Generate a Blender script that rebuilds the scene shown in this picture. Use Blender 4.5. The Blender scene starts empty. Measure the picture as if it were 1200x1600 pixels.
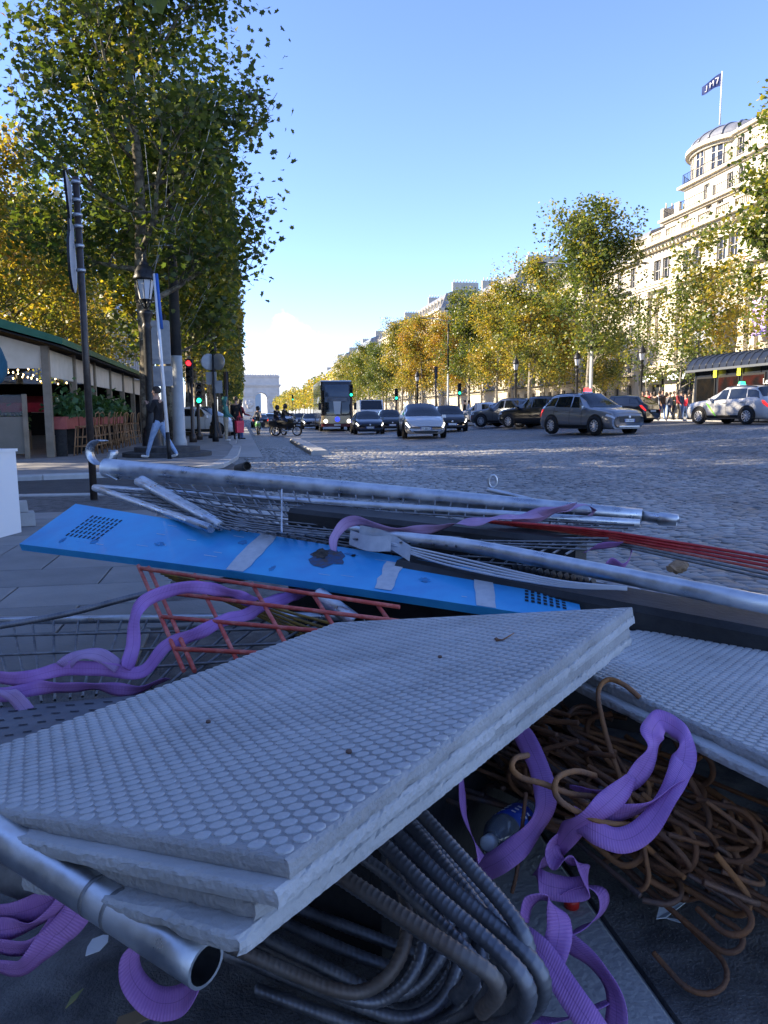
import bpy, bmesh, math, random
import numpy as np
from mathutils import Vector, Matrix, Euler, noise as mnoise

# ------------------------------------------------------------------ camera
SC = bpy.context.scene
CAM_H, FPX = 1.05, 1200.0
YAW, PITCH, ROLL = math.radians(10.4), math.radians(7.24), math.radians(0.4)
_f0 = Vector((math.sin(YAW), math.cos(YAW), 0))
_r0 = Vector((math.cos(YAW), -math.sin(YAW), 0))
_f = (_f0 * math.cos(PITCH) - Vector((0, 0, 1)) * math.sin(PITCH)).normalized()
_u0 = _r0.cross(_f).normalized()
_r = (_r0 * math.cos(ROLL) - _u0 * math.sin(ROLL)).normalized()
_u = (_u0 * math.cos(ROLL) + _r0 * math.sin(ROLL)).normalized()
CAMLOC = Vector((0, 0, CAM_H))
cam = bpy.data.cameras.new('camera')
cam.sensor_fit = 'AUTO'; cam.sensor_width = 36.0; cam.lens = 36.0 * FPX / 1600.0
cam.clip_start = 0.05; cam.clip_end = 20000
camo = bpy.data.objects.new('camera', cam)
camo.matrix_world = Matrix(((_r.x, _u.x, -_f.x, 0), (_r.y, _u.y, -_f.y, 0), (_r.z, _u.z, -_f.z, CAM_H), (0, 0, 0, 1)))
SC.collection.objects.link(camo); SC.camera = camo

# ------------------------------------------------------------------ sky, sun, exposure
SUN_AZ, SUN_EL = math.radians(-80), math.radians(25)      # azimuth from +Y (avenue), negative = left
SUNV = Vector((math.sin(SUN_AZ) * math.cos(SUN_EL), math.cos(SUN_AZ) * math.cos(SUN_EL), math.sin(SUN_EL)))
W = bpy.data.worlds.new('World'); SC.world = W; W.use_nodes = True
nt = W.node_tree; nt.nodes.clear()
def wn(t, **k):
    n = nt.nodes.new(t)
    for a, b in k.items(): setattr(n, a, b)
    return n
sky = wn('ShaderNodeTexSky', sky_type='NISHITA', sun_disc=False, sun_elevation=SUN_EL, sun_rotation=SUN_AZ,
         altitude=1500, air_density=1.0, dust_density=0.1, ozone_density=2.0)
wout = wn('ShaderNodeOutputWorld'); wbg = wn('ShaderNodeBackground')
wbg.inputs['Strength'].default_value = 0.15
# one bank of cumulus low over the end of the avenue (direction space: azimuth a, elevation e)
geo = wn('ShaderNodeTexCoord'); sep = wn('ShaderNodeSeparateXYZ')
nt.links.new(geo.outputs['Generated'], sep.inputs[0])
def wm(op, a, b=None, c=None, clamp=False):
    n = wn('ShaderNodeMath', operation=op); n.use_clamp = clamp
    for i, s in enumerate((a, b, c)):
        if s is None: continue
        if isinstance(s, (int, float)): n.inputs[i].default_value = s
        else: nt.links.new(s, n.inputs[i])
    return n.outputs[0]
az = wm('ARCTAN2', sep.outputs[0], sep.outputs[1]); el = wm('ARCSINE', sep.outputs[2])
comb = wn('ShaderNodeCombineXYZ'); nt.links.new(az, comb.inputs[0]); nt.links.new(el, comb.inputs[1])
nz = wn('ShaderNodeTexNoise'); nz.inputs['Scale'].default_value = 26; nz.inputs['Detail'].default_value = 7; nz.inputs['Roughness'].default_value = .56
nt.links.new(comb.outputs[0], nz.inputs['Vector'])
nz2 = wn('ShaderNodeTexNoise'); nz2.inputs['Scale'].default_value = 60; nz2.inputs['Detail'].default_value = 5
nt.links.new(comb.outputs[0], nz2.inputs['Vector'])
# envelope: top of the bank as a bump over azimuth
da = wm('DIVIDE', wm('SUBTRACT', az, 0.066), 0.095)
top = wm('MULTIPLY', wm('POWER', 2.718, wm('MULTIPLY', wm('MULTIPLY', da, da), -1.0)), 0.122)
hgt = wm('SUBTRACT', wm('ADD', top, wm('MULTIPLY', wm('SUBTRACT', nz.outputs['Fac'], .5), .11)), el)
mask = wm('MULTIPLY', wm('DIVIDE', hgt, 0.012, clamp=True), wm('MULTIPLY', wm('ADD', el, 0.02), 20, clamp=True), clamp=True)
mask = wm('MULTIPLY', mask, .93)
ccol = wn('ShaderNodeMix', data_type='RGBA')
ccol.inputs[6].default_value = (1.75, 1.85, 2.2, 1); ccol.inputs[7].default_value = (2.6, 2.55, 2.5, 1)
nt.links.new(wm('MULTIPLY', wm('SUBTRACT', nz2.outputs['Fac'], .36), 3.2, clamp=True), ccol.inputs[0])
wmix = wn('ShaderNodeMix', data_type='RGBA')
# white balance of the whole sky (cool, as the photograph's)
tint = wn('ShaderNodeMix', data_type='RGBA', blend_type='MULTIPLY'); tint.inputs[0].default_value = 1.0; tint.inputs[7].default_value = (.545, .555, .72, 1)
nt.links.new(sky.outputs[0], tint.inputs[6])
nt.links.new(mask, wmix.inputs[0]); nt.links.new(tint.outputs[2], wmix.inputs[6]); nt.links.new(ccol.outputs[2], wmix.inputs[7])
nt.links.new(wmix.outputs[2], wbg.inputs['Color']); nt.links.new(wbg.outputs[0], wout.inputs[0])

sl = bpy.data.lights.new('sun', 'SUN'); sl.energy = 4.0; sl.angle = math.radians(.53); sl.color = (1.0, .85, .64)
so = bpy.data.objects.new('sun', sl); so.rotation_euler = (-SUNV).to_track_quat('-Z', 'Y').to_euler()
so.location = SUNV * 200; SC.collection.objects.link(so)
vs = SC.view_settings
vs.view_transform = 'Standard'; vs.look = 'None'; vs.exposure = 2.0; vs.gamma = 1.0; vs.use_curve_mapping = False
SC.render.engine = 'CYCLES'
SC.cycles.max_bounces = 6; SC.cycles.diffuse_bounces = 3; SC.cycles.glossy_bounces = 3
SC.cycles.transmission_bounces = 4; SC.cycles.transparent_max_bounces = 6; SC.cycles.caustics_reflective = False; SC.cycles.caustics_refractive = False
SC.cycles.use_denoising = True

# ------------------------------------------------------------------ helpers
rnd = random.Random(7)
PI = math.pi
COL = SC.collection
def V(*a): return Vector(a)
def P(u, v, d):
    """world point seen at photo pixel (u,v) at depth d metres"""
    return CAMLOC + (_f + _r * ((u - 600) / FPX) + _u * ((800 - v) / FPX)) * d
def G(u, v, z=0.0):
    """point on the level z under photo pixel (u,v)"""
    q = _f + _r * ((u - 600) / FPX) + _u * ((800 - v) / FPX)
    return CAMLOC + q * ((z - CAM_H) / q.z)
def smooth(a, b, x):
    t = min(1, max(0, (x - a) / (b - a))); return t * t * (3 - 2 * t)
def zr(x, y):
    """height of the carriageway: crowned to the right, slight dip far out"""
    return -.10 + .08 * (1 - smooth(3, 7, y)) * (1 - smooth(1.5, 4, x)) + .62 * smooth(6, 24, x) - .16 * smooth(36, 56, y) * (1 - smooth(9, 16, x)) * (1 - smooth(90, 150, y))

MATS = {}
def mat(name, c, c2=None, rough=.6, metal=0., scale=6., bump=0., bscale=None, spec=.5, detail=5., coat=0., emit=None, estr=0., trans=0., ior=1.45, contrast=(.35, .65), coord='Object', rough2=None):
    if name in MATS: return MATS[name]
    m = bpy.data.materials.new(name); m.use_nodes = True
    t = m.node_tree; b = t.nodes['Principled BSDF']
    b.inputs['Roughness'].default_value = rough; b.inputs['Metallic'].default_value = metal
    b.inputs['Specular IOR Level'].default_value = spec; b.inputs['IOR'].default_value = ior
    b.inputs['Coat Weight'].default_value = coat; b.inputs['Coat Roughness'].default_value = .05
    b.inputs['Transmission Weight'].default_value = trans
    b.inputs['Base Color'].default_value = (*c, 1)
    if emit: b.inputs['Emission Color'].default_value = (*emit, 1); b.inputs['Emission Strength'].default_value = estr
    tc = t.nodes.new('ShaderNodeTexCoord')
    if c2 is not None:
        n = t.nodes.new('ShaderNodeTexNoise'); n.inputs['Scale'].default_value = scale; n.inputs['Detail'].default_value = detail; n.inputs['Roughness'].default_value = .6
        t.links.new(tc.outputs[coord], n.inputs['Vector'])
        r = t.nodes.new('ShaderNodeMapRange'); r.inputs[1].default_value = contrast[0]; r.inputs[2].default_value = contrast[1]
        t.links.new(n.outputs['Fac'], r.inputs[0])
        mx = t.nodes.new('ShaderNodeMix'); mx.data_type = 'RGBA'
        mx.inputs[6].default_value = (*c, 1); mx.inputs[7].default_value = (*c2, 1)
        t.links.new(r.outputs[0], mx.inputs[0]); t.links.new(mx.outputs[2], b.inputs['Base Color'])
        if rough2 is not None:
            r2 = t.nodes.new('ShaderNodeMapRange'); r2.inputs[3].default_value = rough; r2.inputs[4].default_value = rough2
            t.links.new(r.outputs[0], r2.inputs[0]); t.links.new(r2.outputs[0], b.inputs['Roughness'])
    if bump:
        n2 = t.nodes.new('ShaderNodeTexNoise'); n2.inputs['Scale'].default_value = bscale or scale * 4; n2.inputs['Detail'].default_value = 6
        t.links.new(tc.outputs[coord], n2.inputs['Vector'])
        bp = t.nodes.new('ShaderNodeBump'); bp.inputs['Strength'].default_value = bump; bp.inputs['Distance'].default_value = .01
        t.links.new(n2.outputs['Fac'], bp.inputs['Height']); t.links.new(bp.outputs[0], b.inputs['Normal'])
    MATS[name] = m
    return m

def link(o, parent=None):
    COL.objects.link(o)
    if parent is not None: o.parent = parent
    return o
def tag(o, label=None, cat=None, group=None, kind=None):
    if label: o['label'] = label
    if cat: o['category'] = cat
    if group: o['group'] = group
    if kind: o['kind'] = kind
    return o
def empty(name, loc=(0, 0, 0), rz=0., label=None, cat=None, group=None):
    o = bpy.data.objects.new(name, None); o.empty_display_size = .1
    o.location = loc; o.rotation_euler = (0, 0, rz); COL.objects.link(o)
    return tag(o, label, cat, group)
def mesh_np(name, v, f, mats, mi=None, smooth_=False):
    """mesh from numpy arrays; f is (n,k) with one k"""
    me = bpy.data.meshes.new(name)
    v = np.asarray(v, np.float32); f = np.asarray(f, np.int32)
    me.vertices.add(len(v)); me.vertices.foreach_set('co', v.ravel())
    k = f.shape[1]
    me.loops.add(f.size); me.loops.foreach_set('vertex_index', f.ravel())
    me.polygons.add(len(f)); me.polygons.foreach_set('loop_start', np.arange(0, f.size, k, dtype=np.int32))
    for m in (mats if isinstance(mats, (list, tuple)) else [mats]): me.materials.append(m)
    if mi is not None: me.polygons.foreach_set('material_index', np.asarray(mi, np.int32))
    if smooth_: me.polygons.foreach_set('use_smooth', np.ones(len(f), bool))
    me.update(calc_edges=True); me.validate()
    return me

class MB:
    """collects shapes, then links them as ONE mesh object"""
    def __init__(s): s.v = []; s.f = []; s.mi = []; s.sm = []; s.uv = {}
    def add(s, vs_, fs, m=0, sm=False):
        o = len(s.v); s.v += [tuple(x) for x in vs_]
        for f in fs: s.f.append(tuple(i + o for i in f)); s.mi.append(m); s.sm.append(sm)
        return s
    def box(s, c, size, rz=0., m=0, mtx=None, taper=1.):
        x, y, z = size[0] / 2, size[1] / 2, size[2] / 2
        pts = [V(sx * x * (taper if sz > 0 else 1), sy * y * (taper if sz > 0 else 1), sz * z) for sz in (-1, 1) for sx, sy in ((-1, -1), (1, -1), (1, 1), (-1, 1))]
        R = mtx if mtx is not None else Matrix.Rotation(rz, 3, 'Z')
        pts = [R @ p + Vector(c) for p in pts]
        return s.add(pts, [(3, 2, 1, 0), (4, 5, 6, 7), (0, 1, 5, 4), (1, 2, 6, 5), (2, 3, 7, 6), (3, 0, 4, 7)], m)
    def span(s, x0, x1, y0, y1, z0, z1, m=0):
        return s.box(((x0 + x1) / 2, (y0 + y1) / 2, (z0 + z1) / 2), (abs(x1 - x0), abs(y1 - y0), abs(z1 - z0)), m=m)
    def prism(s, poly, z0, z1, m=0, sides=True):
        n = len(poly); pts = [(p[0], p[1], z0) for p in poly] + [(p[0], p[1], z1) for p in poly]
        fs = [tuple(range(n, 2 * n)), tuple(range(n - 1, -1, -1))]
        if sides: fs += [(i, (i + 1) % n, n + (i + 1) % n, n + i) for i in range(n)]
        return s.add(pts, fs, m)
    def extr(s, poly, axis, a, b, m=0):
        """2-D polygon extruded along axis 0/1/2 from a to b; polygon gives the other two coordinates in order"""
        n = len(poly)
        def mk(p, t):
            q = [p[0], p[1]]; q.insert(axis, t); return tuple(q)
        pts = [mk(p, a) for p in poly] + [mk(p, b) for p in poly]
        return s.add(pts, [tuple(range(n, 2 * n)), tuple(range(n - 1, -1, -1))] + [(i, (i + 1) % n, n + (i + 1) % n, n + i) for i in range(n)], m)
    def tube(s, path, r, n=8, m=0, cap=True, sm=True, closed=False):
        path = [Vector(p) for p in path]; k = len(path)
        rr = r if isinstance(r, (list, tuple)) else [r] * k
        T = []
        for i in range(k):
            a = path[(i - 1) % k] if (closed or i > 0) else path[i]; b = path[(i + 1) % k] if (closed or i < k - 1) else path[i]
            T.append((b - a).normalized())
        nrm = T[0].orthogonal().normalized(); pts = []
        for i in range(k):
            if i: 
                nrm = nrm - T[i] * nrm.dot(T[i])
                nrm = nrm.normalized() if nrm.length > 1e-6 else T[i].orthogonal().normalized()
            bi = T[i].cross(nrm)
            for j in range(n):
                a = 2 * PI * j / n; pts.append(path[i] + (nrm * math.cos(a) + bi * math.sin(a)) * rr[i])
        fs = [(i * n + j, i * n + (j + 1) % n, (i + 1) * n + (j + 1) % n, (i + 1) * n + j) for i in range(k - 1) for j in range(n)]
        if closed: fs += [((k - 1) * n + j, (k - 1) * n + (j + 1) % n, (j + 1) % n, j) for j in range(n)]
        s.add(pts, fs, m, sm)
        if cap and not closed:
            o = len(s.v) - len(pts)
            s.f += [tuple(o + j for j in range(n - 1, -1, -1)), tuple(o + (k - 1) * n + j for j in range(n))]; s.mi += [m, m]; s.sm += [False, False]
        return s
    def lathe(s, prof, c=(0, 0, 0), n=16, m=0, axis='Z', sm=True, cap=True):
        R = {'Z': Matrix.Identity(3), 'X': Matrix(((0, 0, 1), (0, 1, 0), (-1, 0, 0))), 'Y': Matrix(((1, 0, 0), (0, 0, 1), (0, -1, 0)))}[axis]
        pts = []; k = len(prof)
        for r, z in prof:
            for j in range(n):
                a = 2 * PI * j / n; pts.append(R @ V(r * math.cos(a), r * math.sin(a), z) + Vector(c))
        fs = [(i * n + j, i * n + (j + 1) % n, (i + 1) * n + (j + 1) % n, (i + 1) * n + j) for i in range(k - 1) for j in range(n)]
        if cap: fs += [tuple(range(n - 1, -1, -1)), tuple((k - 1) * n + j for j in range(n))]
        return s.add(pts, fs, m, sm)
    def grid(s, pts, nu, nv, m=0, sm=True, flip=False):
        fs = []
        for i in range(nu - 1):
            for j in range(nv - 1):
                q = (i * nv + j, (i + 1) * nv + j, (i + 1) * nv + j + 1, i * nv + j + 1)
                fs.append(q[::-1] if flip else q)
        return s.add(pts, fs, m, sm)
    def mesh(s, name, mats):
        me = bpy.data.meshes.new(name); me.from_pydata(s.v, [], s.f)
        for mm in (mats if isinstance(mats, (list, tuple)) else [mats]): me.materials.append(mm)
        me.polygons.foreach_set('material_index', s.mi); me.polygons.foreach_set('use_smooth', s.sm)
        me.update(); return me
    def build(s, name, mats, parent=None, loc=None):
        o = bpy.data.objects.new(name, s.mesh(name, mats))
        if loc is not None: o.location = loc
        return link(o, parent)
def inst(name, me, parent=None, loc=(0, 0, 0), rz=0., scale=None):
    o = bpy.data.objects.new(name, me); o.location = loc; o.rotation_euler = (0, 0, rz)
    if scale: o.scale = scale
    return link(o, parent)
def copy_tree(o, parent=None):
    c = o.copy(); COL.objects.link(c); c.parent = parent
    for ch in list(o.children): copy_tree(ch, c)
    return c
def crom(pts, n):
    """Catmull-Rom through the control points (any dimension), n samples per span"""
    p = [np.array(q, float) for q in pts]; p = [2 * p[0] - p[1]] + p + [2 * p[-1] - p[-2]]
    out = []
    for i in range(1, len(p) - 2):
        for j in range(n):
            t = j / n
            out.append(.5 * ((2 * p[i]) + (-p[i - 1] + p[i + 1]) * t + (2 * p[i - 1] - 5 * p[i] + 4 * p[i + 1] - p[i + 2]) * t * t + (-p[i - 1] + 3 * p[i] - 3 * p[i + 1] + p[i + 2]) * t ** 3))
    out.append(p[-2]); return out
ORD = ['first', 'second', 'third', 'fourth', 'fifth', 'sixth', 'seventh', 'eighth', 'ninth', 'tenth', 'eleventh', 'twelfth', 'thirteenth', 'fourteenth', 'fifteenth', 'sixteenth', 'seventeenth', 'eighteenth', 'nineteenth', 'twentieth']
# ================================================================== SETTING
def island_mat(name, c1, c2, rough, bump=.3, bscale=60., spec=.5, noise_scale=9., rough2=None):
    """colour differs from piece to piece, with blotches across pieces"""
    m = mat(name, c1, rough=rough, spec=spec, bump=bump, bscale=bscale)
    t = m.node_tree; b = t.nodes['Principled BSDF']
    g = t.nodes.new('ShaderNodeNewGeometry'); tc = t.nodes.new('ShaderNodeTexCoord')
    oi = t.nodes.new('ShaderNodeObjectInfo')
    n = t.nodes.new('ShaderNodeTexNoise'); n.inputs['Scale'].default_value = noise_scale; n.inputs['Detail'].default_value = 5
    t.links.new(tc.outputs['Object'], n.inputs['Vector'])
    a = t.nodes.new('ShaderNodeMath'); a.operation = 'ADD'; t.links.new(g.outputs['Random Per Island'], a.inputs[0]); t.links.new(oi.outputs['Random'], a.inputs[1])
    fr = t.nodes.new('ShaderNodeMath'); fr.operation = 'FRACT'; t.links.new(a.outputs[0], fr.inputs[0])
    mm = t.nodes.new('ShaderNodeMath'); mm.operation = 'MULTIPLY_ADD'; mm.inputs[1].default_value = .55
    t.links.new(fr.outputs[0], mm.inputs[0])
    m3 = t.nodes.new('ShaderNodeMath'); m3.operation = 'MULTIPLY_ADD'; m3.inputs[1].default_value = 1.0; m3.inputs[2].default_value = -.28
    lo = t.nodes.new('ShaderNodeTexNoise'); lo.inputs['Scale'].default_value = .45; lo.inputs['Detail'].default_value = 4
    g2 = t.nodes.new('ShaderNodeNewGeometry'); st_ = t.nodes.new('ShaderNodeVectorMath'); st_.operation = 'MULTIPLY'; st_.inputs[1].default_value = (1., .45, 1.)
    t.links.new(g2.outputs['Position'], st_.inputs[0]); t.links.new(st_.outputs[0], lo.inputs['Vector'])
    lm_ = t.nodes.new('ShaderNodeMath'); lm_.operation = 'MULTIPLY_ADD'; lm_.inputs[1].default_value = 1.3; lm_.inputs[2].default_value = -.93; t.links.new(lo.outputs['Fac'], lm_.inputs[0])
    t.links.new(n.outputs['Fac'], m3.inputs[0]); t.links.new(lm_.outputs[0], m3.inputs[2]); t.links.new(m3.outputs[0], mm.inputs[2])
    mx = t.nodes.new('ShaderNodeMix'); mx.data_type = 'RGBA'; mx.clamp_factor = True
    mx.inputs[6].default_value = (*c1, 1); mx.inputs[7].default_value = (*c2, 1)
    t.links.new(mm.outputs[0], mx.inputs[0]); t.links.new(mx.outputs[2], b.inputs['Base Color'])
    if rough2 is not None:
        r2 = t.nodes.new('ShaderNodeMapRange'); r2.inputs[3].default_value = rough; r2.inputs[4].default_value = rough2
        t.links.new(fr.outputs[0], r2.inputs[0]); t.links.new(r2.outputs[0], b.inputs['Roughness'])
    return m
m_sett = island_mat('granite_sett', (.10, .102, .105), (.37, .365, .35), .40, bump=.5, bscale=45, rough2=.62)
m_slabpave = island_mat('granite_paving', (.16, .16, .155), (.30, .29, .275), .7, bump=.35, bscale=50, noise_scale=3.5)
m_kerb = island_mat('granite_kerb', (.30, .30, .292), (.50, .495, .475), .7, bump=.4, bscale=70, noise_scale=8)
m_asph = mat('asphalt', (.035, .036, .04), (.075, .075, .075), rough=.75, scale=5, bump=.5, bscale=140, contrast=(.3, .7))
m_dirty = mat('dirty_asphalt', (.055, .055, .057), (.16, .155, .148), rough=.7, scale=9, bump=.7, bscale=160, contrast=(.38, .66))
m_joint = mat('joint_sand', (.02, .02, .021), (.045, .042, .038), rough=.95, scale=20)

# far carriageway: setts too small to pick apart
m_road = mat('paved_road', (.1, .1, .1), rough=.55, spec=.5)
t = m_road.node_tree; b = t.nodes['Principled BSDF']
tc = t.nodes.new('ShaderNodeTexCoord'); br = t.nodes.new('ShaderNodeTexBrick')
br.inputs['Scale'].default_value = 1.0; br.inputs['Brick Width'].default_value = .19; br.inputs['Row Height'].default_value = .13; br.inputs['Mortar Size'].default_value = .012
br.inputs['Color1'].default_value = (.08, .08, .085, 1); br.inputs['Color2'].default_value = (.19, .187, .18, 1); br.inputs['Mortar'].default_value = (.03, .03, .03, 1)
wv = t.nodes.new('ShaderNodeTexNoise'); wv.inputs['Scale'].default_value = .5; wv.inputs['Detail'].default_value = 3
t.links.new(tc.outputs['Object'], wv.inputs['Vector'])
va = t.nodes.new('ShaderNodeVectorMath'); va.operation = 'MULTIPLY_ADD'; va.inputs[1].default_value = (.6, .6, 0)
t.links.new(wv.outputs['Color'], va.inputs[0]); t.links.new(tc.outputs['Object'], va.inputs[2]); t.links.new(va.outputs[0], br.inputs['Vector'])
big = t.nodes.new('ShaderNodeTexNoise'); big.inputs['Scale'].default_value = .35; big.inputs['Detail'].default_value = 6
t.links.new(tc.outputs['Object'], big.inputs['Vector'])
mx = t.nodes.new('ShaderNodeMix'); mx.data_type = 'RGBA'; mx.blend_type = 'MULTIPLY'; mx.inputs[0].default_value = .6
t.links.new(br.outputs['Color'], mx.inputs[6]); t.links.new(big.outputs['Fac'], mx.inputs[7]); 
sc2 = t.nodes.new('ShaderNodeMix'); sc2.data_type = 'RGBA'; sc2.blend_type = 'ADD'; sc2.inputs[0].default_value = .5
t.links.new(mx.outputs[2], sc2.inputs[6]); t.links.new(br.outputs['Color'], sc2.inputs[7]); t.links.new(sc2.outputs[2], b.inputs['Base Color'])
bp = t.nodes.new('ShaderNodeBump'); bp.inputs['Strength'].default_value = .8; bp.inputs['Distance'].default_value = .02; bp.invert = True
t.links.new(br.outputs['Fac'], bp.inputs['Height']); t.links.new(bp.outputs[0], b.inputs['Normal'])

# ground to the horizon
tag(MB().add([(-6000, -3000, -.9), (6000, -3000, -.9), (6000, 9000, -.9), (-6000, 9000, -.9)], [(0, 1, 2, 3)]).build('ground', mat('city_ground', (.16, .16, .15), (.22, .21, .2), rough=.9, scale=.02)), kind='structure')
# carriageway sheet
xs = [-70, -30, -10, -4, 0, 1, 2, 3, 4, 5, 6] + [7 + i for i in range(0, 21)] + [32, 60, 90]
ys = [-25, -8, -3, 0, 1, 2, 3, 4, 5, 6, 7, 8, 10, 12, 15, 20, 25, 30, 34, 38, 42, 46, 50, 54, 58, 65, 75, 90, 105, 120, 135, 150, 200, 300, 500, 700, 1200]
pts = [(x, y, zr(x, y)) for x in xs for y in ys]
road = tag(MB().grid(pts, len(xs), len(ys), sm=True).build('road', m_road), 'grey granite sett carriageway running up to the arch', kind='structure')

# granite setts laid in shallow arcs, real pieces wherever they can be told apart
def sett_field():
    rs = np.random.RandomState(3)
    W0, A0 = 1.9, .16
    out = []
    y = 2.2
    rowh = .125
    nrow = int((27.5 - 1.4) / rowh)
    for r in range(nrow):
        y0 = 1.4 + r * rowh
        x = -.2 + rs.rand() * .15
        while x < 22.0:
            wd = .125 + rs.rand() * .07
            xc = x + wd / 2
            ph = ((xc / W0) % 1.0) * 2 - 1
            yc = y0 + A0 * (1 - ph * ph)
            slope = A0 * (-2 * ph) * 2 / W0
            # keep what the photo can see
            dpt = yc * math.cos(YAW) + xc * math.sin(YAW); lat = xc * math.cos(YAW) - yc * math.sin(YAW)
            ok = abs(lat) < .56 * dpt + .4 and (xc > 1.35 or (xc > .12 and yc > 9.3 + (1.2 - xc)) )
            if ok: out.append((xc, yc, wd - .014, rowh * (1. + .0 * abs(slope)) - .014, math.atan(slope), rs.rand(), rs.randn() * .05, rs.randn() * .05))
            x += wd
    return np.array(out)
S = sett_field()
dist = np.hypot(S[:, 0], S[:, 1])
def sett_geo(S_, base=True):
    n = len(S_); rs = np.random.RandomState(5)
    c, s_ = np.cos(S_[:, 4]), np.sin(S_[:, 4])
    co = np.zeros((n, 12, 3))
    k = 0
    for ring, (sc, z) in enumerate(((1.0, -.02), (.98, .004), (.82, .012))):
        for sx, sy in ((-1, -1), (1, -1), (1, 1), (-1, 1)):
            jx = rs.randn(n) * .004; jy = rs.randn(n) * .004
            lx = sx * S_[:, 2] / 2 * sc + jx; ly = sy * S_[:, 3] / 2 * sc + jy
            co[:, k, 0] = c * lx - s_ * ly; co[:, k, 1] = s_ * lx + c * ly
            co[:, k, 2] = z + (S_[:, 5] - .5) * .008 + (lx * S_[:, 6] + ly * S_[:, 7]) * (1 if ring else 0)
            k += 1
    f = []
    for r in (0, 4):
        for i in range(4): f.append((r + i, r + (i + 1) % 4, r + 4 + (i + 1) % 4, r + 4 + i))
    f.append((8, 9, 10, 11))
    return co, np.array(f)
zs = np.array([zr(a, b_) for a, b_ in S[:, :2]])
order = np.argsort(dist); near = order[(S[order, 1] > 2.6)][:0]
# the 300 that show largest: nearest ones not hidden by the heap
vis = [i for i in order if (S[i, 0] > 2.2 and S[i, 1] > 3.3)]
near = np.array(vis[:300]); far = np.array([i for i in range(len(S)) if i not in set(near.tolist())])
co, ff = sett_geo(S)
allv = co[far] + np.stack([S[far, 0], S[far, 1], zs[far]], 1)[:, None, :]
fi = (ff[None] + (np.arange(len(far)) * 12)[:, None, None]).reshape(-1, 4)
o = link(bpy.data.objects.new('sett_field', mesh_np('sett_field', allv.reshape(-1, 3), fi, m_sett, smooth_=False)), road); o['kind'] = 'stuff'
variants = []
for k in range(12):
    i = near[k * 20]; q = S[i:i + 1].copy(); q[0, 4] = 0; q[0, 2] = .13 + .004 * k
    cc, _ = sett_geo(q); variants.append((mesh_np('sett', cc[0], ff, m_sett), q[0, 2]))
for n_, i in enumerate(near):
    me, w_ = min(variants, key=lambda a: abs(a[1] - S[i, 2]) + .004 * rnd.random())
    inst('sett', me, road, (S[i, 0], S[i, 1], zs[i]), S[i, 4])

# pavements -----------------------------------------------------------
def offset_in(poly, d):
    out = []
    n = len(poly)
    for i in range(n):
        a, b_, c = V(*poly[i - 1]), V(*poly[i]), V(*poly[(i + 1) % n])
        n1 = V(-(b_ - a).y, (b_ - a).x).normalized(); n2 = V(-(c - b_).y, (c - b_).x).normalized()
        nn = (n1 + n2); nn = nn.normalized() if nn.length > 1e-4 else n1
        out.append(b_ + nn * d / max(.5, nn.dot(n1)))
    return [(p.x, p.y) for p in out]
def kerb_line(parent, line, z, w=.28, h=.16, piece=.95, m=m_kerb):
    """separate granite kerb stones along a polyline; the stone lies to the left of the line"""
    P2 = [V(*p) for p in line]; seg = []
    d = [0]
    for a, b_ in zip(P2, P2[1:]): d.append(d[-1] + (b_ - a).length)
    def at(s):
        s = min(max(s, 0), d[-1])
        for i in range(len(P2) - 1):
            if s <= d[i + 1] + 1e-9: return P2[i].lerp(P2[i + 1], (s - d[i]) / max(1e-9, d[i + 1] - d[i]))
        return P2[-1]
    n = max(1, int(d[-1] / piece)); L = d[-1] / n
    for i in range(n):
        a, b_ = at(i * L + .006), at((i + 1) * L - .006); t_ = (b_ - a).normalized(); nn = V(-t_.y, t_.x)
        zt = z + rnd.uniform(-.003, .004); ch = .018; q = []
        c0 = [a, b_, b_ + nn * w, a + nn * w]
        lo = [(p.x, p.y, zt - h) for p in c0]; mid = [(p.x, p.y, zt - ch) for p in c0]
        top = [(p + nn * (ch if k < 2 else 0)) for k, p in enumerate(c0)]; top = [(p.x, p.y, zt) for p in top]
        mb = MB().add(lo + mid + top, [(0, 1, 5, 4), (1, 2, 6, 5), (2, 3, 7, 6), (3, 0, 4, 7), (4, 5, 9, 8), (5, 6, 10, 9), (6, 7, 11, 10), (7, 4, 8, 11), (8, 9, 10, 11)])
        mb.build('kerb_stone', m, parent)
def xy(p): return (p.x, p.y)
# near pavement corner, where the heap lies
kn = [(.72, -3), (.72, 5.6), (.66, 7.0), (.42, 8.3), (-.15, 9.3)] + [xy(G(285, 768)), xy(G(150, 770)), xy(G(30, 772)), xy(G(-300, 776))]
near_poly = [(.44, -3), (.44, 5.6), (.38, 6.9), (.18, 8.1), (-.35, 9.0)] + [(p[0], p[1] - .26) for p in kn[5:]] + [(-30, kn[-1][1] - .26), (-30, -3)]
near_walk = tag(MB().prism(near_poly, -.3, -.012).build('pavement', m_dirty), 'dark dirty pavement corner under the heap of scrap', kind='structure')
kerb_line(near_walk, kn, 0.0)
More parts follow.
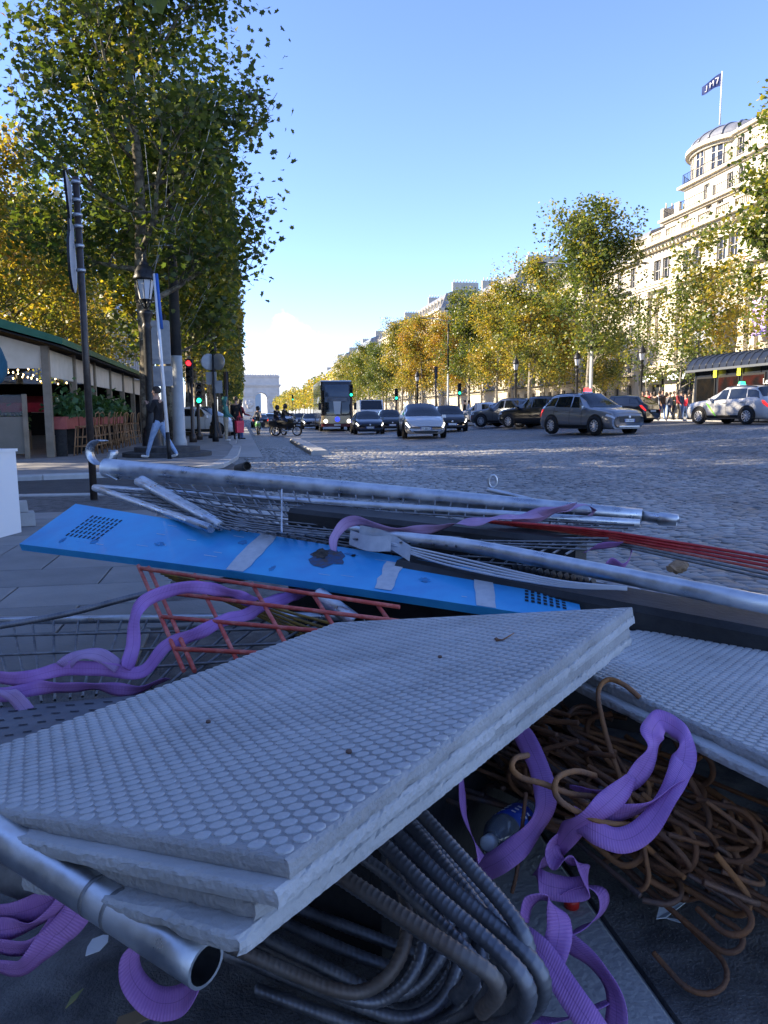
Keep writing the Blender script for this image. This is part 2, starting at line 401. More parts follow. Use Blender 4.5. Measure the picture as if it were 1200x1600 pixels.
# granite paving slabs of the near corner
rs = random.Random(11); me_sl = {}
for r in range(13):
    y0 = 2.75 + r * .56; off = (r % 2) * .45
    for c_ in range(-12, 2):
        x0 = c_ * .92 + off
        xm = x0 + .46
        lim = .40 if y0 < 5 else (.40 - (y0 + .56 - 5) * .22)
        if x0 + .91 > lim or y0 + .56 > 9.35 or (y0 < 3.2 and x0 > -1.2): continue
        k = rs.randrange(4)
        if k not in me_sl:
            mb = MB(); a_, b_ = .455, .275
            ring = [[(-a_, -b_), (a_, -b_), (a_, b_), (-a_, b_)]]
            lo = [(x * 1, y * 1, -.02) for x, y in ring[0]]; t1 = [(x, y, .002) for x, y in ring[0]]; t2 = [(x * .985, y * .975, .006) for x, y in ring[0]]
            mb.add(lo + t1 + t2, [(0, 1, 5, 4), (1, 2, 6, 5), (2, 3, 7, 6), (3, 0, 4, 7), (4, 5, 9, 8), (5, 6, 10, 9), (6, 7, 11, 10), (7, 4, 8, 11), (8, 9, 10, 11)])
            me_sl[k] = mb.mesh('paving_slab', m_slabpave)
        inst('paving_slab', me_sl[k], near_walk, (xm, y0 + .28, rs.uniform(-.002, .003)), rs.choice((0, PI)))
# side street
tag(MB().prism([xy(G(-400, 779)), (.3, 9.2), (.1, 16), (-.4, 20), (-40, 20), (-40, 8)], -.3, -.088).build('side_street', m_asph), 'dark asphalt mouth of the side street', kind='structure')
# far pavement with the terrace and the plane trees
kf = [xy(G(-400, 757)), xy(G(30, 744)), xy(G(200, 738)), xy(G(300, 733)), xy(G(352, 724)), xy(G(372, 712)), xy(G(377, 697)), (-.22, 30), (-.22, 60), (-.22, 140)]
far_poly = [(p[0] - (.0 if i < 5 else .27), p[1] + (.27 if i < 5 else .0)) for i, p in enumerate(kf)] + [(-.5, 900), (-60, 900), (-60, kf[0][1] + .27)]
far_walk = tag(MB().prism(far_poly, -.3, -.004).build('pavement', mat('pavement_flags', (.2, .195, .19), (.3, .29, .275), rough=.75, scale=1.5, bump=.2, bscale=40)), 'grey pavement of the terrace and plane trees', kind='structure')
kerb_line(far_walk, kf, 0.004, piece=1.1)
# light gutter band beside the far pavement
tag(MB().prism([(-.2, 21.5), (.55, 21.0), (.35, 140), (-.2, 140)], -.2, -.078).build('gutter', m_kerb), 'pale stone gutter strip along the far pavement', kind='structure')
# right pavement
rw = tag(MB().prism([(27, -10), (75, -10), (75, 900), (27, 900)], .2, .60).build('pavement', mat('pavement_right', (.24, .235, .225), (.34, .33, .31), rough=.8, scale=1.2)), 'sunlit broad pavement on the right side', kind='structure')
kerb_line(rw, [(26.7, 130), (26.7, 18)], .61, w=.3, piece=2.2)
# raised granite separator on the carriageway
a, b_ = G(462, 690, -.08), G(500, 712, -.1)
sp = empty('kerb_separator', (a + b_) / 2, 0, 'low granite separator lying on the setts beyond the pipe', 'kerb')
d_ = (b_ - a); L = d_.length; ang = math.atan2(d_.y, d_.x)
for i in range(5):
    mb = MB(); l = L / 5 - .015; w, h = .5, .14
    mb.add([(-l / 2, -w / 2, -.05), (l / 2, -w / 2, -.05), (l / 2, w / 2, -.05), (-l / 2, w / 2, -.05), (-l / 2, -w / 2, h - .05), (l / 2, -w / 2, h - .05), (l / 2, w / 2, h - .05), (-l / 2, w / 2, h - .05),
            (-l / 2, -w / 2 + .05, h), (l / 2, -w / 2 + .05, h), (l / 2, w / 2 - .05, h), (-l / 2, w / 2 - .05, h)],
           [(0, 1, 5, 4), (1, 2, 6, 5), (2, 3, 7, 6), (3, 0, 4, 7), (4, 5, 9, 8), (5, 6, 10, 9), (6, 7, 11, 10), (7, 4, 8, 11), (8, 9, 10, 11)])
    o = mb.build('kerb_stone', m_kerb, sp, loc=((i - 2) * (L / 5) * math.cos(ang), (i - 2) * (L / 5) * math.sin(ang), 0)); o.rotation_euler.z = ang

# asphalt strip between the near kerb and the setts
tag(MB().prism([(.7205, -2), (2.0, -2), (1.9, 1.5), (1.75, 3.0), (1.2, 3.6), (.722, 3.6)], -.2, -.003).build('asphalt_strip', m_dirty), 'dark stained asphalt strip beside the near kerb', kind='structure')
# ================================================================== TREES
def leaf_mat(name, dark, green, yellow, brown, transl=.55):
    m = bpy.data.materials.new(name); m.use_nodes = True; t = m.node_tree; t.nodes.clear()
    g = t.nodes.new('ShaderNodeNewGeometry'); oi = t.nodes.new('ShaderNodeObjectInfo'); tc = t.nodes.new('ShaderNodeTexCoord')
    sx = t.nodes.new('ShaderNodeSeparateColor'); t.links.new(oi.outputs['Color'], sx.inputs[0])
    n = t.nodes.new('ShaderNodeTexNoise'); n.inputs['Scale'].default_value = .45; n.inputs['Detail'].default_value = 3
    ad = t.nodes.new('ShaderNodeVectorMath'); ad.operation = 'ADD'; t.links.new(tc.outputs['Object'], ad.inputs[0]); t.links.new(oi.outputs['Location'], ad.inputs[1])
    t.links.new(ad.outputs[0], n.inputs['Vector'])
    def mth(op, a, b_=None, c_=None):
        q = t.nodes.new('ShaderNodeMath'); q.operation = op
        for i, s in enumerate((a, b_, c_)):
            if s is None: continue
            if isinstance(s, (int, float)): q.inputs[i].default_value = s
            else: t.links.new(s, q.inputs[i])
        return q.outputs[0]
    # factor: tree's own autumn share (object colour red) + clump noise + leaf
    f = mth('ADD', mth('MULTIPLY_ADD', n.outputs['Fac'], 1.5, -.75), mth('ADD', sx.outputs[0], mth('MULTIPLY_ADD', g.outputs['Random Per Island'], .55, -.27)))
    cr = t.nodes.new('ShaderNodeValToRGB'); e = cr.color_ramp.elements
    e[0].position = .0; e[0].color = (*dark, 1); e[1].position = 1.0; e[1].color = (*brown, 1)
    for p_, c_ in ((.35, green), (.68, yellow)):
        q = e.new(p_); q.color = (*c_, 1)
    t.links.new(f, cr.inputs[0])
    d = t.nodes.new('ShaderNodeBsdfDiffuse'); tr = t.nodes.new('ShaderNodeBsdfTranslucent'); gl = t.nodes.new('ShaderNodeBsdfGlossy'); gl.inputs['Roughness'].default_value = .45
    gm = t.nodes.new('ShaderNodeMix'); gm.data_type = 'RGBA'; gm.blend_type = 'MULTIPLY'; gm.inputs[0].default_value = 1; gm.inputs[7].default_value = (1.5, 1.4, .6, 1); gm.clamp_result = False
    t.links.new(cr.outputs[0], d.inputs[0]); t.links.new(cr.outputs[0], gm.inputs[6]); t.links.new(gm.outputs[2], tr.inputs[0])
    m1 = t.nodes.new('ShaderNodeMixShader'); m1.inputs[0].default_value = transl; t.links.new(d.outputs[0], m1.inputs[1]); t.links.new(tr.outputs[0], m1.inputs[2])
    m2 = t.nodes.new('ShaderNodeMixShader'); m2.inputs[0].default_value = .06; t.links.new(m1.outputs[0], m2.inputs[1]); t.links.new(gl.outputs[0], m2.inputs[2])
    o_ = t.nodes.new('ShaderNodeOutputMaterial'); t.links.new(m2.outputs[0], o_.inputs[0])
    return m
m_leaf = leaf_mat('plane_leaf', (.06, .10, .022), (.13, .17, .035), (.40, .33, .05), (.34, .18, .035))
m_bark = mat('plane_bark', (.09, .075, .055), (.24, .21, .15), rough=.9, scale=5, bump=.5, bscale=14, contrast=(.45, .56))
m_bark2 = mat('grey_bark', (.13, .12, .10), (.27, .25, .21), rough=.9, scale=4, bump=.4, bscale=12, contrast=(.42, .58))

LEAF = np.array([(0, -.5, 0), (.22, -.30, .04), (.5, -.22, .10), (.33, .05, .05), (.42, .28, .10), (.12, .26, .02), (0, .55, -.06), (-.12, .26, .02), (-.42, .28, .10), (-.33, .05, .05), (-.5, -.22, .10), (-.22, -.30, .04)])
LEAF4 = np.array([(0, -.5, 0), (.45, .0, .10), (0, .55, -.04), (-.45, .0, .10)])
def leaves_mesh(name, cent, size, seed, shape=LEAF4, droop=.4):
    rs = np.random.RandomState(seed); n = len(cent)
    # random orientation with faces mostly up/outwards
    nr = rs.randn(n, 3); nr[:, 2] = np.abs(nr[:, 2]) + droop; nr /= np.linalg.norm(nr, axis=1)[:, None]
    a = rs.randn(n, 3); a[:, 2] -= .6; a -= nr * (a * nr).sum(1)[:, None]; a /= np.linalg.norm(a, axis=1)[:, None]
    b = np.cross(nr, a); sz = size * (.65 + .7 * rs.rand(n))
    k = len(shape)
    v = (cent[:, None, :] + (b[:, None, :] * shape[None, :, 0:1] + a[:, None, :] * shape[None, :, 1:2] + nr[:, None, :] * shape[None, :, 2:3]) * sz[:, None, None])
    f = np.arange(n * k).reshape(n, k)
    return mesh_np(name, v.reshape(-1, 3), f, m_leaf)
def limb(mb, p, d, L, r, depth, tips, rs, box, n=6):
    """a curved limb that forks; collects twig points"""
    path = [p.copy()]; rad = [r]; steps = 5 if depth else 4
    cur = p.copy(); dd = d.normalized()
    for i in range(steps):
        dd = (dd + V(rs.uniform(-.22, .22), rs.uniform(-.22, .22), rs.uniform(-.06, .20))).normalized()
        cur = cur + dd * (L / steps)
        if abs(cur.x) > box[0] * 1.02: cur.x *= .93; dd.x *= .3
        if abs(cur.y) > box[1] * 1.02: cur.y *= .93; dd.y *= .3
        if cur.z > box[3]: cur.z = box[3] - .2; dd.z *= .2
        path.append(cur.copy()); rad.append(max(.008, r * (1 - .75 * (i + 1) / steps)))
        if depth > 0 and i >= 1:
            for k in range(2 if depth == 1 else 1 + (rs.random() < .6)):
                q = V(rs.uniform(-1, 1), rs.uniform(-1, 1), rs.uniform(-.35, .8)).normalized()
                limb(mb, cur, dd * .45 + q * .8, L * rs.uniform(.42, .62), rad[-1] * .6, depth - 1, tips, rs, box, 5 if depth > 1 else 4)
        if depth == 0: tips.append((cur.copy(), dd.copy()))
    mb.tube(path, rad, n)
def make_tree(seed, H=17., bx=3.8, by=4.2, zb=4.5, nleaf=12000, lsize=.3, trunk_r=.24, shape=LEAF4, nlimb=13, depth=2, spread=.55, top=1.0, lean=0., fill=.25):
    rs = random.Random(seed); mb = MB(); tips = []
    box = (bx, by, zb, H)
    path, rad = [], []; cx = cy = 0.
    for i in range(11):
        t_ = i / 10; z = t_ * H * .93
        path.append(V(cx + lean * t_ * H, cy, z)); rad.append(max(.03, trunk_r * (1.25 if i == 0 else 1.) * (1 - .86 * t_)))
        cx += rs.uniform(-.14, .14); cy += rs.uniform(-.14, .14)
    mb.tube(path, rad, 10)
    for k in range(nlimb):
        t_ = (zb * .8 + (H * .86 - zb * .8) * (k + rs.random() * .6) / nlimb) / (H * .93)
        i = min(9, int(t_ * 10)); p = path[i].lerp(path[i + 1], t_ * 10 - i)
        a = k * 2.4 + rs.uniform(-.5, .5); up = rs.uniform(.25, .95)
        L = max(bx, by) * rs.uniform(.75, 1.05) * (1.05 - .45 * max(0, t_ - .5) / .5)
        limb(mb, p, V(math.cos(a), math.sin(a), up), L, rad[i] * .5, depth, tips, rs, box)
    r2 = np.random.RandomState(seed + 50)
    T = np.array([tuple(p) for p, d in tips])
    T = T[T[:, 2] > zb * .72]
    idx = r2.randint(0, len(T), nleaf)
    c = T[idx] + r2.randn(nleaf, 3) * np.array([spread, spread, spread * .8])
    # thin fill inside the clipped volume, gathered in clumps
    nf = int(nleaf * fill); cl = np.stack([r2.uniform(-bx, bx, 90), r2.uniform(-by, by, 90), r2.uniform(zb, H, 90)], 1)
    c2 = cl[r2.randint(0, 90, nf)] + r2.randn(nf, 3) * .62
    c = np.concatenate([c, c2])
    lim_ = bx * (1.0 + .03 * r2.randn(len(c))); over = np.abs(c[:, 0]) > lim_; c = c[~over]
    # round the top off
    zt = (c[:, 2] - zb) / (H - zb); rr = np.hypot(c[:, 0] / bx, c[:, 1] / by)
    keep = (rr < 1.45 - .75 * np.clip(zt - .45, 0, 1) * top) & (c[:, 2] > zb * .75) & (c[:, 2] < H + .5)
    c = c[keep]
    return mb, c
TREE_LIB = {}
def tree_kind(key, **kw):
    if key not in TREE_LIB:
        bark = kw.pop('bark', m_bark); ls = kw.get('lsize', .3); shp = kw.get('shape', LEAF4); sd = kw['seed']
        mb, c = make_tree(**kw)
        TREE_LIB[key] = (mb.mesh('trunk', bark), leaves_mesh('crown', c, ls, sd, shp))
    return TREE_LIB[key]
def tree(key, loc, rz, autumn, label, group, sc=1.0, **kw):
    tm, lm = tree_kind(key, **kw)
    o = empty('plane_tree', loc, rz, label, 'tree', group); o.scale = (sc, sc, sc)
    inst('trunk', tm, o); c = inst('crown', lm, o); c.color = (autumn, 0, 0, 1)
    return o
rs = random.Random(4)
# --- left kerb row (clipped), seen against the sky
NEAR = dict(seed=21, H=18., bx=3.4, by=3.7, zb=5.6, nleaf=22000, lsize=.185, trunk_r=.26, shape=LEAF, nlimb=17, depth=2, spread=.40, top=.35, fill=.12)
tree('near', (-2.75, 25.2, 0), .4, .08, 'tall dark green plane tree behind the street lantern', 'plane trees on the left', **NEAR)
LB = dict(H=14.5, bx=2.9, by=4.0, zb=4.4, nleaf=15000, lsize=.26, trunk_r=.22, nlimb=14, spread=.5, top=.4)
ys_ = [34.5, 43, 51.5, 60, 68.5, 77, 85.5, 94, 104, 114, 124, 135]
for i, y in enumerate(ys_):
    tree('left%d' % (i % 3), (-2.75 + rs.uniform(-.15, .15), y, 0), rs.choice((0, PI)) + rs.uniform(-.1, .1), .24 + rs.uniform(-.06, .16), '%s plane tree along the left kerb behind the tall dark one' % ORD[i], 'plane trees on the left', sc=rs.uniform(.93, 1.0), **dict(LB, seed=31 + i % 3))
# --- second left row, sunlit behind the terrace
L2 = dict(H=17.5, bx=5.0, by=5.0, zb=4.6, nleaf=13000, lsize=.25, trunk_r=.28, nlimb=16, spread=.55, top=.6, fill=.1)
for i, (x, y) in enumerate(((-14.5, 21), (-13, 31), (-13, 40.5), (-13, 50), (-13, 60), (-13, 72))):
    tree('lit%d' % (i % 2), (x, y, 0), rs.uniform(0, 6.28), (.6, .58, .6, .5, .5, .5)[i], '%s yellowing plane tree in the row behind the terrace roof' % ORD[i], 'yellowing trees behind the terrace', sc=(1.12, .9, .85, .85, .9, .9)[i], **dict(L2, seed=41 + i % 2))
# --- right rows
R0 = dict(H=18.5, bx=4.0, by=4.2, zb=5.0, nleaf=13000, lsize=.26, trunk_r=.24, nlimb=14, spread=.42, top=.75, bark=m_bark2)
def rgt(u, x, dz=.6):
    """point on the line of the right row where the photo shows a trunk at pixel column u"""
    a = math.atan((u - 600) / FPX) + YAW
    return (x, x / math.tan(a), dz)
right = [  # column, row x, autumn, scale, kind, words
    (1256, 31, .40, .98, 0, 'olive green plane tree crown reaching in from the right edge'),
    (914, 30.5, .30, 1.0, 1, 'tallest plane tree on the right, above the dark taxi'),
    (826, 30.5, .50, .90, 0, 'yellow green plane tree with pale leaning trunk left of the tallest'),
    (775, 31, .62, .80, 2, 'yellow plane tree behind the dark parked cars on the right'),
    (735, 30.5, .26, .90, 1, 'dark green plane tree behind the white pillar'),
    (700, 30.5, .84, .84, 0, 'rust orange plane tree beside the traffic light'),
    (660, 31, .76, .92, 2, 'orange plane tree above the silver electric car'),
    (628, 31, .58, 1.0, 1, 'bright yellow plane tree above the dark saloon'),
    (600, 31, .22, .85, 0, 'dull green plane tree right of the bus'),
    (578, 31, .34, .95, 2, 'bushy green plane tree just behind the bus roof'),
    (560, 31, .42, .93, 1, 'smaller plane tree touching the bus side'),
    (545, 31, .5, .95, 0, 'far golden plane tree over the bus roof')]
for i, (u, x, au, s, k, lab) in enumerate(right):
    tree('right%d' % k, rgt(u, x), rs.uniform(0, 6.28), au - .07, lab, 'plane trees on the right', sc=s, **dict(R0, seed=61 + k))
R2 = dict(H=17, bx=3.8, by=4.2, zb=5.0, nleaf=9000, lsize=.32, trunk_r=.2, nlimb=12, spread=.6, top=.7, bark=m_bark2)
for i, (u, s, au) in enumerate(((940, .55, .42), (872, .8, .5), (846, .85, .36), (795, 1., .55), (752, 1., .45), (716, 1., .6), (684, 1., .4), (650, 1., .6))):
    tree('back%d' % (i % 2), rgt(u, 38.5), rs.uniform(0, 6.28), au, '%s plane tree of the back row on the right, counting from the stone building' % ORD[i], 'back row of trees on the right', sc=s, **dict(R2, seed=71 + i % 2))
# young sparse trees before the stone building
YG = dict(H=13.5, bx=2.3, by=2.3, zb=3.4, nleaf=2000, lsize=.25, trunk_r=.11, nlimb=12, depth=1, spread=.42, top=.9, fill=.12, bark=m_bark2)
for i, (u, x, s, au, lab) in enumerate(((1058, 30.5, .74, .22, 'young sparse tree standing over the crowd'), (1082, 31.2, 1.02, .34, 'thin young plane tree before the tall shop windows'), (1008, 32, .8, .24, 'young green tree left of the crowd'), (1140, 36, .8, .55, 'young browning tree behind the navy kiosk'), (1106, 34, .9, .6, 'young tree with few brown leaves before the pale cornice'))):
    tree('young%d' % (i % 2), rgt(u, x), rs.uniform(0, 6), au, lab, 'young trees before the stone building', sc=s, **dict(YG, seed=81 + i % 2))
# the far end of the avenue, where crowns run together
def mass(name, x, y0, y1, n, H, seed, autumn, label, zb=4.):
    r2 = np.random.RandomState(seed); cs = []; mb = MB()
    step = (y1 - y0) / 14.
    for k in range(14):
        yy = y0 + (k + .5) * step
        m_ = n // 14
        q = r2.randn(m_, 3); q /= np.linalg.norm(q, axis=1)[:, None]; q *= (r2.rand(m_, 1) ** .4)
        hh = H * (.88 + .2 * r2.rand())
        cs.append(q * np.array([4.0, step * .5, (hh - zb) / 2]) + np.array([x, yy, (hh + zb) / 2]))
        mb.tube([V(x, yy, 0), V(x, yy, hh * .7)], [.28, .12], 5)
    o = link(bpy.data.objects.new(name, leaves_mesh(name, np.concatenate(cs), .85, seed))); o.color = (autumn, 0, 0, 1)
    tag(o, label, 'trees', kind='stuff')
    mb.build('trunks', m_bark2, o)['kind'] = 'stuff'
mass('tree_row', -2.9, 142, 560, 12000, 16, 5, .3, 'distant left row of clipped plane trees towards the arch')
mass('tree_row', 31, 235, 700, 14000, 17, 6, .55, 'distant right row of golden plane trees towards the arch')
mass('tree_row', 39, 190, 700, 9000, 17, 8, .35, 'distant back row of green trees on the right')
# one twig hanging into the top of the frame, close to the camera
tw = empty('twig', P(236, -60, 1.6), 0, 'small green twig with leaves hanging in at the top edge', 'twig')
mb = MB().tube([P(250, -260, 1.6) - tw.location, P(240, -60, 1.6) - tw.location, P(236, -8, 1.6) - tw.location], [.004, .003, .002], 5); mb.build('stem', m_bark, tw)
for k, (u, v, s, r_) in enumerate(((212, -4, .055, .5), (250, 6, .05, -.3), (232, -16, .06, 0.1), (262, -12, .05, 1.), (198, -18, .05, -1.))):
    mb = MB(); R = Euler((1.2 + .3 * k, r_, r_ * 2)).to_matrix()
    c0 = P(u, v, 1.6 + .01 * k) - tw.location
    mb.add([c0 + R @ V(*p) * s for p in LEAF], [tuple(range(12))]); mb.build('leaf', m_leaf, tw).color = (.2, 0, 0, 1)
# ================================================================== BUILDINGS
m_stone = mat('cream_stone', (.47, .425, .335), (.56, .515, .425), rough=.85, scale=.8, bump=.15, bscale=9)
m_stone2 = mat('grey_stone', (.42, .38, .31), (.52, .47, .39), rough=.85, scale=.7, bump=.15, bscale=9)
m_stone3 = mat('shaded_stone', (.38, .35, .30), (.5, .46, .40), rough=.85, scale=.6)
m_zinc = mat('zinc_roof', (.17, .18, .20), (.27, .28, .30), rough=.45, metal=.4, scale=1.5)
m_glass = mat('window_glass', (.025, .03, .04), rough=.06, spec=.8)
m_frame = mat('window_frame', (.42, .40, .36), rough=.6)
m_iron = mat('black_iron', (.012, .012, .013), (.03, .03, .03), rough=.45, metal=.3, scale=10)
m_white = mat('white_paint', (.75, .75, .74), rough=.45)

def window_mesh(w, h, d=.25, nx=2, nz=3, key=None):
    """dark pane set deep in a reveal, with frame bars; faces -x, origin at sill centre"""
    mb = MB()
    mb.add([(d, -w / 2, 0), (d, w / 2, 0), (d, w / 2, h), (d, -w / 2, h)], [(0, 3, 2, 1)], 0)
    for i in range(nx + 1):
        y = -w / 2 + w * i / nx; y = min(max(y, -w / 2 + .04), w / 2 - .04); mb.span(d - .07, d - .01, y - .04, y + .04, 0, h, 1)
    for k in range(nz + 1):
        z = h * k / nz; z = min(max(z, .04), h - .04); mb.span(d - .065, d - .012, -w / 2, w / 2, z - .035, z + .035, 1)
    return mb.mesh('window', [m_glass, m_frame])
def facade(parent, x, y0, y1, z0, z1, cols, rows, wm_, mstone, d=.3, thick=.6):
    """a wall facing -x with real openings: cols = list of (yc,w), rows = list of (zs,h); returns after placing windows"""
    mb = MB(); ycut = sorted(cols)
    # horizontal bands between rows
    z = z0
    for zs, h in rows:
        mb.span(x, x + thick, y0, y1, z, zs); z = zs + h
    mb.span(x, x + thick, y0, y1, z, z1)
    for zs, h in rows:
        y = y0
        for yc, w in ycut:
            mb.span(x + .004, x + thick, y, yc - w / 2, zs, zs + h); y = yc + w / 2
        mb.span(x + .004, x + thick, y, y1, zs, zs + h)
    o = mb.build('wall', mstone, parent)
    for ri, (zs, h) in enumerate(rows):
        for yc, w in ycut:
            inst('window', wm_[ri] if isinstance(wm_, list) else wm_, parent, (x, yc, zs))
    return o
Z0 = .60
# --- great stepped cream stone building on the right ---------------------------------
BX = 48.
bd = empty('stone_building', (BX, 66, Z0), 0, 'cream stone building stepped upwards to a domed rotunda, right side', 'building')
def B(mb, name, m, par=None):
    o = mb.build(name, m, bd if par is None else par); o.location -= bd.location if par is None else V(0, 0, 0); return o
by0, by1 = 30., 89.
piers = [by0 + 2.1 + i * 6.1 for i in range(10)]                         # pier centres
mids = [p + 3.05 for p in piers if p + 3.05 < by1 - 1.5]
bd2 = bd
class _Off:  # children are given in world coordinates
    pass
def fac(x, y0, y1, z0, z1, cols, rows, wm_, m):
    before = set(bd.children)
    facade(bd, x, y0, y1, z0, z1, cols, rows, wm_, m)
    for o in bd.children:
        if o not in before: o.location -= bd.location
w_shop = window_mesh(3.6, 4.3, .5, 2, 2); w_tall = window_mesh(3.0, 7.4, .6, 3, 6); w_att = window_mesh(1.5, 2.3, .3, 2, 2); w_sm = window_mesh(1.05, 1.9, .25, 2, 2); w_fr = window_mesh(1.25, 2.5, .25, 2, 3)
fac(BX, by0, by1, Z0, Z0 + 5.6, [(y, 3.6) for y in mids], [(Z0 + .3, 4.3)], w_shop, m_stone)
fac(BX + .35, by0, by1, Z0 + 5.604, Z0 + 14.6, [(y, 3.0) for y in mids], [(Z0 + 6.4, 7.4)], w_tall, m_stone)
fac(BX + .1, by0, by1, Z0 + 14.604, Z0 + 19.0, [(y + s, 1.5) for y in mids for s in (-.95, .95)], [(Z0 + 15.7, 2.3)], w_att, m_stone)
# giant pilasters, each its own part
mb = MB(); mb.span(-.35, .9, -.75, .75, 5.75, 6.3); mb.span(-.22, .8, -.6, .6, 6.3, 13.7); mb.span(-.32, .8, -.72, .72, 13.7, 14.1); mb.span(-.42, .8, -.82, .82, 14.1, 14.55)
me_p = mb.mesh('pilaster', m_stone)
for y in piers: inst('pilaster', me_p, bd, (.1, y - bd.location.y, 0))
def cornice(name, x, y0, y1, z, steps, m=m_stone):
    mb = MB(); zz = z
    for prj, h in steps:
        mb.span(x - prj, x + 2.2, y0, y1 + prj, zz, zz + h); zz += h
    return B(mb, name, m)
cornice('string_course', BX, by0, by1, Z0 + 5.55, [(.18, .18), (.34, .2)])
cornice('entablature', BX, by0, by1, Z0 + 14.57, [(.35, .25), (.5, .3), (.62, .2)])
cornice('cornice', BX, by0, by1, Z0 + 19.0, [(.3, .25), (.7, .22), (1.15, .28), (1.0, .12)])
mb = MB()
for i in range(78): y = by0 + .3 + i * .75; mb.span(BX - .62, BX + .2, y, y + .3, Z0 + 19.01, Z0 + 19.24)
B(mb, 'dentil_course', m_stone)['kind'] = 'stuff'
def balustrade(x, y0, y1, z, pitch=3.05):
    """stone piers with runs of balusters"""
    n = max(1, int((y1 - y0) / pitch)); p = (y1 - y0) / n
    mb = MB(); mb.span(x, x + .34, y0, y1, z, z + .18); mb.span(x - .03, x + .37, y0, y1, z + .92, z + 1.08)
    for i in range(n + 1): yy = y0 + i * p; mb.span(x - .04, x + .38, yy - .45, yy + .45, z + .181, z + 1.1)
    k = B(mb, 'balustrade', m_stone)
    mb = MB()
    for i in range(n):
        for j in range(7):
            yy = y0 + i * p + .45 + (p - .9) * (j + .5) / 7
            mb.lathe([(.09, z + .17), (.05, z + .3), (.11, z + .5), (.05, z + .8), (.09, z + .93)], (x + .17 - bd.location.x, yy - bd.location.y, -bd.location.z), 5)
    o = mb.build('baluster_run', m_stone, bd); o['kind'] = 'stuff'
balustrade(BX - .6, by0, by1 - .3, Z0 + 19.88)
# tier one
x1, e1 = BX + 2.2, 88.4
def rowsy(y0, y1, p): n = int((y1 - y0) / p); return [y0 + (i + .5) * (y1 - y0) / n for i in range(n)]
fac(x1, by0, e1 - 1.2, Z0 + 19.6, Z0 + 22.6, [(y + s, 1.05) for y in rowsy(by0, e1 - 1.5, 6.1) for s in (-1.0, 1.0)], [(Z0 + 20.7, 1.9)], w_sm, m_stone)
cornice('cornice', x1, by0, e1 - 1.2, Z0 + 22.6, [(.25, .2), (.6, .3)])
x2, e2 = BX + 4.0, 87.4
fac(x2, by0, e2 - 1.2, Z0 + 22.8, Z0 + 26.2, [(y + s, 1.05) for y in rowsy(by0, e2 - 1.5, 6.1) for s in (-1.0, 1.0)], [(Z0 + 23.9, 1.9)], w_sm, m_stone)
cornice('cornice', x2, by0, e2 - 1.2, Z0 + 26.2, [(.25, .2), (.65, .32)])
x3, e3 = BX + 6.0, 83.
fac(x3, by0, e3, Z0 + 26.4, Z0 + 30.2, [(y, 1.25) for y in rowsy(by0, e3 - 1.5, 4.8)], [(Z0 + 27.5, 2.5)], w_fr, m_stone)
cornice('cornice', x3, by0, e3, Z0 + 30.2, [(.25, .2), (.6, .3)])
# rounded left ends of the tiers
for (xc, yc, r, z0_, z1_) in ((x1 + 3, e1 - 3.1, 3.0, 19.6, 22.6), (x2 + 3, e2 - 3.1, 3.0, 22.8, 26.2)):
    mb = MB().lathe([(r, z0_), (r, z1_), (r + .25, z1_ + .003), (r + .25, z1_ + .2), (r + .6, z1_ + .203), (r + .6, z1_ + .5), (.1, z1_ + .51)], (xc - bd.location.x, yc - bd.location.y, 0), 32, sm=False)
    mb.build('rounded_corner', m_stone, bd)
# blocks behind, so that the tiers are solid
mb = MB(); mb.span(BX + .75, BX + 24, by0 + .1, by1 - .02, Z0 - .2, Z0 + 19.5); mb.span(x1 + .75, BX + 24, by0 + .1, e1 - 1.3, Z0 + 19.5, Z0 + 22.55); mb.span(x2 + .75, BX + 24, by0 + .1, e2 - 1.3, Z0 + 22.55, Z0 + 26.15); mb.span(x3 + .75, BX + 24, by0 + .1, e3 - .1, Z0 + 26.15, Z0 + 30.3)
B(mb, 'core', m_stone)
# rotunda with ribbed zinc dome
rc = V(BX + 10.6, 84.3, 0); RR = 6.0; cx, cy = rc.x - bd.location.x, rc.y - bd.location.y
rot = MB().lathe([(RR, 26.0), (RR, 30.0), (RR + .3, 30.003), (RR + .3, 30.3), (RR + .75, 30.31), (RR + .75, 30.75), (RR - .3, 30.76)], (cx, cy, 0), 48, sm=False).build('rotunda', m_stone, bd)
for k in range(9):
    a = PI + .15 - 1.4 + k * .42
    o = inst('window', w_fr, bd, (cx + (RR - .02) * math.cos(a) + .0, cy + (RR - .02) * math.sin(a), 27.3), a + PI); o.scale = (1, 1.2, 1.2)
    # shift out of the wall so that the pane sits in its surround
    o.location.x += .26 * math.cos(a); o.location.y += .26 * math.sin(a)
prof = [(RR + .45 - .0, 30.77)] + [(RR * math.cos(t_) + .3, 30.8 + 2.3 * math.sin(t_)) for t_ in np.linspace(.05, 1.35, 10)] + [(.3, 33.2)]
dm = MB().lathe(prof, (cx, cy, 0), 48).build('dome', m_zinc, bd)
for k in range(24):
    a = 2 * PI * k / 24
    pth = [V(cx + (r_ + .05) * math.cos(a), cy + (r_ + .05) * math.sin(a), z_ + .03) for r_, z_ in prof[1:]]
    MB().tube(pth, .1, 5).build('dome_rib', m_zinc, dm)
def railing(pts, h, name='railing', pitch=.32):
    mb = MB(); L = 0
    for a, b_ in zip(pts, pts[1:]):
        n = max(1, int((b_ - a).length / pitch))
        for i in range(n): q = a.lerp(b_, i / n); mb.box((q.x, q.y, q.z + h / 2), (.035, .035, h))
    mb.tube([p + V(0, 0, h) for p in pts], .035, 5, sm=False); mb.tube([p + V(0, 0, .12) for p in pts], .025, 5, sm=False)
    o = B(mb, name, m_iron)
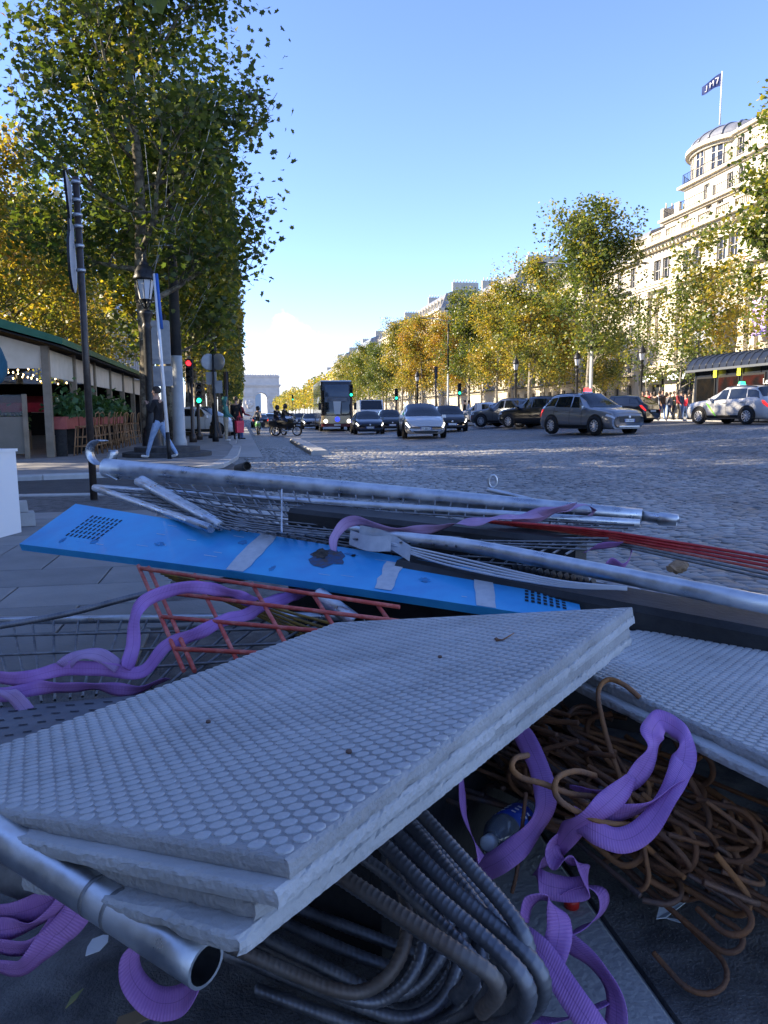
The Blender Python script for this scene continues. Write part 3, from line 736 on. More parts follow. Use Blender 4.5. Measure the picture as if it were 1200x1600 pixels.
railing([V(x2 - .5, by0, Z0 + 26.75), V(x2 - .5, e2 - 1.5, Z0 + 26.75), V(x2 + 1.5, e2 + .2, Z0 + 26.75), V(x2 + 6, e2 + .3, Z0 + 26.75)], 1.1)
railing([V(x1 - .45, by0, Z0 + 23.1), V(x1 - .45, e1 - 1.5, Z0 + 23.1), V(x1 + 2, e1 + .4, Z0 + 23.1)], 1.0)
# stone blocks between the balconies
for y in rowsy(by0, e1 - 1.5, 6.1):
    mb = MB(); mb.span(x1 - .62, x1 - .3, y - .5, y + .5, Z0 + 23.1, Z0 + 24.2); B(mb, 'parapet_block', m_stone)
# grey awning over one bay, lilac banner, shop lettering
m_awn = mat('grey_awning', (.26, .28, .33), (.32, .34, .38), rough=.8, scale=2)
ya = min(mids, key=lambda y: abs(y - 69.5))
mb = MB(); pts_ = []
for i in range(7):
    t_ = i / 6
    for yy in (-1.9, 1.9): pts_.append((BX - .1 - 1.9 * math.sin(t_ * 1.45), ya + yy, Z0 + 11.2 - 3.6 * (1 - math.cos(t_ * 1.5)) - .8 * t_))
mb.grid(pts_, 7, 2); B(mb, 'awning', m_awn)
yb = ya - 6.1
mb = MB(); mb.span(BX - .35, BX - .25, yb - 1.0, yb + 1.0, Z0 + 7.5, Z0 + 11.0); B(mb, 'banner', mat('lilac_banner', (.34, .24, .55), (.55, .42, .72), rough=.7, scale=1.2))
def text(body, size, loc, rot, m, parent=None, name='lettering', ext=.02, align='CENTER', sx=1.):
    cu = bpy.data.curves.new(name, 'FONT'); cu.body = body; cu.size = size; cu.extrude = ext; cu.align_x = align; cu.align_y = 'CENTER'
    tmp = bpy.data.objects.new('tmp', cu); COL.objects.link(tmp)
    me = bpy.data.meshes.new_from_object(tmp.evaluated_get(bpy.context.evaluated_depsgraph_get()))
    COL.objects.unlink(tmp); bpy.data.objects.remove(tmp)
    me.materials.clear(); me.materials.append(m)
    o = bpy.data.objects.new(name, me); o.location = loc; o.rotation_euler = rot; o.scale = (sx, 1, 1)
    return link(o, parent)
m_lit = mat('lit_sign', (.9, .9, .88), rough=.4, emit=(1, .97, .9), estr=1.2)
m_shopdark = mat('shop_fascia', (.02, .02, .022), rough=.4)
for k, (word, y) in enumerate((('MONOP', 79.5), ('LAFAYETTE', 85.2))):
    mb = MB(); mb.span(BX - .16, BX - .05, y - 2.6, y + 2.6, Z0 + 3.7, Z0 + 5.1); B(mb, 'shop_fascia', m_shopdark)
    text(word if k == 0 else 'LANCEL', .95, (BX - .2 - bd.location.x, y - bd.location.y, 4.4), (PI / 2, 0, -PI / 2), m_lit, bd)
# flag on the roof
fp = V(rc.x - 1.2, rc.y - 1.5, Z0 + 36.9)
fp = P(1125, 187, 93.)
fl = empty('flagpole', (fp.x, fp.y, fp.z - .6), 0, 'white flagpole with a dark blue flag on the dome', 'flag')
ftop = P(1124, 116, 93.)
hp = (ftop - fp).length + .6
MB().lathe([(.10, 0), (.07, hp), (.02, hp + .05)], (0, 0, 0), 8).build('pole', m_white, fl)
pts_ = []
for i in range(13):
    for j in range(5):
        t_ = i / 12
        pts_.append((-2.3 * t_ * .95, .18 * math.sin(t_ * 7 + j * .4) * t_, hp - .15 - j * .38 * (1 - .35 * t_) - 1.25 * t_ ** 1.1 + .1 * math.sin(t_ * 6)))
Rz = Matrix.Rotation(-YAW - .35, 3, 'Z')
fo = MB().grid([Rz @ V(*p) for p in pts_], 13, 5).build('flag', mat('flag_cloth', (.03, .05, .16), rough=.8), fl)
# white slanted letter strokes on the cloth
def fpt(i, j, off): p = Rz @ V(*pts_[i * 5 + j]); return p + Rz @ V(0, off, 0)
mb = MB()
for (i0, j0, i1, j1) in ((2, 1, 3, 3), (2, 1, 4, 1), (5, 1, 5, 3), (5, 1, 6, 2), (6, 2, 7, 1), (7, 1, 7, 3), (9, 1, 9, 3), (9, 3, 10, 3)):
    for off in (-.03, .03): mb.tube([fpt(i0, j0, off), fpt(i1, j1, off)], .05, 5)
mb.build('lettering', m_white, fo)

# --- rows of further buildings ---------------------------------------------------------
w_h = window_mesh(1.25, 2.4, .3, 2, 3); w_dorm = window_mesh(.95, 1.5, .05, 2, 2)
def haussmann(x, y0, y1, floors, label, group, ms=m_stone2, face=1, z0=Z0, gf=4.6, fh=3.5, mans=4.2, ppitch=3.2, dorm=True, chim=True, lowwin=True):
    """block whose front faces -x (face=1) or +x (face=-1)"""
    o = empty('apartment_building', (x, (y0 + y1) / 2, z0), 0 if face == 1 else PI, label, 'building', group)
    L = y1 - y0; hy = L / 2; H = gf + floors * fh
    n = max(2, int(L / ppitch)); cols = [(-hy + (i + .5) * L / n, 1.25) for i in range(n)]
    rows = [(gf + .8 + k * fh, 2.4) for k in range(floors)]
    facade(o, 0, -hy + .02, hy - .02, 0, H, cols, ([(.9, 3.0)] if lowwin else []) + rows, ([window_mesh(1.25, 3.0, .3, 2, 2)] if lowwin else []) + [w_h] * floors, ms)
    mb = MB(); mb.span(.6, 14, -hy + .02, hy - .02, 0, H); mb.build('core', ms, o)
    mb = MB(); mb.span(-.55, .9, -hy, hy, H, H + .5); mb.build('cornice', ms, o); mb = MB(); mb.span(-.3, .3, -hy, hy, gf - .1, gf + .25); mb.build('string_course', ms, o)
    mb = MB(); prof_ = [(.0, H + .5), (1.3, H + .5 + mans * .8), (3.5, H + .5 + mans), (10.5, H + .5 + mans), (13.5, H + .5), (13.5, H + .4), (0, H + .4)]
    mb.extr([(p[0], p[1]) for p in prof_], 1, -hy + .05, hy - .05); rf = mb.build('roof', m_zinc, o)
    if dorm:
        for yc, _ in cols:
            d_ = MB(); d_.span(.15, 2., yc - .7, yc + .7, H + .5, H + 2.5); d_.add([(.05, yc - .8, H + 2.5), (.05, yc + .8, H + 2.5), (.05, yc, H + 3.0), (2, yc - .8, H + 2.5), (2, yc + .8, H + 2.5), (2, yc, H + 3.0)], [(0, 1, 2), (0, 2, 5, 3), (1, 4, 5, 2)])
            d_.build('dormer', ms, rf); inst('dormer_window', w_dorm, rf, (.06, yc, H + .8))
    if chim:
        for yc in (-hy + .6, hy - .6):
            c_ = MB(); c_.span(3, 9.5, yc - .35, yc + .35, H + mans - .5, H + mans + 2.4)
            for q in range(8): c_.lathe([(.13, H + mans + 2.4), (.10, H + mans + 3.1)], (3.5 + q * .78, yc, 0), 6)
            c_.build('chimney', ms, rf)
    mb = MB()
    for k in (0, 3):
        if k < floors:
            zz = gf + .35 + k * fh; mb.span(-.7, 0.1, -hy + .4, hy - .4, zz - .15, zz)
            mb.span(-.68, -.64, -hy + .4, hy - .4, zz + .95, zz + 1.0)
            for i in range(int(L / .3)): mb.span(-.67, -.65, -hy + .45 + i * .3, -hy + .47 + i * .3, zz, zz + .95)
    mb.build('balcony', m_iron, o)
    return o
y = 89.6
hs = [(24, 4, 'low stone block with dark mansard just left of the stepped building'), (22, 4, 'pale block with chimneys behind the tallest right tree'), (28, 5, 'tall pale block showing above the yellow trees on the right'), (22, 4, 'stone block behind the orange trees'), (26, 6, 'block with high dark roof above the orange trees'),
      (30, 4, 'pale block above the bright yellow tree'), (26, 6, 'bright stone block right of the bus'), (28, 5, 'block over the bus roof'), (34, 6, 'far pale block left of the bus roofline'), (40, 5, 'farther block with broken roofline'), (46, 6, 'very far block near the cloud'), (60, 5, 'farthest block on the right before the arch')]
for i, (L, fl_, lab) in enumerate(hs):
    haussmann(48.5 + (.8 if i % 2 else 0), y, y + L - .3, fl_, lab, 'right hand blocks towards the arch', ms=(m_stone2 if i == 0 else m_stone), mans=(4.2, 5., 4.2, 4.6)[i % 4], dorm=i < 7, lowwin=i < 2)
    y += L
# left side, in shade behind the trees; unseen tall block added to keep sun off the setts, low ones let it onto the trees
for i, (y0_, y1_, fl_, lab) in enumerate(((-62, -30, 6, 'shaded block left of the camera, farthest behind'), (-29.5, 8.5, 6, 'shaded corner block of the near pavement'), (3, 24, 7, 'added tall block closing the side street to shade the setts'), (24.3, 44.5, 1, 'low shaded block behind the terrace'), (45.5, 70, 1, 'second shaded block behind the left trees'), (82, 110, 5, 'third shaded block behind the left trees'), (110.5, 150, 5, 'fourth shaded block behind the left trees'), (150.5, 220, 5, 'fifth shaded block behind the left trees'))):
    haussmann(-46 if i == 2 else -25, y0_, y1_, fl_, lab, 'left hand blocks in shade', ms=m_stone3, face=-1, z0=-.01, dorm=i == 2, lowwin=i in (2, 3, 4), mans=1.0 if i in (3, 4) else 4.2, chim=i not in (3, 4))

# --- the great triumphal arch at the end -------------------------------------------------
m_arc = mat('arch_stone', (.50, .47, .43), (.60, .56, .51), rough=.85, scale=.12)
ar = empty('triumphal_arch', (24.5, 962, -1.0), 0, 'pale triumphal arch closing the avenue under the cloud', 'monument')
def arch_front(w, h, ow, oh, d, zc):
    """pier wall with an arched opening, facing -y; returns MB"""
    mb = MB(); n = 20; r = ow / 2; zs = oh - r
    outer = [(-w / 2, 0), (-w / 2, h), (w / 2, h), (w / 2, 0)]
    arc_ = [(r * math.cos(a), zs + r * math.sin(a)) for a in np.linspace(0, PI, n)]
    for y_, flip in ((-d / 2, False), (d / 2, True)):
        # left pier, right pier, spandrels
        q = [[(-w / 2, 0), (-r, 0), (-r, zs), (-w / 2, zs)], [(r, 0), (w / 2, 0), (w / 2, zs), (r, zs)]]
        for a, b_ in zip(arc_, arc_[1:]): q.append([a, (a[0], h), (b_[0], h), b_])
        q += [[(-w / 2, zs), (-r, zs), (-r, h), (-w / 2, h)], [(r, zs), (w / 2, zs), (w / 2, h), (r, h)]]
        for pl in q: mb.add([(p[0], y_, p[1]) for p in pl], [(0, 1, 2, 3)])
    inner = [(r, 0)] + arc_ + [(-r, 0)]
    for a, b_ in zip(inner, inner[1:]): mb.add([(a[0], -d / 2, a[1]), (b_[0], -d / 2, b_[1]), (b_[0], d / 2, b_[1]), (a[0], d / 2, a[1])], [(0, 1, 2, 3)])
    mb.add([(-w / 2, -d / 2, 0), (-w / 2, d / 2, 0), (-w / 2, d / 2, h), (-w / 2, -d / 2, h)], [(0, 1, 2, 3)]); mb.add([(w / 2, -d / 2, 0), (w / 2, d / 2, 0), (w / 2, d / 2, h), (w / 2, -d / 2, h)], [(3, 2, 1, 0)])
    return mb
arch_front(44, 36, 14.6, 29.2, 22, 0).build('pier_wall', m_arc, ar)
mb = MB(); mb.span(-22.8, 22.8, -11.8, 11.8, 36, 37.5); mb.span(-23.8, 23.8, -12.8, 12.8, 37.5, 39); mb.build('entablature', m_arc, ar)
mb = MB(); mb.span(-21.8, 21.8, -10.8, 10.8, 39, 47.5); mb.span(-22.6, 22.6, -11.6, 11.6, 47.5, 49); mb.span(-21.5, 21.5, -10.5, 10.5, 49, 50.2)
for k in range(15): mb.span(-22 + k * 3.0, -20.6 + k * 3.0, -11.5, 11.5, 49.003, 51)
mb.build('attic', m_arc, ar)
for sx in (-1, 1):
    mb = MB(); c0 = sx * 14.7
    mb.span(c0 - 5.6, c0 + 5.6, -11.4, -11.0, 27.5, 34.2); mb.span(c0 - 5, c0 + 5, -11.7, -11.4, 28.1, 33.6); mb.build('relief_panel', m_arc, ar)
    mb = MB(); mb.span(c0 - 7.6, c0 + 7.6, -11.9, -11, 24.5, 26); mb.build('impost_band', m_arc, ar)
    mb = MB(); rr_ = random.Random(3)
    mb.span(c0 - 4.5, c0 + 4.5, -13.2, -11, 6, 10)
    for q in range(14): mb.lathe([(.1, 0), (1.1, .8), (1.3, 2.), (.8, 4.), (.6, 5), (.1, 5.8)], (c0 + rr_.uniform(-3.4, 3.4), -12, 10 + rr_.uniform(0, 5.5)), 7)
    mb.build('sculpture_group', m_arc, ar)
mb = MB(); pts_ = [(7.9 * math.cos(a), -11.25, 21.9 + 7.9 * math.sin(a)) for a in np.linspace(0, PI, 24)]; mb.tube([V(*p) for p in pts_], .7, 6); mb.build('archivolt', m_arc, ar)
# flat modern tower far behind the opening
mb = MB(); mb.span(-14, 14, -10, 10, 0, 95); tw_ = mb.build('tower', mat('tower_glass', (.25, .33, .40), rough=.3)); tw_.location = (72, 3400, -1)
tag(tw_, 'tiny pale tower seen through the opening of the arch', 'tower')
# ================================================================== VEHICLES
m_tyre = mat('tyre_rubber', (.012, .012, .012), rough=.8)
m_rim = mat('alloy', (.62, .62, .63), rough=.35, metal=.35)
m_rimd = mat('dark_alloy', (.12, .12, .125), rough=.35, metal=.8)
m_blk = mat('black_plastic', (.015, .015, .016), rough=.55)
m_cglass = mat('car_glass', (.012, .015, .018), rough=.04, spec=.9)
m_head = mat('headlamp_lit', (.9, .9, .88), rough=.2, emit=(1, .96, .86), estr=1.6)
m_headoff = mat('headlamp_lens', (.6, .62, .65), rough=.08, spec=.8)
m_tail = mat('tail_lamp', (.35, .01, .01), rough=.2, emit=(1, .03, .02), estr=.35)
m_plate = mat('number_plate', (.75, .75, .74), rough=.4)
m_ptxt = mat('plate_text', (.02, .02, .02), rough=.5)
def paint(name, c, metal=.3, rough=.28): return mat('paint_' + name, c, rough=rough, metal=metal, coat=.8, spec=.5)
p_silver = paint('warm_silver', (.52, .51, .50), .25); p_dgrey = paint('dark_grey', (.24, .245, .255), .5); p_blk = paint('black', (.012, .013, .016), .2)
p_lsil = paint('light_silver', (.50, .50, .49), .05, .45); p_white = paint('white', (.72, .72, .70), 0); p_navy = paint('navy', (.02, .03, .055), .3); p_grey = paint('mid_grey', (.16, .17, .18), .5)
def lerp(a, b_, t_): return a + (b_ - a) * t_
def interp(tab, x):
    if x <= tab[0][0]: return tab[0][1]
    for (a, va), (b_, vb) in zip(tab, tab[1:]):
        if x <= b_: return lerp(va, vb, (x - a) / (b_ - a))
    return tab[-1][1]
WHEEL = {}
def wheel_meshes(r, rim):
    k = (round(r, 3), rim.name)
    if k not in WHEEL:
        ty = MB().lathe([(r * .66, -.10), (r * .9, -.115), (r, -.085), (r, .085), (r * .9, .115), (r * .66, .10)], n=24, axis='Y', cap=False).mesh('tyre', m_tyre)
        mb = MB(); mb.lathe([(r * .67, -.095), (r * .67, .06), (r * .62, .085), (r * .58, .04), (.02, .035)], n=24, axis='Y', m=1)
        for q in range(10):
            a = 2 * PI * q / 10; R = Matrix.Rotation(-a, 3, 'Y')
            mb.box(R @ V(r * .36, .065, 0), (r * .5, .035, .045), mtx=R, m=0)
        mb.lathe([(r * .13, .05), (r * .11, .09), (.01, .09)], n=10, axis='Y')
        mb.lathe([(r * .58, .05), (r * .66, .075), (r * .66, .09), (r * .58, .088)], n=24, axis='Y', cap=False)
        WHEEL[k] = (ty, mb.mesh('rim', [rim, m_blk]))
    return WHEEL[k]
def car(label, loc, rz, pnt, spec, group='cars on the avenue', name='car', lit=True, rim=None, plate='', roof_light=None, tilt=0., cat='car'):
    """car standing on its wheels; local +x is forward, +y is its left side"""
    S_ = spec; L, Wd = S_['L'], S_['W'] / 2; rw = S_['rw']; fx, rx = S_['fx'], S_['rx']
    o = empty(name, loc, rz, label, cat, group)
    top, belt = S_['top'], S_['belt']; zb = S_['zb']
    nose, tail = L / 2, -L / 2
    def half(x):
        t_ = abs(x) / (L / 2); return Wd * (1 - .14 * max(0, (t_ - .62) / .38) ** 2.2 - .06 * max(0, (t_ - .93) / .07))
    def sect(x):
        w = half(x); zt, zbt = interp(top, x), interp(belt, x); zt = max(zt, zbt + .02)
        cab = max(0, min(1, (zt - zbt - .05) / .35))
        e = max(0, (abs(x) - (L / 2 - .12)) / .12); zl = zb + .10 * e
        wr = lerp(w * .86, w * .70, cab)
        return [(0, zl), (w * .82, zl), (w * .96, zl + .09), (w, lerp(zl, zbt, .42)), (w * .985, lerp(zl, zbt, .78)), (w * .93, zbt), (lerp(w * .90, wr + .03, cab), lerp(zbt, zt, .84)), (wr * .82, lerp(zbt, zt, .985)), (0, zt + .02 * cab + .015)]
    def surf(x, s, off=0.):
        q = sect(x); sg = 1 if s >= 0 else -1; a = min(abs(s), 7.9999); i = int(a); f = a - i
        y_ = lerp(q[i][0], q[i + 1][0], f); z_ = lerp(q[i][1], q[i + 1][1], f)
        p = V(x, sg * y_, z_)
        if off:
            d1 = V(0, sg * (q[i + 1][0] - q[i][0]), q[i + 1][1] - q[i][1]); nrm = V(0, d1.z, -d1.y) * sg
            if i == 7: nrm = V(0, 0, 1)
            nrm = nrm.normalized() if nrm.length > 1e-5 else V(0, 0, 1)
            # tilt the offset with the slope along x
            q2 = sect(x + .04); z2 = lerp(q2[i][1], q2[i + 1][1], f); nrm = (nrm + V(-(z2 - z_) / .04 * nrm.z, 0, 0)).normalized()
            p += nrm * off
        return p
    xs_ = sorted(set(list(np.linspace(tail, nose, 46)) + [tail + .03, nose - .03, tail + .08, nose - .08] + [a for a, _ in top] + [a for a, _ in belt]))
    mb = MB(); ring = [0, 1, 2, 3, 4, 5, 6, 7, 8]; n9 = 17; pts = []
    for x in xs_:
        q = sect(x); pts += [(x, y_, z_) for y_, z_ in q] + [(x, -y_, z_) for y_, z_ in q[1:8][::-1]]
    k = 16; fs = []
    for i in range(len(xs_) - 1):
        for j in range(k): fs.append((i * k + j, i * k + (j + 1) % k, (i + 1) * k + (j + 1) % k, (i + 1) * k + j))
    fs.append(tuple(range(k))); fs.append(tuple((len(xs_) - 1) * k + j for j in range(k - 1, -1, -1)))
    mb.add(pts, fs, 0, True); body = mb.build('body', pnt, o)
    def patch(nm, m, xf0, xf1, s0, s1, ns=5, nx=8, off=.008, par=None):
        """strip of the skin between x limits that may change with s"""
        pp = []
        for j in range(ns):
            s = lerp(s0, s1, j / (ns - 1))
            if s0 < 0 < s1: s = (1 if j >= ns // 2 else -1) * (lerp(7.999, s1, abs(2 * j / (ns - 1) - 1)))
            a = xf0(j / (ns - 1)) if callable(xf0) else xf0; b_ = xf1(j / (ns - 1)) if callable(xf1) else xf1
            for i in range(nx): pp.append(surf(lerp(a, b_, i / (nx - 1)), s, off))
        return MB().grid(pp, ns, nx, flip=(s0 + s1 < 0) ^ True if False else False).build(nm, m, o if par is None else par)
    ws0, ws1, rs0, rs1 = S_['ws']            # windscreen foot, windscreen head, rear screen head, rear screen foot
    patch('windscreen', m_cglass, ws1 - .02, ws0 + .04, -6.05, 6.05, 15, 7, .012)
    patch('rear_window', m_cglass, rs1 + .03, rs0, -6.02, 6.02, 15, 6, .012)
    if S_.get('pan'): patch('roof_glass', m_cglass, rs0 + .15, ws1 - .15, -6.9, 6.9, 9, 6, .008)
    bp_ = S_['bp']
    for sg in (1, -1):
        fr = lambda t_: lerp(ws0 - .30, ws1 + .02, t_); re_ = lambda t_: lerp(S_['rq'][0], S_['rq'][1], t_)
        patch('side_window', m_cglass, lambda t_: bp_ + .04, fr, sg * 5.12, sg * 5.95, 5, 6, .008)
        patch('side_window', m_cglass, lambda t_: lerp(bp_ - 1.0, bp_ - .92, t_), lambda t_: bp_ - .04, sg * 5.12, sg * 5.95, 5, 6, .008)
        patch('quarter_window', m_cglass, re_, lambda t_: lerp(bp_ - 1.05, bp_ - .97, t_), sg * 5.2, sg * 5.9, 5, 5, .008)
        for xd in (ws0 - .42, bp_, bp_ - 1.02): patch('door_seam', m_blk, xd - .008, xd + .008, sg * 2.4, sg * 5.02, 6, 2, .004)
        for xd in (bp_ + .16, bp_ - .86):
            q = surf(xd, sg * 4.45, .02); MB().box(q, (.2, .03, .035)).build('door_handle', pnt, o)
        patch('sill_trim', m_blk, rx + rw * 1.2, fx - rw * 1.2, sg * 1.6, sg * 2.3, 3, 8, .008)
        q = surf(ws0 - .30, sg * 5.0, 0); mi = MB().box(q + V(0, sg * .11, .07), (.13, .2, .14), taper=.85).build('mirror', pnt, o)
        for xw in (fx, rx):
            w_ = half(xw)
            pp = [(xw + rw * 1.17 * math.cos(a), sg * (w_ + .006), max(.08, rw + rw * 1.17 * math.sin(a))) for a in np.linspace(0, 2 * PI, 28, endpoint=False)]
            ar_ = MB(); ar_.add(pp, [tuple(range(28)) if sg < 0 else tuple(range(27, -1, -1))])
            pi_ = [(xw + rw * (1.17 + (.10 if S_.get('clad') else .03)) * math.cos(a), sg * (w_ + .003), max(.12, rw + rw * (1.17 + (.10 if S_.get('clad') else .03)) * math.sin(a))) for a in np.linspace(-.2, PI + .2, 22)]
            ar_.add(pi_, [tuple(range(22)) if sg < 0 else tuple(range(21, -1, -1))]); ar_.build('wheel_arch', m_blk, o)
            wh = empty('wheel', (xw, sg * (w_ - .052), rw)); wh.parent = o
            if sg < 0: wh.rotation_euler.z = PI
            ty, ri = wheel_meshes(rw, rim or m_rim); inst('tyre', ty, wh); inst('rim', ri, wh)
        hl = patch('headlight', m_head if lit else m_headoff, lambda t_: nose - lerp(.40, .36, t_), lambda t_: nose - .015, sg * 4.1, sg * 4.72, 4, 8, .012)
        patch('tail_light', m_tail, tail + .01, lambda t_: tail + lerp(.22, .34, t_), sg * 4.0, sg * 4.85, 4, 6, .012)
    # front and rear ends
    zbl = interp(belt, nose); fw = half(nose) * .82
    mb = MB(); g0, g1 = S_['grille']
    mb.add([(nose + .006, -fw * .8, g0), (nose + .006, fw * .8, g0), (nose + .004, fw * .92, g1), (nose + .004, -fw * .92, g1)], [(0, 1, 2, 3)]); mb.build('grille', m_blk, o)
    if S_.get('chin'):
        mb = MB(); mb.box((nose - .01, 0, zb + .11), (.05, fw * 1.7, .05)); mb.build('bumper_trim', m_rim if S_.get('clad') else m_blk, o)
    pl = MB().box((nose + .012, 0, S_['pz']), (.012, .52, .115)).build('number_plate', m_plate, o)
    mb = MB(); mb.box((nose + .0195, -.24, S_['pz']), (.004, .035, .113)); mb.box((nose + .0195, .24, S_['pz']), (.004, .035, .113)); mb.build('plate_band', mat('plate_blue', (.02, .06, .4), rough=.4), pl)
    if plate: text(plate, .105, (nose + .02, 0, S_['pz']), (PI / 2, 0, PI / 2), m_ptxt, pl, ext=.001)
    MB().box((tail - .012, 0, S_['pz'] + .22), (.012, .52, .115)).build('number_plate', m_plate, o)
    if S_.get('badge', True): MB().lathe([(.055, -.004), (.055, .006), (.045, .01)], (nose + .008, 0, lerp(g1, zbl, .5)), 12, axis='X').build('badge', m_rim, o)
    if roof_light:
        tl = MB(); xx = ws1 - .35; zt = interp(top, xx) + .03
        tl.box((xx, 0, zt + .03), (.16, .42, .06)); tb = tl.build('roof_sign_base', m_white, o)
        mb = MB().box((xx, 0, zt + .13), (.13, .32, .13), taper=.8); mb.build('roof_sign_lamp', roof_light, tb)
    if S_.get('rail'):
        for sg in (1, -1): MB().tube([surf(x, sg * 6.6, .05) for x in np.linspace(rs0 + .1, ws1 - .2, 6)], .022, 5).build('roof_rail', m_blk, o)
    return o
SUV = dict(L=4.60, W=1.86, zb=.24, rw=.37, fx=1.37, rx=-1.32, ws=(.98, .18, -1.62, -2.02), bp=-.18, rq=(-1.88, -1.72), grille=(.50, .74), pz=.58, clad=1, chin=1, rail=1,
           top=[(-2.30, .82), (-2.26, 1.02), (-2.05, 1.15), (-1.62, 1.62), (-1.2, 1.675), (-.4, 1.70), (.18, 1.655), (.6, 1.40), (.98, 1.11), (1.6, 1.05), (2.05, .97), (2.22, .88), (2.30, .72)],
           belt=[(-2.30, .80), (-2.1, 1.06), (-1.6, 1.10), (0, 1.04), (.98, 1.02), (1.7, .93), (2.15, .82), (2.30, .70)])
EV = dict(L=4.75, W=1.92, zb=.22, rw=.36, fx=1.47, rx=-1.42, ws=(1.28, .10, -1.15, -2.05), bp=-.12, rq=(-1.75, -1.45), grille=(.27, .36), pz=.47, pan=1,
          top=[(-2.375, .80), (-2.3, 1.02), (-2.05, 1.13), (-1.15, 1.56), (-.5, 1.615), (.10, 1.60), (.7, 1.36), (1.28, 1.03), (1.8, .93), (2.15, .82), (2.3, .70), (2.375, .55)],
          belt=[(-2.375, .78), (-2.2, 1.02), (-1.4, 1.03), (0, .98), (1.2, .94), (1.8, .85), (2.2, .72), (2.375, .53)])
SALOON = dict(L=4.7, W=1.82, zb=.20, rw=.33, fx=1.45, rx=-1.32, ws=(1.05, .30, -1.05, -1.75), bp=-.12, rq=(-1.55, -1.25), grille=(.52, .66), pz=.45, chin=1,
              top=[(-2.35, .80), (-2.3, .98), (-1.75, 1.05), (-1.05, 1.38), (-.5, 1.45), (.30, 1.44), (.7, 1.22), (1.05, .99), (1.7, .93), (2.1, .82), (2.28, .74), (2.35, .60)],
              belt=[(-2.35, .78), (-2.1, .95), (-1.2, .97), (0, .93), (1.05, .91), (1.8, .83), (2.2, .73), (2.35, .58)])
HATCH = dict(SALOON, L=4.1, W=1.78, ws=(.98, .25, -1.35, -1.85), rq=(-1.7, -1.5), fx=1.28, rx=-1.22, bp=-.1,
             top=[(-2.05, .75), (-2.02, .98), (-1.85, 1.08), (-1.35, 1.44), (-.6, 1.52), (.25, 1.50), (.65, 1.26), (.98, 1.02), (1.5, .95), (1.85, .82), (2.0, .72), (2.05, .58)],
             belt=[(-2.05, .73), (-1.85, 1.0), (-1.2, 1.0), (0, .95), (.98, .93), (1.6, .84), (1.9, .72), (2.05, .56)])
def on_road(u, d):
    p = P(u, 650, d); return V(p.x, p.y, zr(p.x, p.y) + (.012 if p.y < 27 else .0))
def face(deg): return math.radians(deg)        # heading: 0 = +x (right), 90 = along the avenue, 270 = towards the camera
m_redlamp = mat('taxi_red', (.6, .02, .02), rough=.3, emit=(1, .03, .03), estr=1.6); m_greenlamp = mat('taxi_green', (.02, .5, .1), rough=.3, emit=(.02, 1, .2), estr=1.4)
car('silver electric hatchback with lit headlamps driving towards the camera', on_road(657, 37.2), face(263), p_silver, EV, plate='GH-383-FQ', rim=m_rimd)
car('dark grey off-road taxi with a red roof light, turning right', on_road(921, 32.0), face(-74), p_dgrey, SUV, plate='FW-764-XD', roof_light=m_redlamp, lit=False, name='taxi')
sv = car('silver off-road taxi with a green roof light at the right edge', on_road(1152, 35.0), face(103), p_lsil, SUV, lit=False, roof_light=m_greenlamp, name='taxi')
mb = MB()
for k in range(8): pass
mb.grid([(.62 + .09 * i + .25 * (1 - j) * 1. - .30 * (j), (.945 + .004), .95 - .58 * j + 0 * i) for j in (0, .5, 1) for i in (0, 1)], 3, 2); mb.build('green_stripe', mat('lime_stripe', (.25, .75, .1), rough=.4), sv)
car('dark saloon with orange-lit headlamps between the bus and silver hatchback', on_road(573, 50), face(266), p_navy, SALOON, plate='CX-518-TA')
car('black car half hidden behind the left of the silver hatchback', on_road(608, 56), face(266), p_blk, HATCH, lit=False)
car('black car half hidden behind the right of the silver hatchback', on_road(700, 45.5), face(262), p_blk, HATCH)
car('dark grey off-road car seen from behind right of the white pillar', on_road(795, 46), face(128), p_grey, SUV, lit=False, rim=m_rim)
car('pale silver hatchback behind the white pillar', on_road(757, 53), face(120), p_lsil, HATCH, lit=False)
car('black car showing behind the rear of the dark taxi', on_road(842, 42), face(118), p_blk, SUV, lit=False)
car('black car hidden behind the bonnet of the dark taxi', on_road(968, 43), face(120), p_blk, HATCH, lit=False)
p_ = G(323, 684, 0); car('white hatchback parked between the left trees', V(p_.x - .35, p_.y + 4.5, 0), face(-25), p_white, HATCH, lit=False, group='cars by the left trees')
far_cars = [(486, 74, 'mid grey oncoming car left of the bus', p_grey), (468, 92, 'dark oncoming car in the queue left of the bus', p_navy), (474, 112, 'silver oncoming car far up the avenue', p_lsil), (452, 120, 'white oncoming car behind the motorbikes', p_white), (406, 84, 'dark car near the left kerb far up the avenue', p_navy),
            (421, 100, 'grey car behind the motorbikes near the left kerb', p_grey), (438, 150, 'small dark car far behind the motorbikes', p_blk), (425, 175, 'tiny pale car in the far queue', p_lsil), (456, 170, 'tiny blue grey car in the far queue', p_grey), (412, 140, 'tiny black car in the far queue', p_blk)]
for i, (u, d, lab, pn) in enumerate(far_cars):
    car(lab, on_road(u, d), face(268 if i not in (4, 5) else 90), pn, HATCH if i % 2 else SALOON, lit=i in (0, 2, 3), group='far traffic')
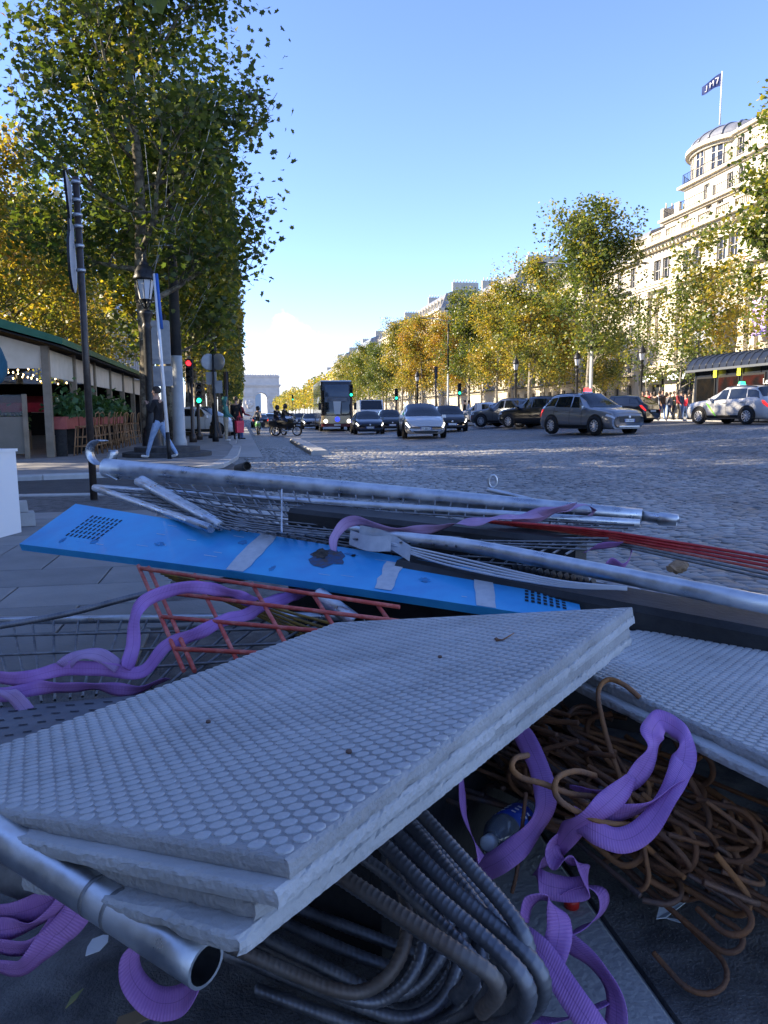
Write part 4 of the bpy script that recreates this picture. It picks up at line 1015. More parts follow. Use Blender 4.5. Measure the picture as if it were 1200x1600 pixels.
# white van behind the dark saloon
vn = on_road(578, 66); van = empty('van', vn, face(266), 'white delivery van behind the dark saloon', 'van', 'cars on the avenue')
mb = MB(); mb.extr([(-2.6, .4), (-2.6, 2.35), (1.1, 2.4), (1.7, 1.6), (2.5, 1.25), (2.6, .4)], 1, -.98, .98); mb.build('body', p_white, van)
mb = MB(); mb.add([(1.16, -.85, 2.33), (1.16, .85, 2.33), (1.74, .9, 1.58), (1.74, -.9, 1.58)], [(0, 3, 2, 1)]); mb.build('windscreen', m_cglass, van).location = (.02, 0, .02)
for sx, sy in ((1.7, 1), (1.7, -1), (-1.6, 1), (-1.6, -1)):
    w_ = inst('wheel', wheel_meshes(.35, m_rim)[0], van, (sx, sy * .9, .35))
for sy in (1, -1): MB().box((2.57, sy * .72, .95), (.08, .3, .2)).build('headlight', m_headoff, van)

# --- double-deck touring coach -----------------------------------------------------
p_bus = paint('bus_black', (.014, .014, .017), .1, .22); p_gold = paint('bus_gold', (.46, .38, .24), .4)
bl = on_road(527, 60.5); BH = 4.0; BW = 2.5; BLN = 11.0
bus = empty('double_deck_bus', bl, face(268), 'black double-deck sightseeing bus with gold bumper coming down the avenue', 'bus')
mb = MB()
prof = [(0, .35), (.0, 1.55), (-.10, 2.4), (-.22, 3.2), (-.45, 3.92), (-.8, BH), (-BLN, BH), (-BLN, .35)]
hw = BW / 2
sect_ = []
for w_, ins in ((hw, 0), ):
    pass
n_ = len(prof)
ringL = [(x, hw * (.985 if z > 3.8 else 1), z) for x, z in prof]; ringR = [(x, -y_, z) for x, y_, z in ringL]
midL = [(x - .10, y_, z) for x, y_, z in ringL]
fl_pts = []
# rounded front corners: three columns each side
cols = []
for t_, yy in ((.16, hw), (.05, hw - .10), (.0, hw - .28), (.0, 0), (.0, -hw + .28), (.05, -hw + .10), (.16, -hw)):
    cols.append([(x - (t_ if x > -5 else 0), yy * (.97 if z > 3.85 else 1), z) for x, z in prof])
pts_ = [p for c in cols for p in c]
mb.grid(pts_, 7, n_, sm=False, flip=True)
mb.add(cols[0], [tuple(range(n_ - 1, -1, -1))]); mb.add(cols[-1], [tuple(range(n_))]); bbody = mb.build('body', p_bus, bus)
def front_strip(nm, m, z0, z1, inset, off, par=None):
    pp = []
    def fxz(z): return interp([(b_, a) for a, b_ in prof[:6]], z)
    for z in np.linspace(z0, z1, 5):
        for t_, yy in ((.16, hw), (.05, hw - .10), (.0, hw - .28), (.0, 0), (.0, -hw + .28), (.05, -hw + .10), (.16, -hw)):
            s_ = 1 - inset / hw; pp.append((fxz(z) - t_ * 1.0 + off, yy * s_, z))
    return MB().grid(pp, 5, 7, flip=True).build(nm, m, bus if par is None else par)
m_bglass = mat('bus_glass', (.05, .075, .11), rough=.05, spec=.9)
front_strip('upper_windscreen', m_bglass, 2.72, 3.66, .12, .02)
front_strip('lower_windscreen', m_cglass, 1.30, 2.28, .10, .02)
front_strip('bumper', p_gold, .62, 1.22, .0, .03)
front_strip('skirt', mat('dark_red_skirt', (.09, .012, .015), rough=.35), .36, .60, .0, .025)
front_strip('fascia_band', mat('fascia_grey', (.12, .13, .15), rough=.25), 2.34, 2.62, .35, .025)
mb = MB(); mb.add([(.03, -.22, 1.35), (.03, .22, 1.35), (-.02, .32, 2.34), (-.02, -.32, 2.34)], [(0, 1, 2, 3)]); mb.build('centre_fin', mat('fascia_light', (.45, .48, .52), rough=.2), bus).location = (.01, 0, 0)
for sy in (1, -1):
    MB().lathe([(.15, -.02), (.15, .03), (.11, .05)], (.03, sy * .92, .80), 14, axis='X').build('headlight', m_head, bus)
    MB().box((.32, sy * (hw + .14), 1.95), (.14, .2, .55)).build('mirror', m_blk, bus)
    MB().tube([V(-.3, sy * (hw - .1), 2.4), V(.25, sy * (hw + .1), 2.4), V(.32, sy * (hw + .14), 2.2)], .03, 6).build('mirror_arm', m_blk, bus)
    for k in range(6):
        for z0, z1 in ((1.35, 2.25), (2.75, 3.65)):
            mb = MB(); xx = -.75 - k * 1.65; mb.span(xx - 1.55, xx, sy * (hw + .004) - .004, sy * (hw + .004) + .004, z0, z1); mb.build('side_window', m_bglass, bus)
    for xw in (-2.3, -8.2):
        wh = empty('wheel', (xw, sy * (hw - .12), .48)); wh.parent = bus; ty, ri = wheel_meshes(.48, m_rimd); inst('tyre', ty, wh); inst('rim', ri, wh)
        if sy < 0: wh.rotation_euler.z = PI
        MB().lathe([(.56, -.004), (.56, .004)], (xw, sy * (hw + .002), .5), 20, axis='Y', sm=False).build('wheel_arch', m_blk, bus)
MB().box((.045, 0, .5), (.015, .52, .12)).build('number_plate', m_plate, bus)
mb = MB().lathe([(.2, -.01), (.2, .02)], (.05, 0, .95), 16, axis='X'); mb.build('badge', mat('blue_badge', (.03, .05, .6), rough=.3, emit=(.05, .08, 1), estr=.4), bus)
for sy, k in ((.5, 0), (-.2, 1), (.9, 2)):
    pass

# --- motorbikes ----------------------------------------------------------------------
m_chrome = mat('chrome', (.6, .6, .6), rough=.15, metal=1)
def motorbike(label, loc, rz, col, s=1.):
    o = empty('motorbike', loc, rz, label, 'motorbike', 'motorbikes'); o.scale = (s, s, s)
    for x in (.72, -.70):
        w_ = empty('wheel', (x, 0, .31)); w_.parent = o
        MB().lathe([(.24, -.05), (.31, -.06), (.325, 0), (.31, .06), (.24, .05)], n=20, axis='Y', cap=False).build('tyre', m_tyre, w_)
        mb = MB().lathe([(.245, -.045), (.22, -.03), (.22, .03), (.245, .045)], n=20, axis='Y', cap=False)
        for q in range(5): a = q * 2 * PI / 5; mb.tube([V(0, 0, 0), V(.23 * math.cos(a), 0, .23 * math.sin(a))], .018, 5)
        mb.build('rim', m_rim, w_)
    MB().tube([V(.72, .09, .31), V(.50, .1, .80), V(.42, .1, .98)], .025, 6).build('fork', m_chrome, o)
    MB().tube([V(.72, -.09, .31), V(.50, -.1, .80), V(.42, -.1, .98)], .025, 6).build('fork', m_chrome, o)
    mb = MB(); st = [(-.95, .10, .72, .84), (-.6, .17, .62, .84), (-.2, .18, .45, .86), (.1, .2, .40, 1.0), (.4, .22, .45, 1.06), (.62, .16, .62, 1.0), (.75, .05, .76, .86)]
    pts_ = []
    for x, w, z0, z1 in st:
        for a in np.linspace(0, 2 * PI, 10, endpoint=False): pts_.append((x, w * math.cos(a), (z0 + z1) / 2 + (z1 - z0) / 2 * math.sin(a)))
    mb.add(pts_, [(i * 10 + j, i * 10 + (j + 1) % 10, (i + 1) * 10 + (j + 1) % 10, (i + 1) * 10 + j) for i in range(6) for j in range(10)] + [tuple(range(9, -1, -1)), tuple(60 + j for j in range(10))], 0, True); mb.build('fairing', col, o)
    mb = MB(); mb.box((-.3, 0, .88), (.75, .30, .10), taper=.85); mb.build('seat', m_blk, o)
    mb = MB(); mb.tube([V(.36, .38, 1.08), V(.42, .15, 1.04), V(.42, -.15, 1.04), V(.36, -.38, 1.08)], .018, 6); mb.build('handlebar', m_blk, o)
    MB().add([(.60, -.16, 1.02), (.60, .16, 1.02), (.44, .13, 1.35), (.44, -.13, 1.35)], [(0, 1, 2, 3)]).build('windshield', m_cglass, o)
    for sy in (1, -1): MB().box((-.75, sy * .3, .72), (.5, .22, .36), taper=.92).build('pannier', m_blk, o)
    MB().lathe([(.09, 0), (.08, .04), (.02, .05)], (.70, 0, .93), 12, axis='X').build('headlight', m_headoff, o)
    MB().tube([V(.1, .14, .3), V(-.5, .2, .3), V(-.95, .2, .42)], [.04, .05, .06], 8).build('exhaust', m_chrome, o)
    return o
b1 = on_road(447, 46); motorbike('large black touring motorbike leaning in the bus lane', b1, face(-28), p_blk, .98)
b2 = on_road(434, 49); motorbike('black motorbike with a hunched rider behind the touring motorbike', b2, face(-60), p_blk, .95)
b3 = on_road(403, 52); motorbike('small scooter with a green front at the left kerb', b3, face(265), paint('green', (.1, .3, .08), .1), .9)
# ================================================================== PEOPLE
def fabric(name, c, c2=None): return mat('cloth_' + name, c, c2 or tuple(min(1, x * 1.35) for x in c), rough=.9, scale=12, bump=.2, bscale=40)
m_skin = mat('skin', (.45, .27, .19), (.52, .32, .23), rough=.55, scale=6)
m_hair = mat('dark_hair', (.02, .014, .01), (.04, .028, .02), rough=.6, scale=30)
m_shoe_w = mat('white_shoes', (.7, .7, .68), rough=.6); m_shoe_d = mat('dark_shoes', (.02, .02, .022), rough=.6)
def skin_body(name, pose, mats):
    """one continuous figure grown over a jointed skeleton; local: +y forward, +x its right... feet on z=0; mats = (skin, top, trousers, shoes)"""
    p = dict(lleg=(.0, .0), rleg=(.0, .0), larm=(.05, .1), rarm=(.05, .1), lout=.10, rout=.10, lean=.0, h=1.75, bulk=1.0, stance=.09)
    p.update(pose); k = p['h'] / 1.75
    hip = V(0, 0, .93); J = {}; E = []; 
    def leg(sx, a, kn):
        h_ = V(sx * .09, 0, .90); kne = h_ + V(sx * (p['stance'] - .09) * .5, math.sin(a), -math.cos(a)) * .43
        ank = kne + V(sx * (p['stance'] - .09) * .4, math.sin(a - kn), -math.cos(a - kn)) * .41
        return h_, kne, ank
    up = V(0, math.sin(p['lean']), math.cos(p['lean']))
    chest, neck = hip + up * .36, hip + up * .535
    pts = [(hip, .125 * p['bulk'], 2), (hip + up * .17, .118 * p['bulk'], 1), (chest, .145 * p['bulk'], 1), (neck, .062, 0), (neck + up * .09 + V(0, .012, 0), .060, 0), (neck + up * .17 + V(0, .025, 0), .092, 0), (neck + up * .255 + V(0, .015, 0), .078, 0)]
    edges = [(0, 1), (1, 2), (2, 3), (3, 4), (4, 5), (5, 6)]
    feet = []
    for sx, key in ((-1, 'lleg'), (1, 'rleg')):
        h_, kn, an = leg(sx, *p[key]); i = len(pts)
        a = p[key][0] - p[key][1]
        toe = an + V(sx * .02, .17 * math.cos(a * .6), -.05 + .12 * math.sin(a * .6))
        pts += [(h_, .098 * p['bulk'], 2), (h_.lerp(kn, .5), .082 * p['bulk'], 2), (kn, .062, 2), (kn.lerp(an, .4), .058, 2), (an, .045, 2), (an + V(0, -.02, -.055), .042, 3), (toe + V(0, 0, -.01), .036, 3)]
        edges += [(0, i), (i, i + 1), (i + 1, i + 2), (i + 2, i + 3), (i + 3, i + 4), (i + 4, i + 5), (i + 5, i + 6)]; feet.append(min(an.z - .1, toe.z - .04))
    hands = []
    for sx, key, out in ((-1, 'larm', p['lout']), (1, 'rarm', p['rout'])):
        a, el = p[key]; sh = chest + up * .10 + V(sx * .17, 0, 0)
        d1 = V(sx * math.sin(out), math.sin(a) * math.cos(out), -math.cos(a) * math.cos(out)); elb = sh + d1 * .28
        ins = p.get('in' + key[0], .0)
        d2 = V(sx * math.sin(out - ins), math.sin(a + el) * math.cos(out - ins), -math.cos(a + el) * math.cos(out - ins)); wr = elb + d2 * .25; hd = wr + d2 * .09
        i = len(pts); pts += [(sh, .070 * p['bulk'], 1), (elb, .050 * p['bulk'], 1), (wr, .036, 1), (wr + d2 * .03, .028, 0), (hd, .034, 0)]
        edges += [(2, i), (i, i + 1), (i + 1, i + 2), (i + 2, i + 3), (i + 3, i + 4)]; hands.append((hd, d2, sx))
    dz = -min(feet)
    me = bpy.data.meshes.new(name); me.from_pydata([(q + V(0, 0, dz)) for q, r, m in pts], edges, []); ob = bpy.data.objects.new('tmp', me); COL.objects.link(ob)
    md = ob.modifiers.new('skin', 'SKIN'); md.use_smooth_shade = True
    if not me.skin_vertices: 
        bm_ = bmesh.new(); bm_.from_mesh(me); bm_.verts.layers.skin.verify(); bm_.to_mesh(me); bm_.free()
    for i, (q, r, m) in enumerate(pts): me.skin_vertices[0].data[i].radius = (r, r * (.80 if i in (0, 1, 2) else 1.0)); me.skin_vertices[0].data[i].use_root = (i == 0)
    sb = ob.modifiers.new('sub', 'SUBSURF'); sb.levels = 1; sb.render_levels = 1
    dg = bpy.context.evaluated_depsgraph_get(); out = bpy.data.meshes.new_from_object(ob.evaluated_get(dg)); COL.objects.unlink(ob); bpy.data.objects.remove(ob)
    bm_ = bmesh.new(); bm_.from_mesh(out)
    # fingers, rooted inside the palms
    fing = MB()
    for hd, d2, sx in hands:
        side = d2.cross(V(0, 0, 1)); side = side.normalized() if side.length > .2 else V(0, 1, 0)
        nrm = d2.cross(side)
        for f in range(4): b0 = hd + V(0, 0, dz) + side * (f - 1.5) * .017; Lf = (.062, .072, .068, .052)[f]; fing.tube([b0, b0 + d2 * Lf * .6, b0 + d2 * Lf + nrm * .02], [.009, .008, .006], 5)
        b0 = hd + V(0, 0, dz) - d2 * .03 + side * .03; fing.tube([b0, b0 + side * .025 + d2 * .03, b0 + side * .03 + d2 * .06], [.010, .009, .007], 5)
    out.materials.clear()
    for m in mats: out.materials.append(m)
    P_ = np.array([tuple(q + V(0, 0, dz)) for q, r, m in pts]); seg = [(P_[a], P_[b_], pts[a][2], pts[b_][2]) for a, b_ in edges]
    for f in bm_.faces:
        c = np.array(f.calc_center_median()); best = (9, 0)
        for a, b_, ma, mb_ in seg:
            ab = b_ - a; t_ = min(1, max(0, np.dot(c - a, ab) / max(1e-9, np.dot(ab, ab)))); d_ = np.linalg.norm(c - a - ab * t_)
            if d_ < best[0]: best = (d_, ma if t_ < .5 else mb_)
        f.material_index = best[1]; f.smooth = True
        if best[1] == 2 and c[2] - dz > .92: f.material_index = 1     # jacket hem below the waist
    o0 = len(bm_.verts); vs_ = [bm_.verts.new(v) for v in fing.v]
    for f in fing.f:
        try: q = bm_.faces.new([vs_[i] for i in f]); q.material_index = 0; q.smooth = True
        except ValueError: pass
    if k != 1: bmesh.ops.scale(bm_, vec=(k, k, k), verts=bm_.verts)
    bm_.to_mesh(out); bm_.free()
    head = (neck + up * .19 + V(0, .015, dz)) * k
    return out, head, k, hands, dz
def hair_mesh(k, style):
    mb = MB(); n = 14
    if style == 'hood': prof = [(.02, .15), (.09, .13), (.125, .05), (.13, -.05), (.11, -.14), (.14, -.20)]
    elif style == 'long': prof = [(.02, .135), (.07, .12), (.102, .06), (.105, -.03), (.10, -.13), (.07, -.2)]
    else: prof = [(.02, .128), (.07, .115), (.098, .06), (.098, .0), (.088, -.05)]
    pts = []
    for r, z in prof:
        for j in range(n):
            a = 2 * PI * j / n; y_ = r * math.sin(a) * 1.08 - .02; x_ = r * math.cos(a)
            if math.sin(a) > .45 and z < .06 and style != 'none': y_ *= .62; z2 = z * .4 + .05 if z < .05 else z
            else: z2 = z
            pts.append((x_ * k, y_ * k, z2 * k))
    mb.add(pts, [(i * n + j, i * n + (j + 1) % n, (i + 1) * n + (j + 1) % n, (i + 1) * n + j) for i in range(len(prof) - 1) for j in range(n)] + [tuple(range(n - 1, -1, -1))], 0, True)
    return mb
def face_bits(o, head, k):
    mb = MB()
    mb.add([head + V(0, .092, .0) * k, head + V(-.016, .085, -.035) * k, head + V(.016, .085, -.035) * k, head + V(0, .112, -.03) * k], [(0, 1, 3), (0, 3, 2), (1, 2, 3)]); mb.build('nose', m_skin, o)
    for sx in (-1, 1):
        MB().lathe([(.008, 0), (.012, .006), (.004, .012)], head + V(sx * .032, .086, -.001) * k, 6, axis='Y').build('eye', m_hair, o)
        MB().box(head + V(sx * .092, 0, -.02) * k, (.02, .035, .055)).build('ear', m_skin, o)
    MB().box(head + V(0, .083, -.062) * k, (.045, .012, .010)).build('mouth', mat('lips', (.3, .12, .1), rough=.6), o)
BODIES = {}
def person(label, loc, rz, pose, top, trousers, shoes=m_shoe_d, hair='short', haircol=m_hair, group=None, key=None, detail=True):
    kk = key or label
    if kk not in BODIES: BODIES[kk] = skin_body('body', pose, [m_skin, top, trousers, shoes])
    me, head, k, hands, dz = BODIES[kk]
    o = empty('person', loc, rz, label, 'person', group)
    b_ = inst('body', me, o)
    for i, m in enumerate((m_skin, top, trousers, shoes)):
        b_.material_slots[i].link = 'OBJECT'; b_.material_slots[i].material = m
    hm = BODIES.setdefault(('hair', hair, round(k, 2)), hair_mesh(k, hair).mesh('hair', haircol))
    h = inst('hood' if hair == 'hood' else 'hair', hm, o, head)
    h.material_slots[0].link = 'OBJECT'; h.material_slots[0].material = haircol
    if detail: face_bits(o, head, k)
    return o, hands, k, dz
c_black = fabric('black', (.012, .012, .014)); c_jean = fabric('light_denim', (.22, .33, .52), (.33, .45, .64)); c_beige = fabric('beige', (.33, .28, .20)); c_green = fabric('teal_green', (.05, .17, .15)); c_red = fabric('dark_red', (.20, .03, .035))
c_bjean = fabric('blue_denim', (.06, .10, .22)); c_navy = fabric('navy', (.02, .03, .07)); c_grey = fabric('grey', (.15, .15, .16)); c_white = fabric('off_white', (.55, .53, .5)); c_bred = fabric('bright_red', (.6, .04, .06)); c_olive = fabric('olive', (.09, .10, .05)); c_brown = fabric('brown', (.12, .07, .04))
def pp(u, v, z=0.0): return G(u, v, z)
# man walking to the left past the lantern, hand raised to his face
g_ = pp(251, 716)
wk, hd, kk, dz_ = person('man in black jacket and light jeans walking left past the lantern', g_, math.radians(68), dict(lleg=(.42, .10), rleg=(-.36, .22), larm=(.35, 2.25), inl=.5, rarm=(-.35, .5), lean=.05, h=1.77, bulk=1.06), c_black, c_jean, m_shoe_w)
# three waiting at the kerb
person('person in teal hooded jacket and beige trousers at the kerb tip', pp(354, 689), math.radians(-100), dict(larm=(.2, .6), rarm=(.2, .6), h=1.74, bulk=1.08), c_green, c_beige, m_shoe_w, hair='hood', haircol=c_green, group='people waiting at the kerb')
person('man in long black coat between the teal jacket and red bag', pp(370, 687), math.radians(-20), dict(larm=(.1, .2), rarm=(.1, .2), h=1.80, bulk=1.1), c_black, c_black, group='people waiting at the kerb')
wm_, hd, kk, dz_ = person('woman in dark red jacket and jeans right of the black coat', pp(377, 686.5), math.radians(-60), dict(larm=(.1, .15), rarm=(.3, 1.0), h=1.68), c_red, c_bjean, hair='long', group='people waiting at the kerb')
bagp = pp(375, 690); bag = empty('shopping_bag', (bagp.x, bagp.y, .36), math.radians(30), 'bright red shopping bag held in front of the red jacket', 'bag')
MB().box((0, 0, .24), (.32, .14, .48), taper=1.06).build('bag_body', mat('red_paper', (.65, .02, .06), rough=.45), bag)
for sy in (-.06, .06): MB().tube([V(-.08, sy, .47), V(-.07, sy, .62), V(0, sy * .5, .68), V(.07, sy, .62), V(.08, sy, .47)], .008, 5).build('handle', mat('red_paper', (.65, .02, .06)), bag)
# bike riders
for (bp_, rz_, lab) in ((b1, face(-28), 'rider in black helmet on the touring motorbike'), (b2, face(-60), 'hunched rider in black on the rear motorbike'), (b3, face(265), 'rider in grey on the small scooter')):
    o, *_ = person(lab, bp_ + V(-.22 * math.cos(rz_), -.22 * math.sin(rz_), .02), rz_ - PI / 2, dict(lleg=(1.15, 1.25), rleg=(1.15, 1.25), larm=(.75, .5), rarm=(.75, .5), lean=.22, h=1.74, stance=.2, bulk=1.1), c_black if 'black' in lab or 'touring' in lab else c_grey, c_navy, hair='short', haircol=c_black, group='motorbike riders', key='rider', detail=False)
    o.location.z += .33
    me, head, k = BODIES['rider'][:3]
    MB().lathe([(.02, .16), (.09, .14), (.135, .06), (.14, -.04), (.12, -.11), (.08, -.14)], head, 14).build('helmet', m_blk, o)
# crowd on the right pavement
tops = [c_black, c_navy, c_grey, c_white, c_bred, c_olive, c_brown, c_black, c_red, c_grey]; bots = [c_bjean, c_black, c_jean, c_beige, c_navy]
tn = {c_black: 'black', c_navy: 'navy', c_grey: 'grey', c_white: 'off-white', c_bred: 'bright red', c_olive: 'olive', c_brown: 'brown', c_red: 'dark red'}
rs = random.Random(9); seen_lab = {}
poses = [dict(), dict(lleg=(.3, .1), rleg=(-.25, .15), larm=(-.2, .3), rarm=(.3, .4)), dict(larm=(.3, 1.4), rarm=(.1, .2)), dict(lleg=(-.28, .2), rleg=(.3, .05), larm=(.3, .3), rarm=(-.2, .2), h=1.66)]
crowd = [(1003, 50), (1010, 47), (1017, 51), (1022, 46), (1029, 49), (1034, 46), (1040, 52), (1046, 47), (1052, 50), (1058, 46), (1064, 49), (1070, 52), (1076, 47), (1012, 55), (1044, 56)]
place = ['at the left end of the crowd', 'second from the left in the crowd', 'third from the left in the crowd', 'fourth from the left in the crowd', 'left of the middle of the crowd', 'near the middle of the crowd', 'in the middle of the crowd', 'just right of the middle of the crowd', 'right of the middle of the crowd', 'fifth from the kiosk in the crowd', 'fourth from the kiosk in the crowd', 'third from the kiosk in the crowd', 'nearest the kiosk in the crowd', 'behind the left of the crowd', 'behind the middle of the crowd']
for i, (u, d) in enumerate(crowd):
    q = P(u, 650, d); tp = tops[(i * 3 + 1) % 10]; bt = bots[(i * 2) % 5]
    person('pedestrian in %s top %s' % (tn[tp], place[i]), V(q.x, q.y, .60), rs.uniform(0, 6.28), poses[i % 4], tp, bt, hair='long' if i % 3 == 0 else 'short', group='crowd on the right pavement', key='crowd%d' % (i % 4), detail=False)
for i, (u, d, lab) in enumerate(((726, 62, 'cyclist in dark clothes standing left of the white pillar'), (732, 66, 'pedestrian in pale top behind the white pillar'), (806, 60, 'pedestrian behind the dark grey off-road car'))):
    q = P(u, 650, d); person(lab, V(q.x, q.y, zr(q.x, q.y)), rs.uniform(0, 6), poses[i], (c_black, c_white, c_brown)[i], c_navy, group='people by the white pillar', key='crowd%d' % i, detail=False)
# person cut by the left edge of the frame: elbow, trouser leg and shoe show
e_ = pp(-88, 1004)
person('person in teal jacket and blue trousers cut off by the left edge', e_, math.radians(200), dict(larm=(-.1, .9), rarm=(-.1, .9), lout=.5, rout=.5, inl=1.3, inr=1.3, h=1.86, bulk=1.12, stance=.12), fabric('petrol', (.015, .07, .10)), fabric('royal', (.02, .05, .20)), m_shoe_d)
# ================================================================== STREET FURNITURE AND TERRACE
m_steel = mat('galvanised', (.36, .38, .40), (.50, .52, .54), rough=.35, metal=.85, scale=14, rough2=.5)
m_gpaint = mat('grey_mast_paint', (.33, .36, .37), (.42, .44, .45), rough=.5, scale=3)
m_dpaint = mat('dark_mast_paint', (.03, .032, .035), (.05, .05, .05), rough=.4, scale=4)
m_brownp = mat('brown_post_paint', (.035, .025, .02), (.06, .045, .035), rough=.35, scale=20)
m_signback = mat('sign_back', (.32, .35, .39), (.40, .43, .46), rough=.5, metal=.3, scale=5)
m_lampglass = mat('lantern_glass', (.55, .58, .62), rough=.15, spec=.6)
# tall sign post in front, three signs seen nearly edge-on
q = G(147, 781); sp_ = empty('sign_post', q, 0, 'brown post with three traffic signs seen edge-on, nearest on the left', 'sign')
tp_ = P(118, 277, 9.55) - q
MB().tube([V(0, 0, 0), tp_], [.045, .04], 10).build('post', m_brownp, sp_)
def along(v): return tp_ * v
sd = V(-math.cos(YAW + .55), math.sin(YAW + .55) * .0 + .55, 0).normalized()   # signs face away to the left
nrm_ = V(-.985, .16, 0).normalized(); tan_ = V(nrm_.y, -nrm_.x, 0)
tan_ = V(-.09, 1.0, 0).normalized(); nrm_ = V(-1, -.09, 0).normalized()
def plate(nm, pts2, c, th=.03, m1=m_signback):
    """flat sign plate whose face looks along nrm_ (left), bent rim"""
    mb = MB(); n = len(pts2)
    f = [c + tan_ * a + V(0, 0, b_) + nrm_ * th for a, b_ in pts2]; bk = [c + tan_ * a + V(0, 0, b_) for a, b_ in pts2]
    mb.add(f, [tuple(range(n))], 1); mb.add(bk, [tuple(range(n - 1, -1, -1))], 0); mb.add(f + bk, [(i, (i + 1) % n, n + (i + 1) % n, n + i) for i in range(n)], 2)
    return mb.build(nm, [m1, mat('sign_face', (.6, .6, .6), rough=.4), m_blk], sp_)
c0 = along(.60) + nrm_ * .07; plate('round_sign', [(.37 * math.cos(a), .37 * math.sin(a)) for a in np.linspace(0, 2 * PI, 28, endpoint=False)], along(.735) + nrm_ * .07 + tan_ * -.12, m1=mat('pale_sign_back', (.36, .38, .41), rough=.5))
plate('triangle_sign', [(-.36, .28), (.36, .28), (0, -.32)], along(.915) + nrm_ * .07 + tan_ * -.1)
plate('small_sign', [(-.22, -.09), (.22, -.09), (.22, .09), (-.22, .09)], along(.835) + nrm_ * .07 + tan_ * -.06)
for v in (.715, .79, .85, .885, .93, .985): MB().lathe([(.055, -.02), (.06, 0), (.055, .02)], along(v), 10).build('clamp', m_steel, sp_)
# Paris lantern on a fluted column
def lantern(u, v, label, s=1., d=None):
    q = G(u, v) if d is None else V(*[*P(u, 650, d)][:2], 0)
    o = empty('street_lantern', (q.x, q.y, 0), 0, label, 'street lamp', 'street lanterns'); o.scale = (s, s, s)
    MB().lathe([(.34, 0), (.34, .12), (.28, .16), (.27, .55), (.22, .62), (.24, .70), (.17, .78), (.15, 1.0), (.125, 1.1), (.12, 3.6), (.15, 3.68), (.12, 3.74), (.11, 3.8), (.19, 4.05), (.20, 4.12), (.08, 4.2)], n=18).build('column', m_iron, o)
    for k in range(4):
        a = k * PI / 2 + .4; MB().tube([V(0, 0, 4.18), V(.10 * math.cos(a), .10 * math.sin(a), 4.3), V(.19 * math.cos(a), .19 * math.sin(a), 4.45)], .018, 5).build('bracket', m_iron, o)
    MB().lathe([(.03, 4.2), (.05, 4.35), (.15, 4.46), (.17, 4.48)], n=12).build('cup', m_iron, o)
    MB().lathe([(.165, 4.48), (.27, 5.02)], n=8, sm=False, cap=False).build('glass', m_lampglass, o)
    mb = MB()
    for k in range(8): a = 2 * PI * k / 8; mb.tube([V(.168 * math.cos(a), .168 * math.sin(a), 4.48), V(.275 * math.cos(a), .275 * math.sin(a), 5.02)], .012, 4)
    mb.build('glazing_bars', m_iron, o)
    MB().lathe([(.33, 5.02), (.34, 5.08), (.30, 5.16), (.27, 5.28), (.19, 5.42), (.12, 5.47), (.13, 5.52), (.07, 5.56), (.04, 5.68), (.06, 5.72), (.01, 5.80)], n=18).build('cap', m_iron, o)
    return o
ln = lantern(238, 706, 'black lantern post beside the walking man', s=.98)
lantern(336, 690, 'second lantern post beyond the left traffic lights', d=36)
for i, (u, d, lab) in enumerate(((805, 72, 'dark lantern post behind the parked off-road car'), (652, 95, 'far lantern post right of the bus'), (900, 66, 'lantern post showing over the dark taxi'), (1000, 60, 'lantern post left of the crowd'))):
    o = lantern(u, 0, lab, d=d); o.location.z = .6
# round plinth seats around the lantern foot
q = G(262, 712); pl_ = empty('tree_plinth', (q.x, q.y, 0), 0, 'low dark stone plinth round the foot of the mast', 'plinth')
MB().lathe([(1.15, 0), (1.15, .10), (1.05, .12), (1.0, .12)], n=28, sm=False).build('lower_step', m_asph, pl_); MB().lathe([(.85, .121), (.85, .24), (.2, .26)], n=28, sm=False).build('upper_step', m_asph, pl_)
# tall light mast with two arms
def mast(q, h, label, split=.42, rzs=(PI,), armlen=2.2, r0=.17):
    o = empty('light_mast', q, 0, label, 'street lamp', 'tall light masts')
    MB().lathe([(r0 * 1.25, 0), (r0 * 1.2, h * .02), (r0 * 1.02, h * .03), (r0 * .92, h * split)], n=16).build('lower_mast', m_gpaint, o)
    MB().lathe([(r0 * .91, h * split + .002), (r0 * .5, h), (.02, h + .02)], n=14).build('upper_mast', m_dpaint, o)
    for a in rzs:
        dx, dy = math.cos(a), math.sin(a)
        pth = [V(0, 0, h - .3), V(dx * armlen * .3, dy * armlen * .3, h - .12), V(dx * armlen * .75, dy * armlen * .75, h + .1), V(dx * armlen, dy * armlen, h + .12)]
        arm = MB().tube(pth, [.06, .05, .045, .04], 8).build('arm', m_gpaint, o)
        mb = MB(); n = 10; pts = []
        for i, (t_, w, hh) in enumerate(((0, .06, .05), (.2, .16, .09), (.5, .2, .11), (.8, .16, .08), (1, .03, .02))):
            for j in range(n):
                b_ = 2 * PI * j / n; off = V(dx, dy, 0) * (armlen - .1 + t_ * .85) + V(-dy, dx, 0) * (w * math.cos(b_)) + V(0, 0, h + .12 + hh * max(-.45, math.sin(b_))); pts.append(off)
        mb.add(pts, [(i * n + j, i * n + (j + 1) % n, (i + 1) * n + (j + 1) % n, (i + 1) * n + j) for i in range(4) for j in range(n)] + [tuple(range(n)), tuple(4 * n + j for j in range(n - 1, -1, -1))], 0, True); mb.build('luminaire', m_dpaint, o)
    return o
q = G(281, 699); mast(V(q.x, q.y, 0), 11.2, 'tall grey light mast with dark upper half behind the lantern', .27, (PI - .1, .05), 2.4, .2)
q = P(922, 650, 68); mast(V(q.x, q.y, .6), 13.2, 'double-armed light mast in the right tree row', .45, (PI - .15, -.1), 4.2, .16)
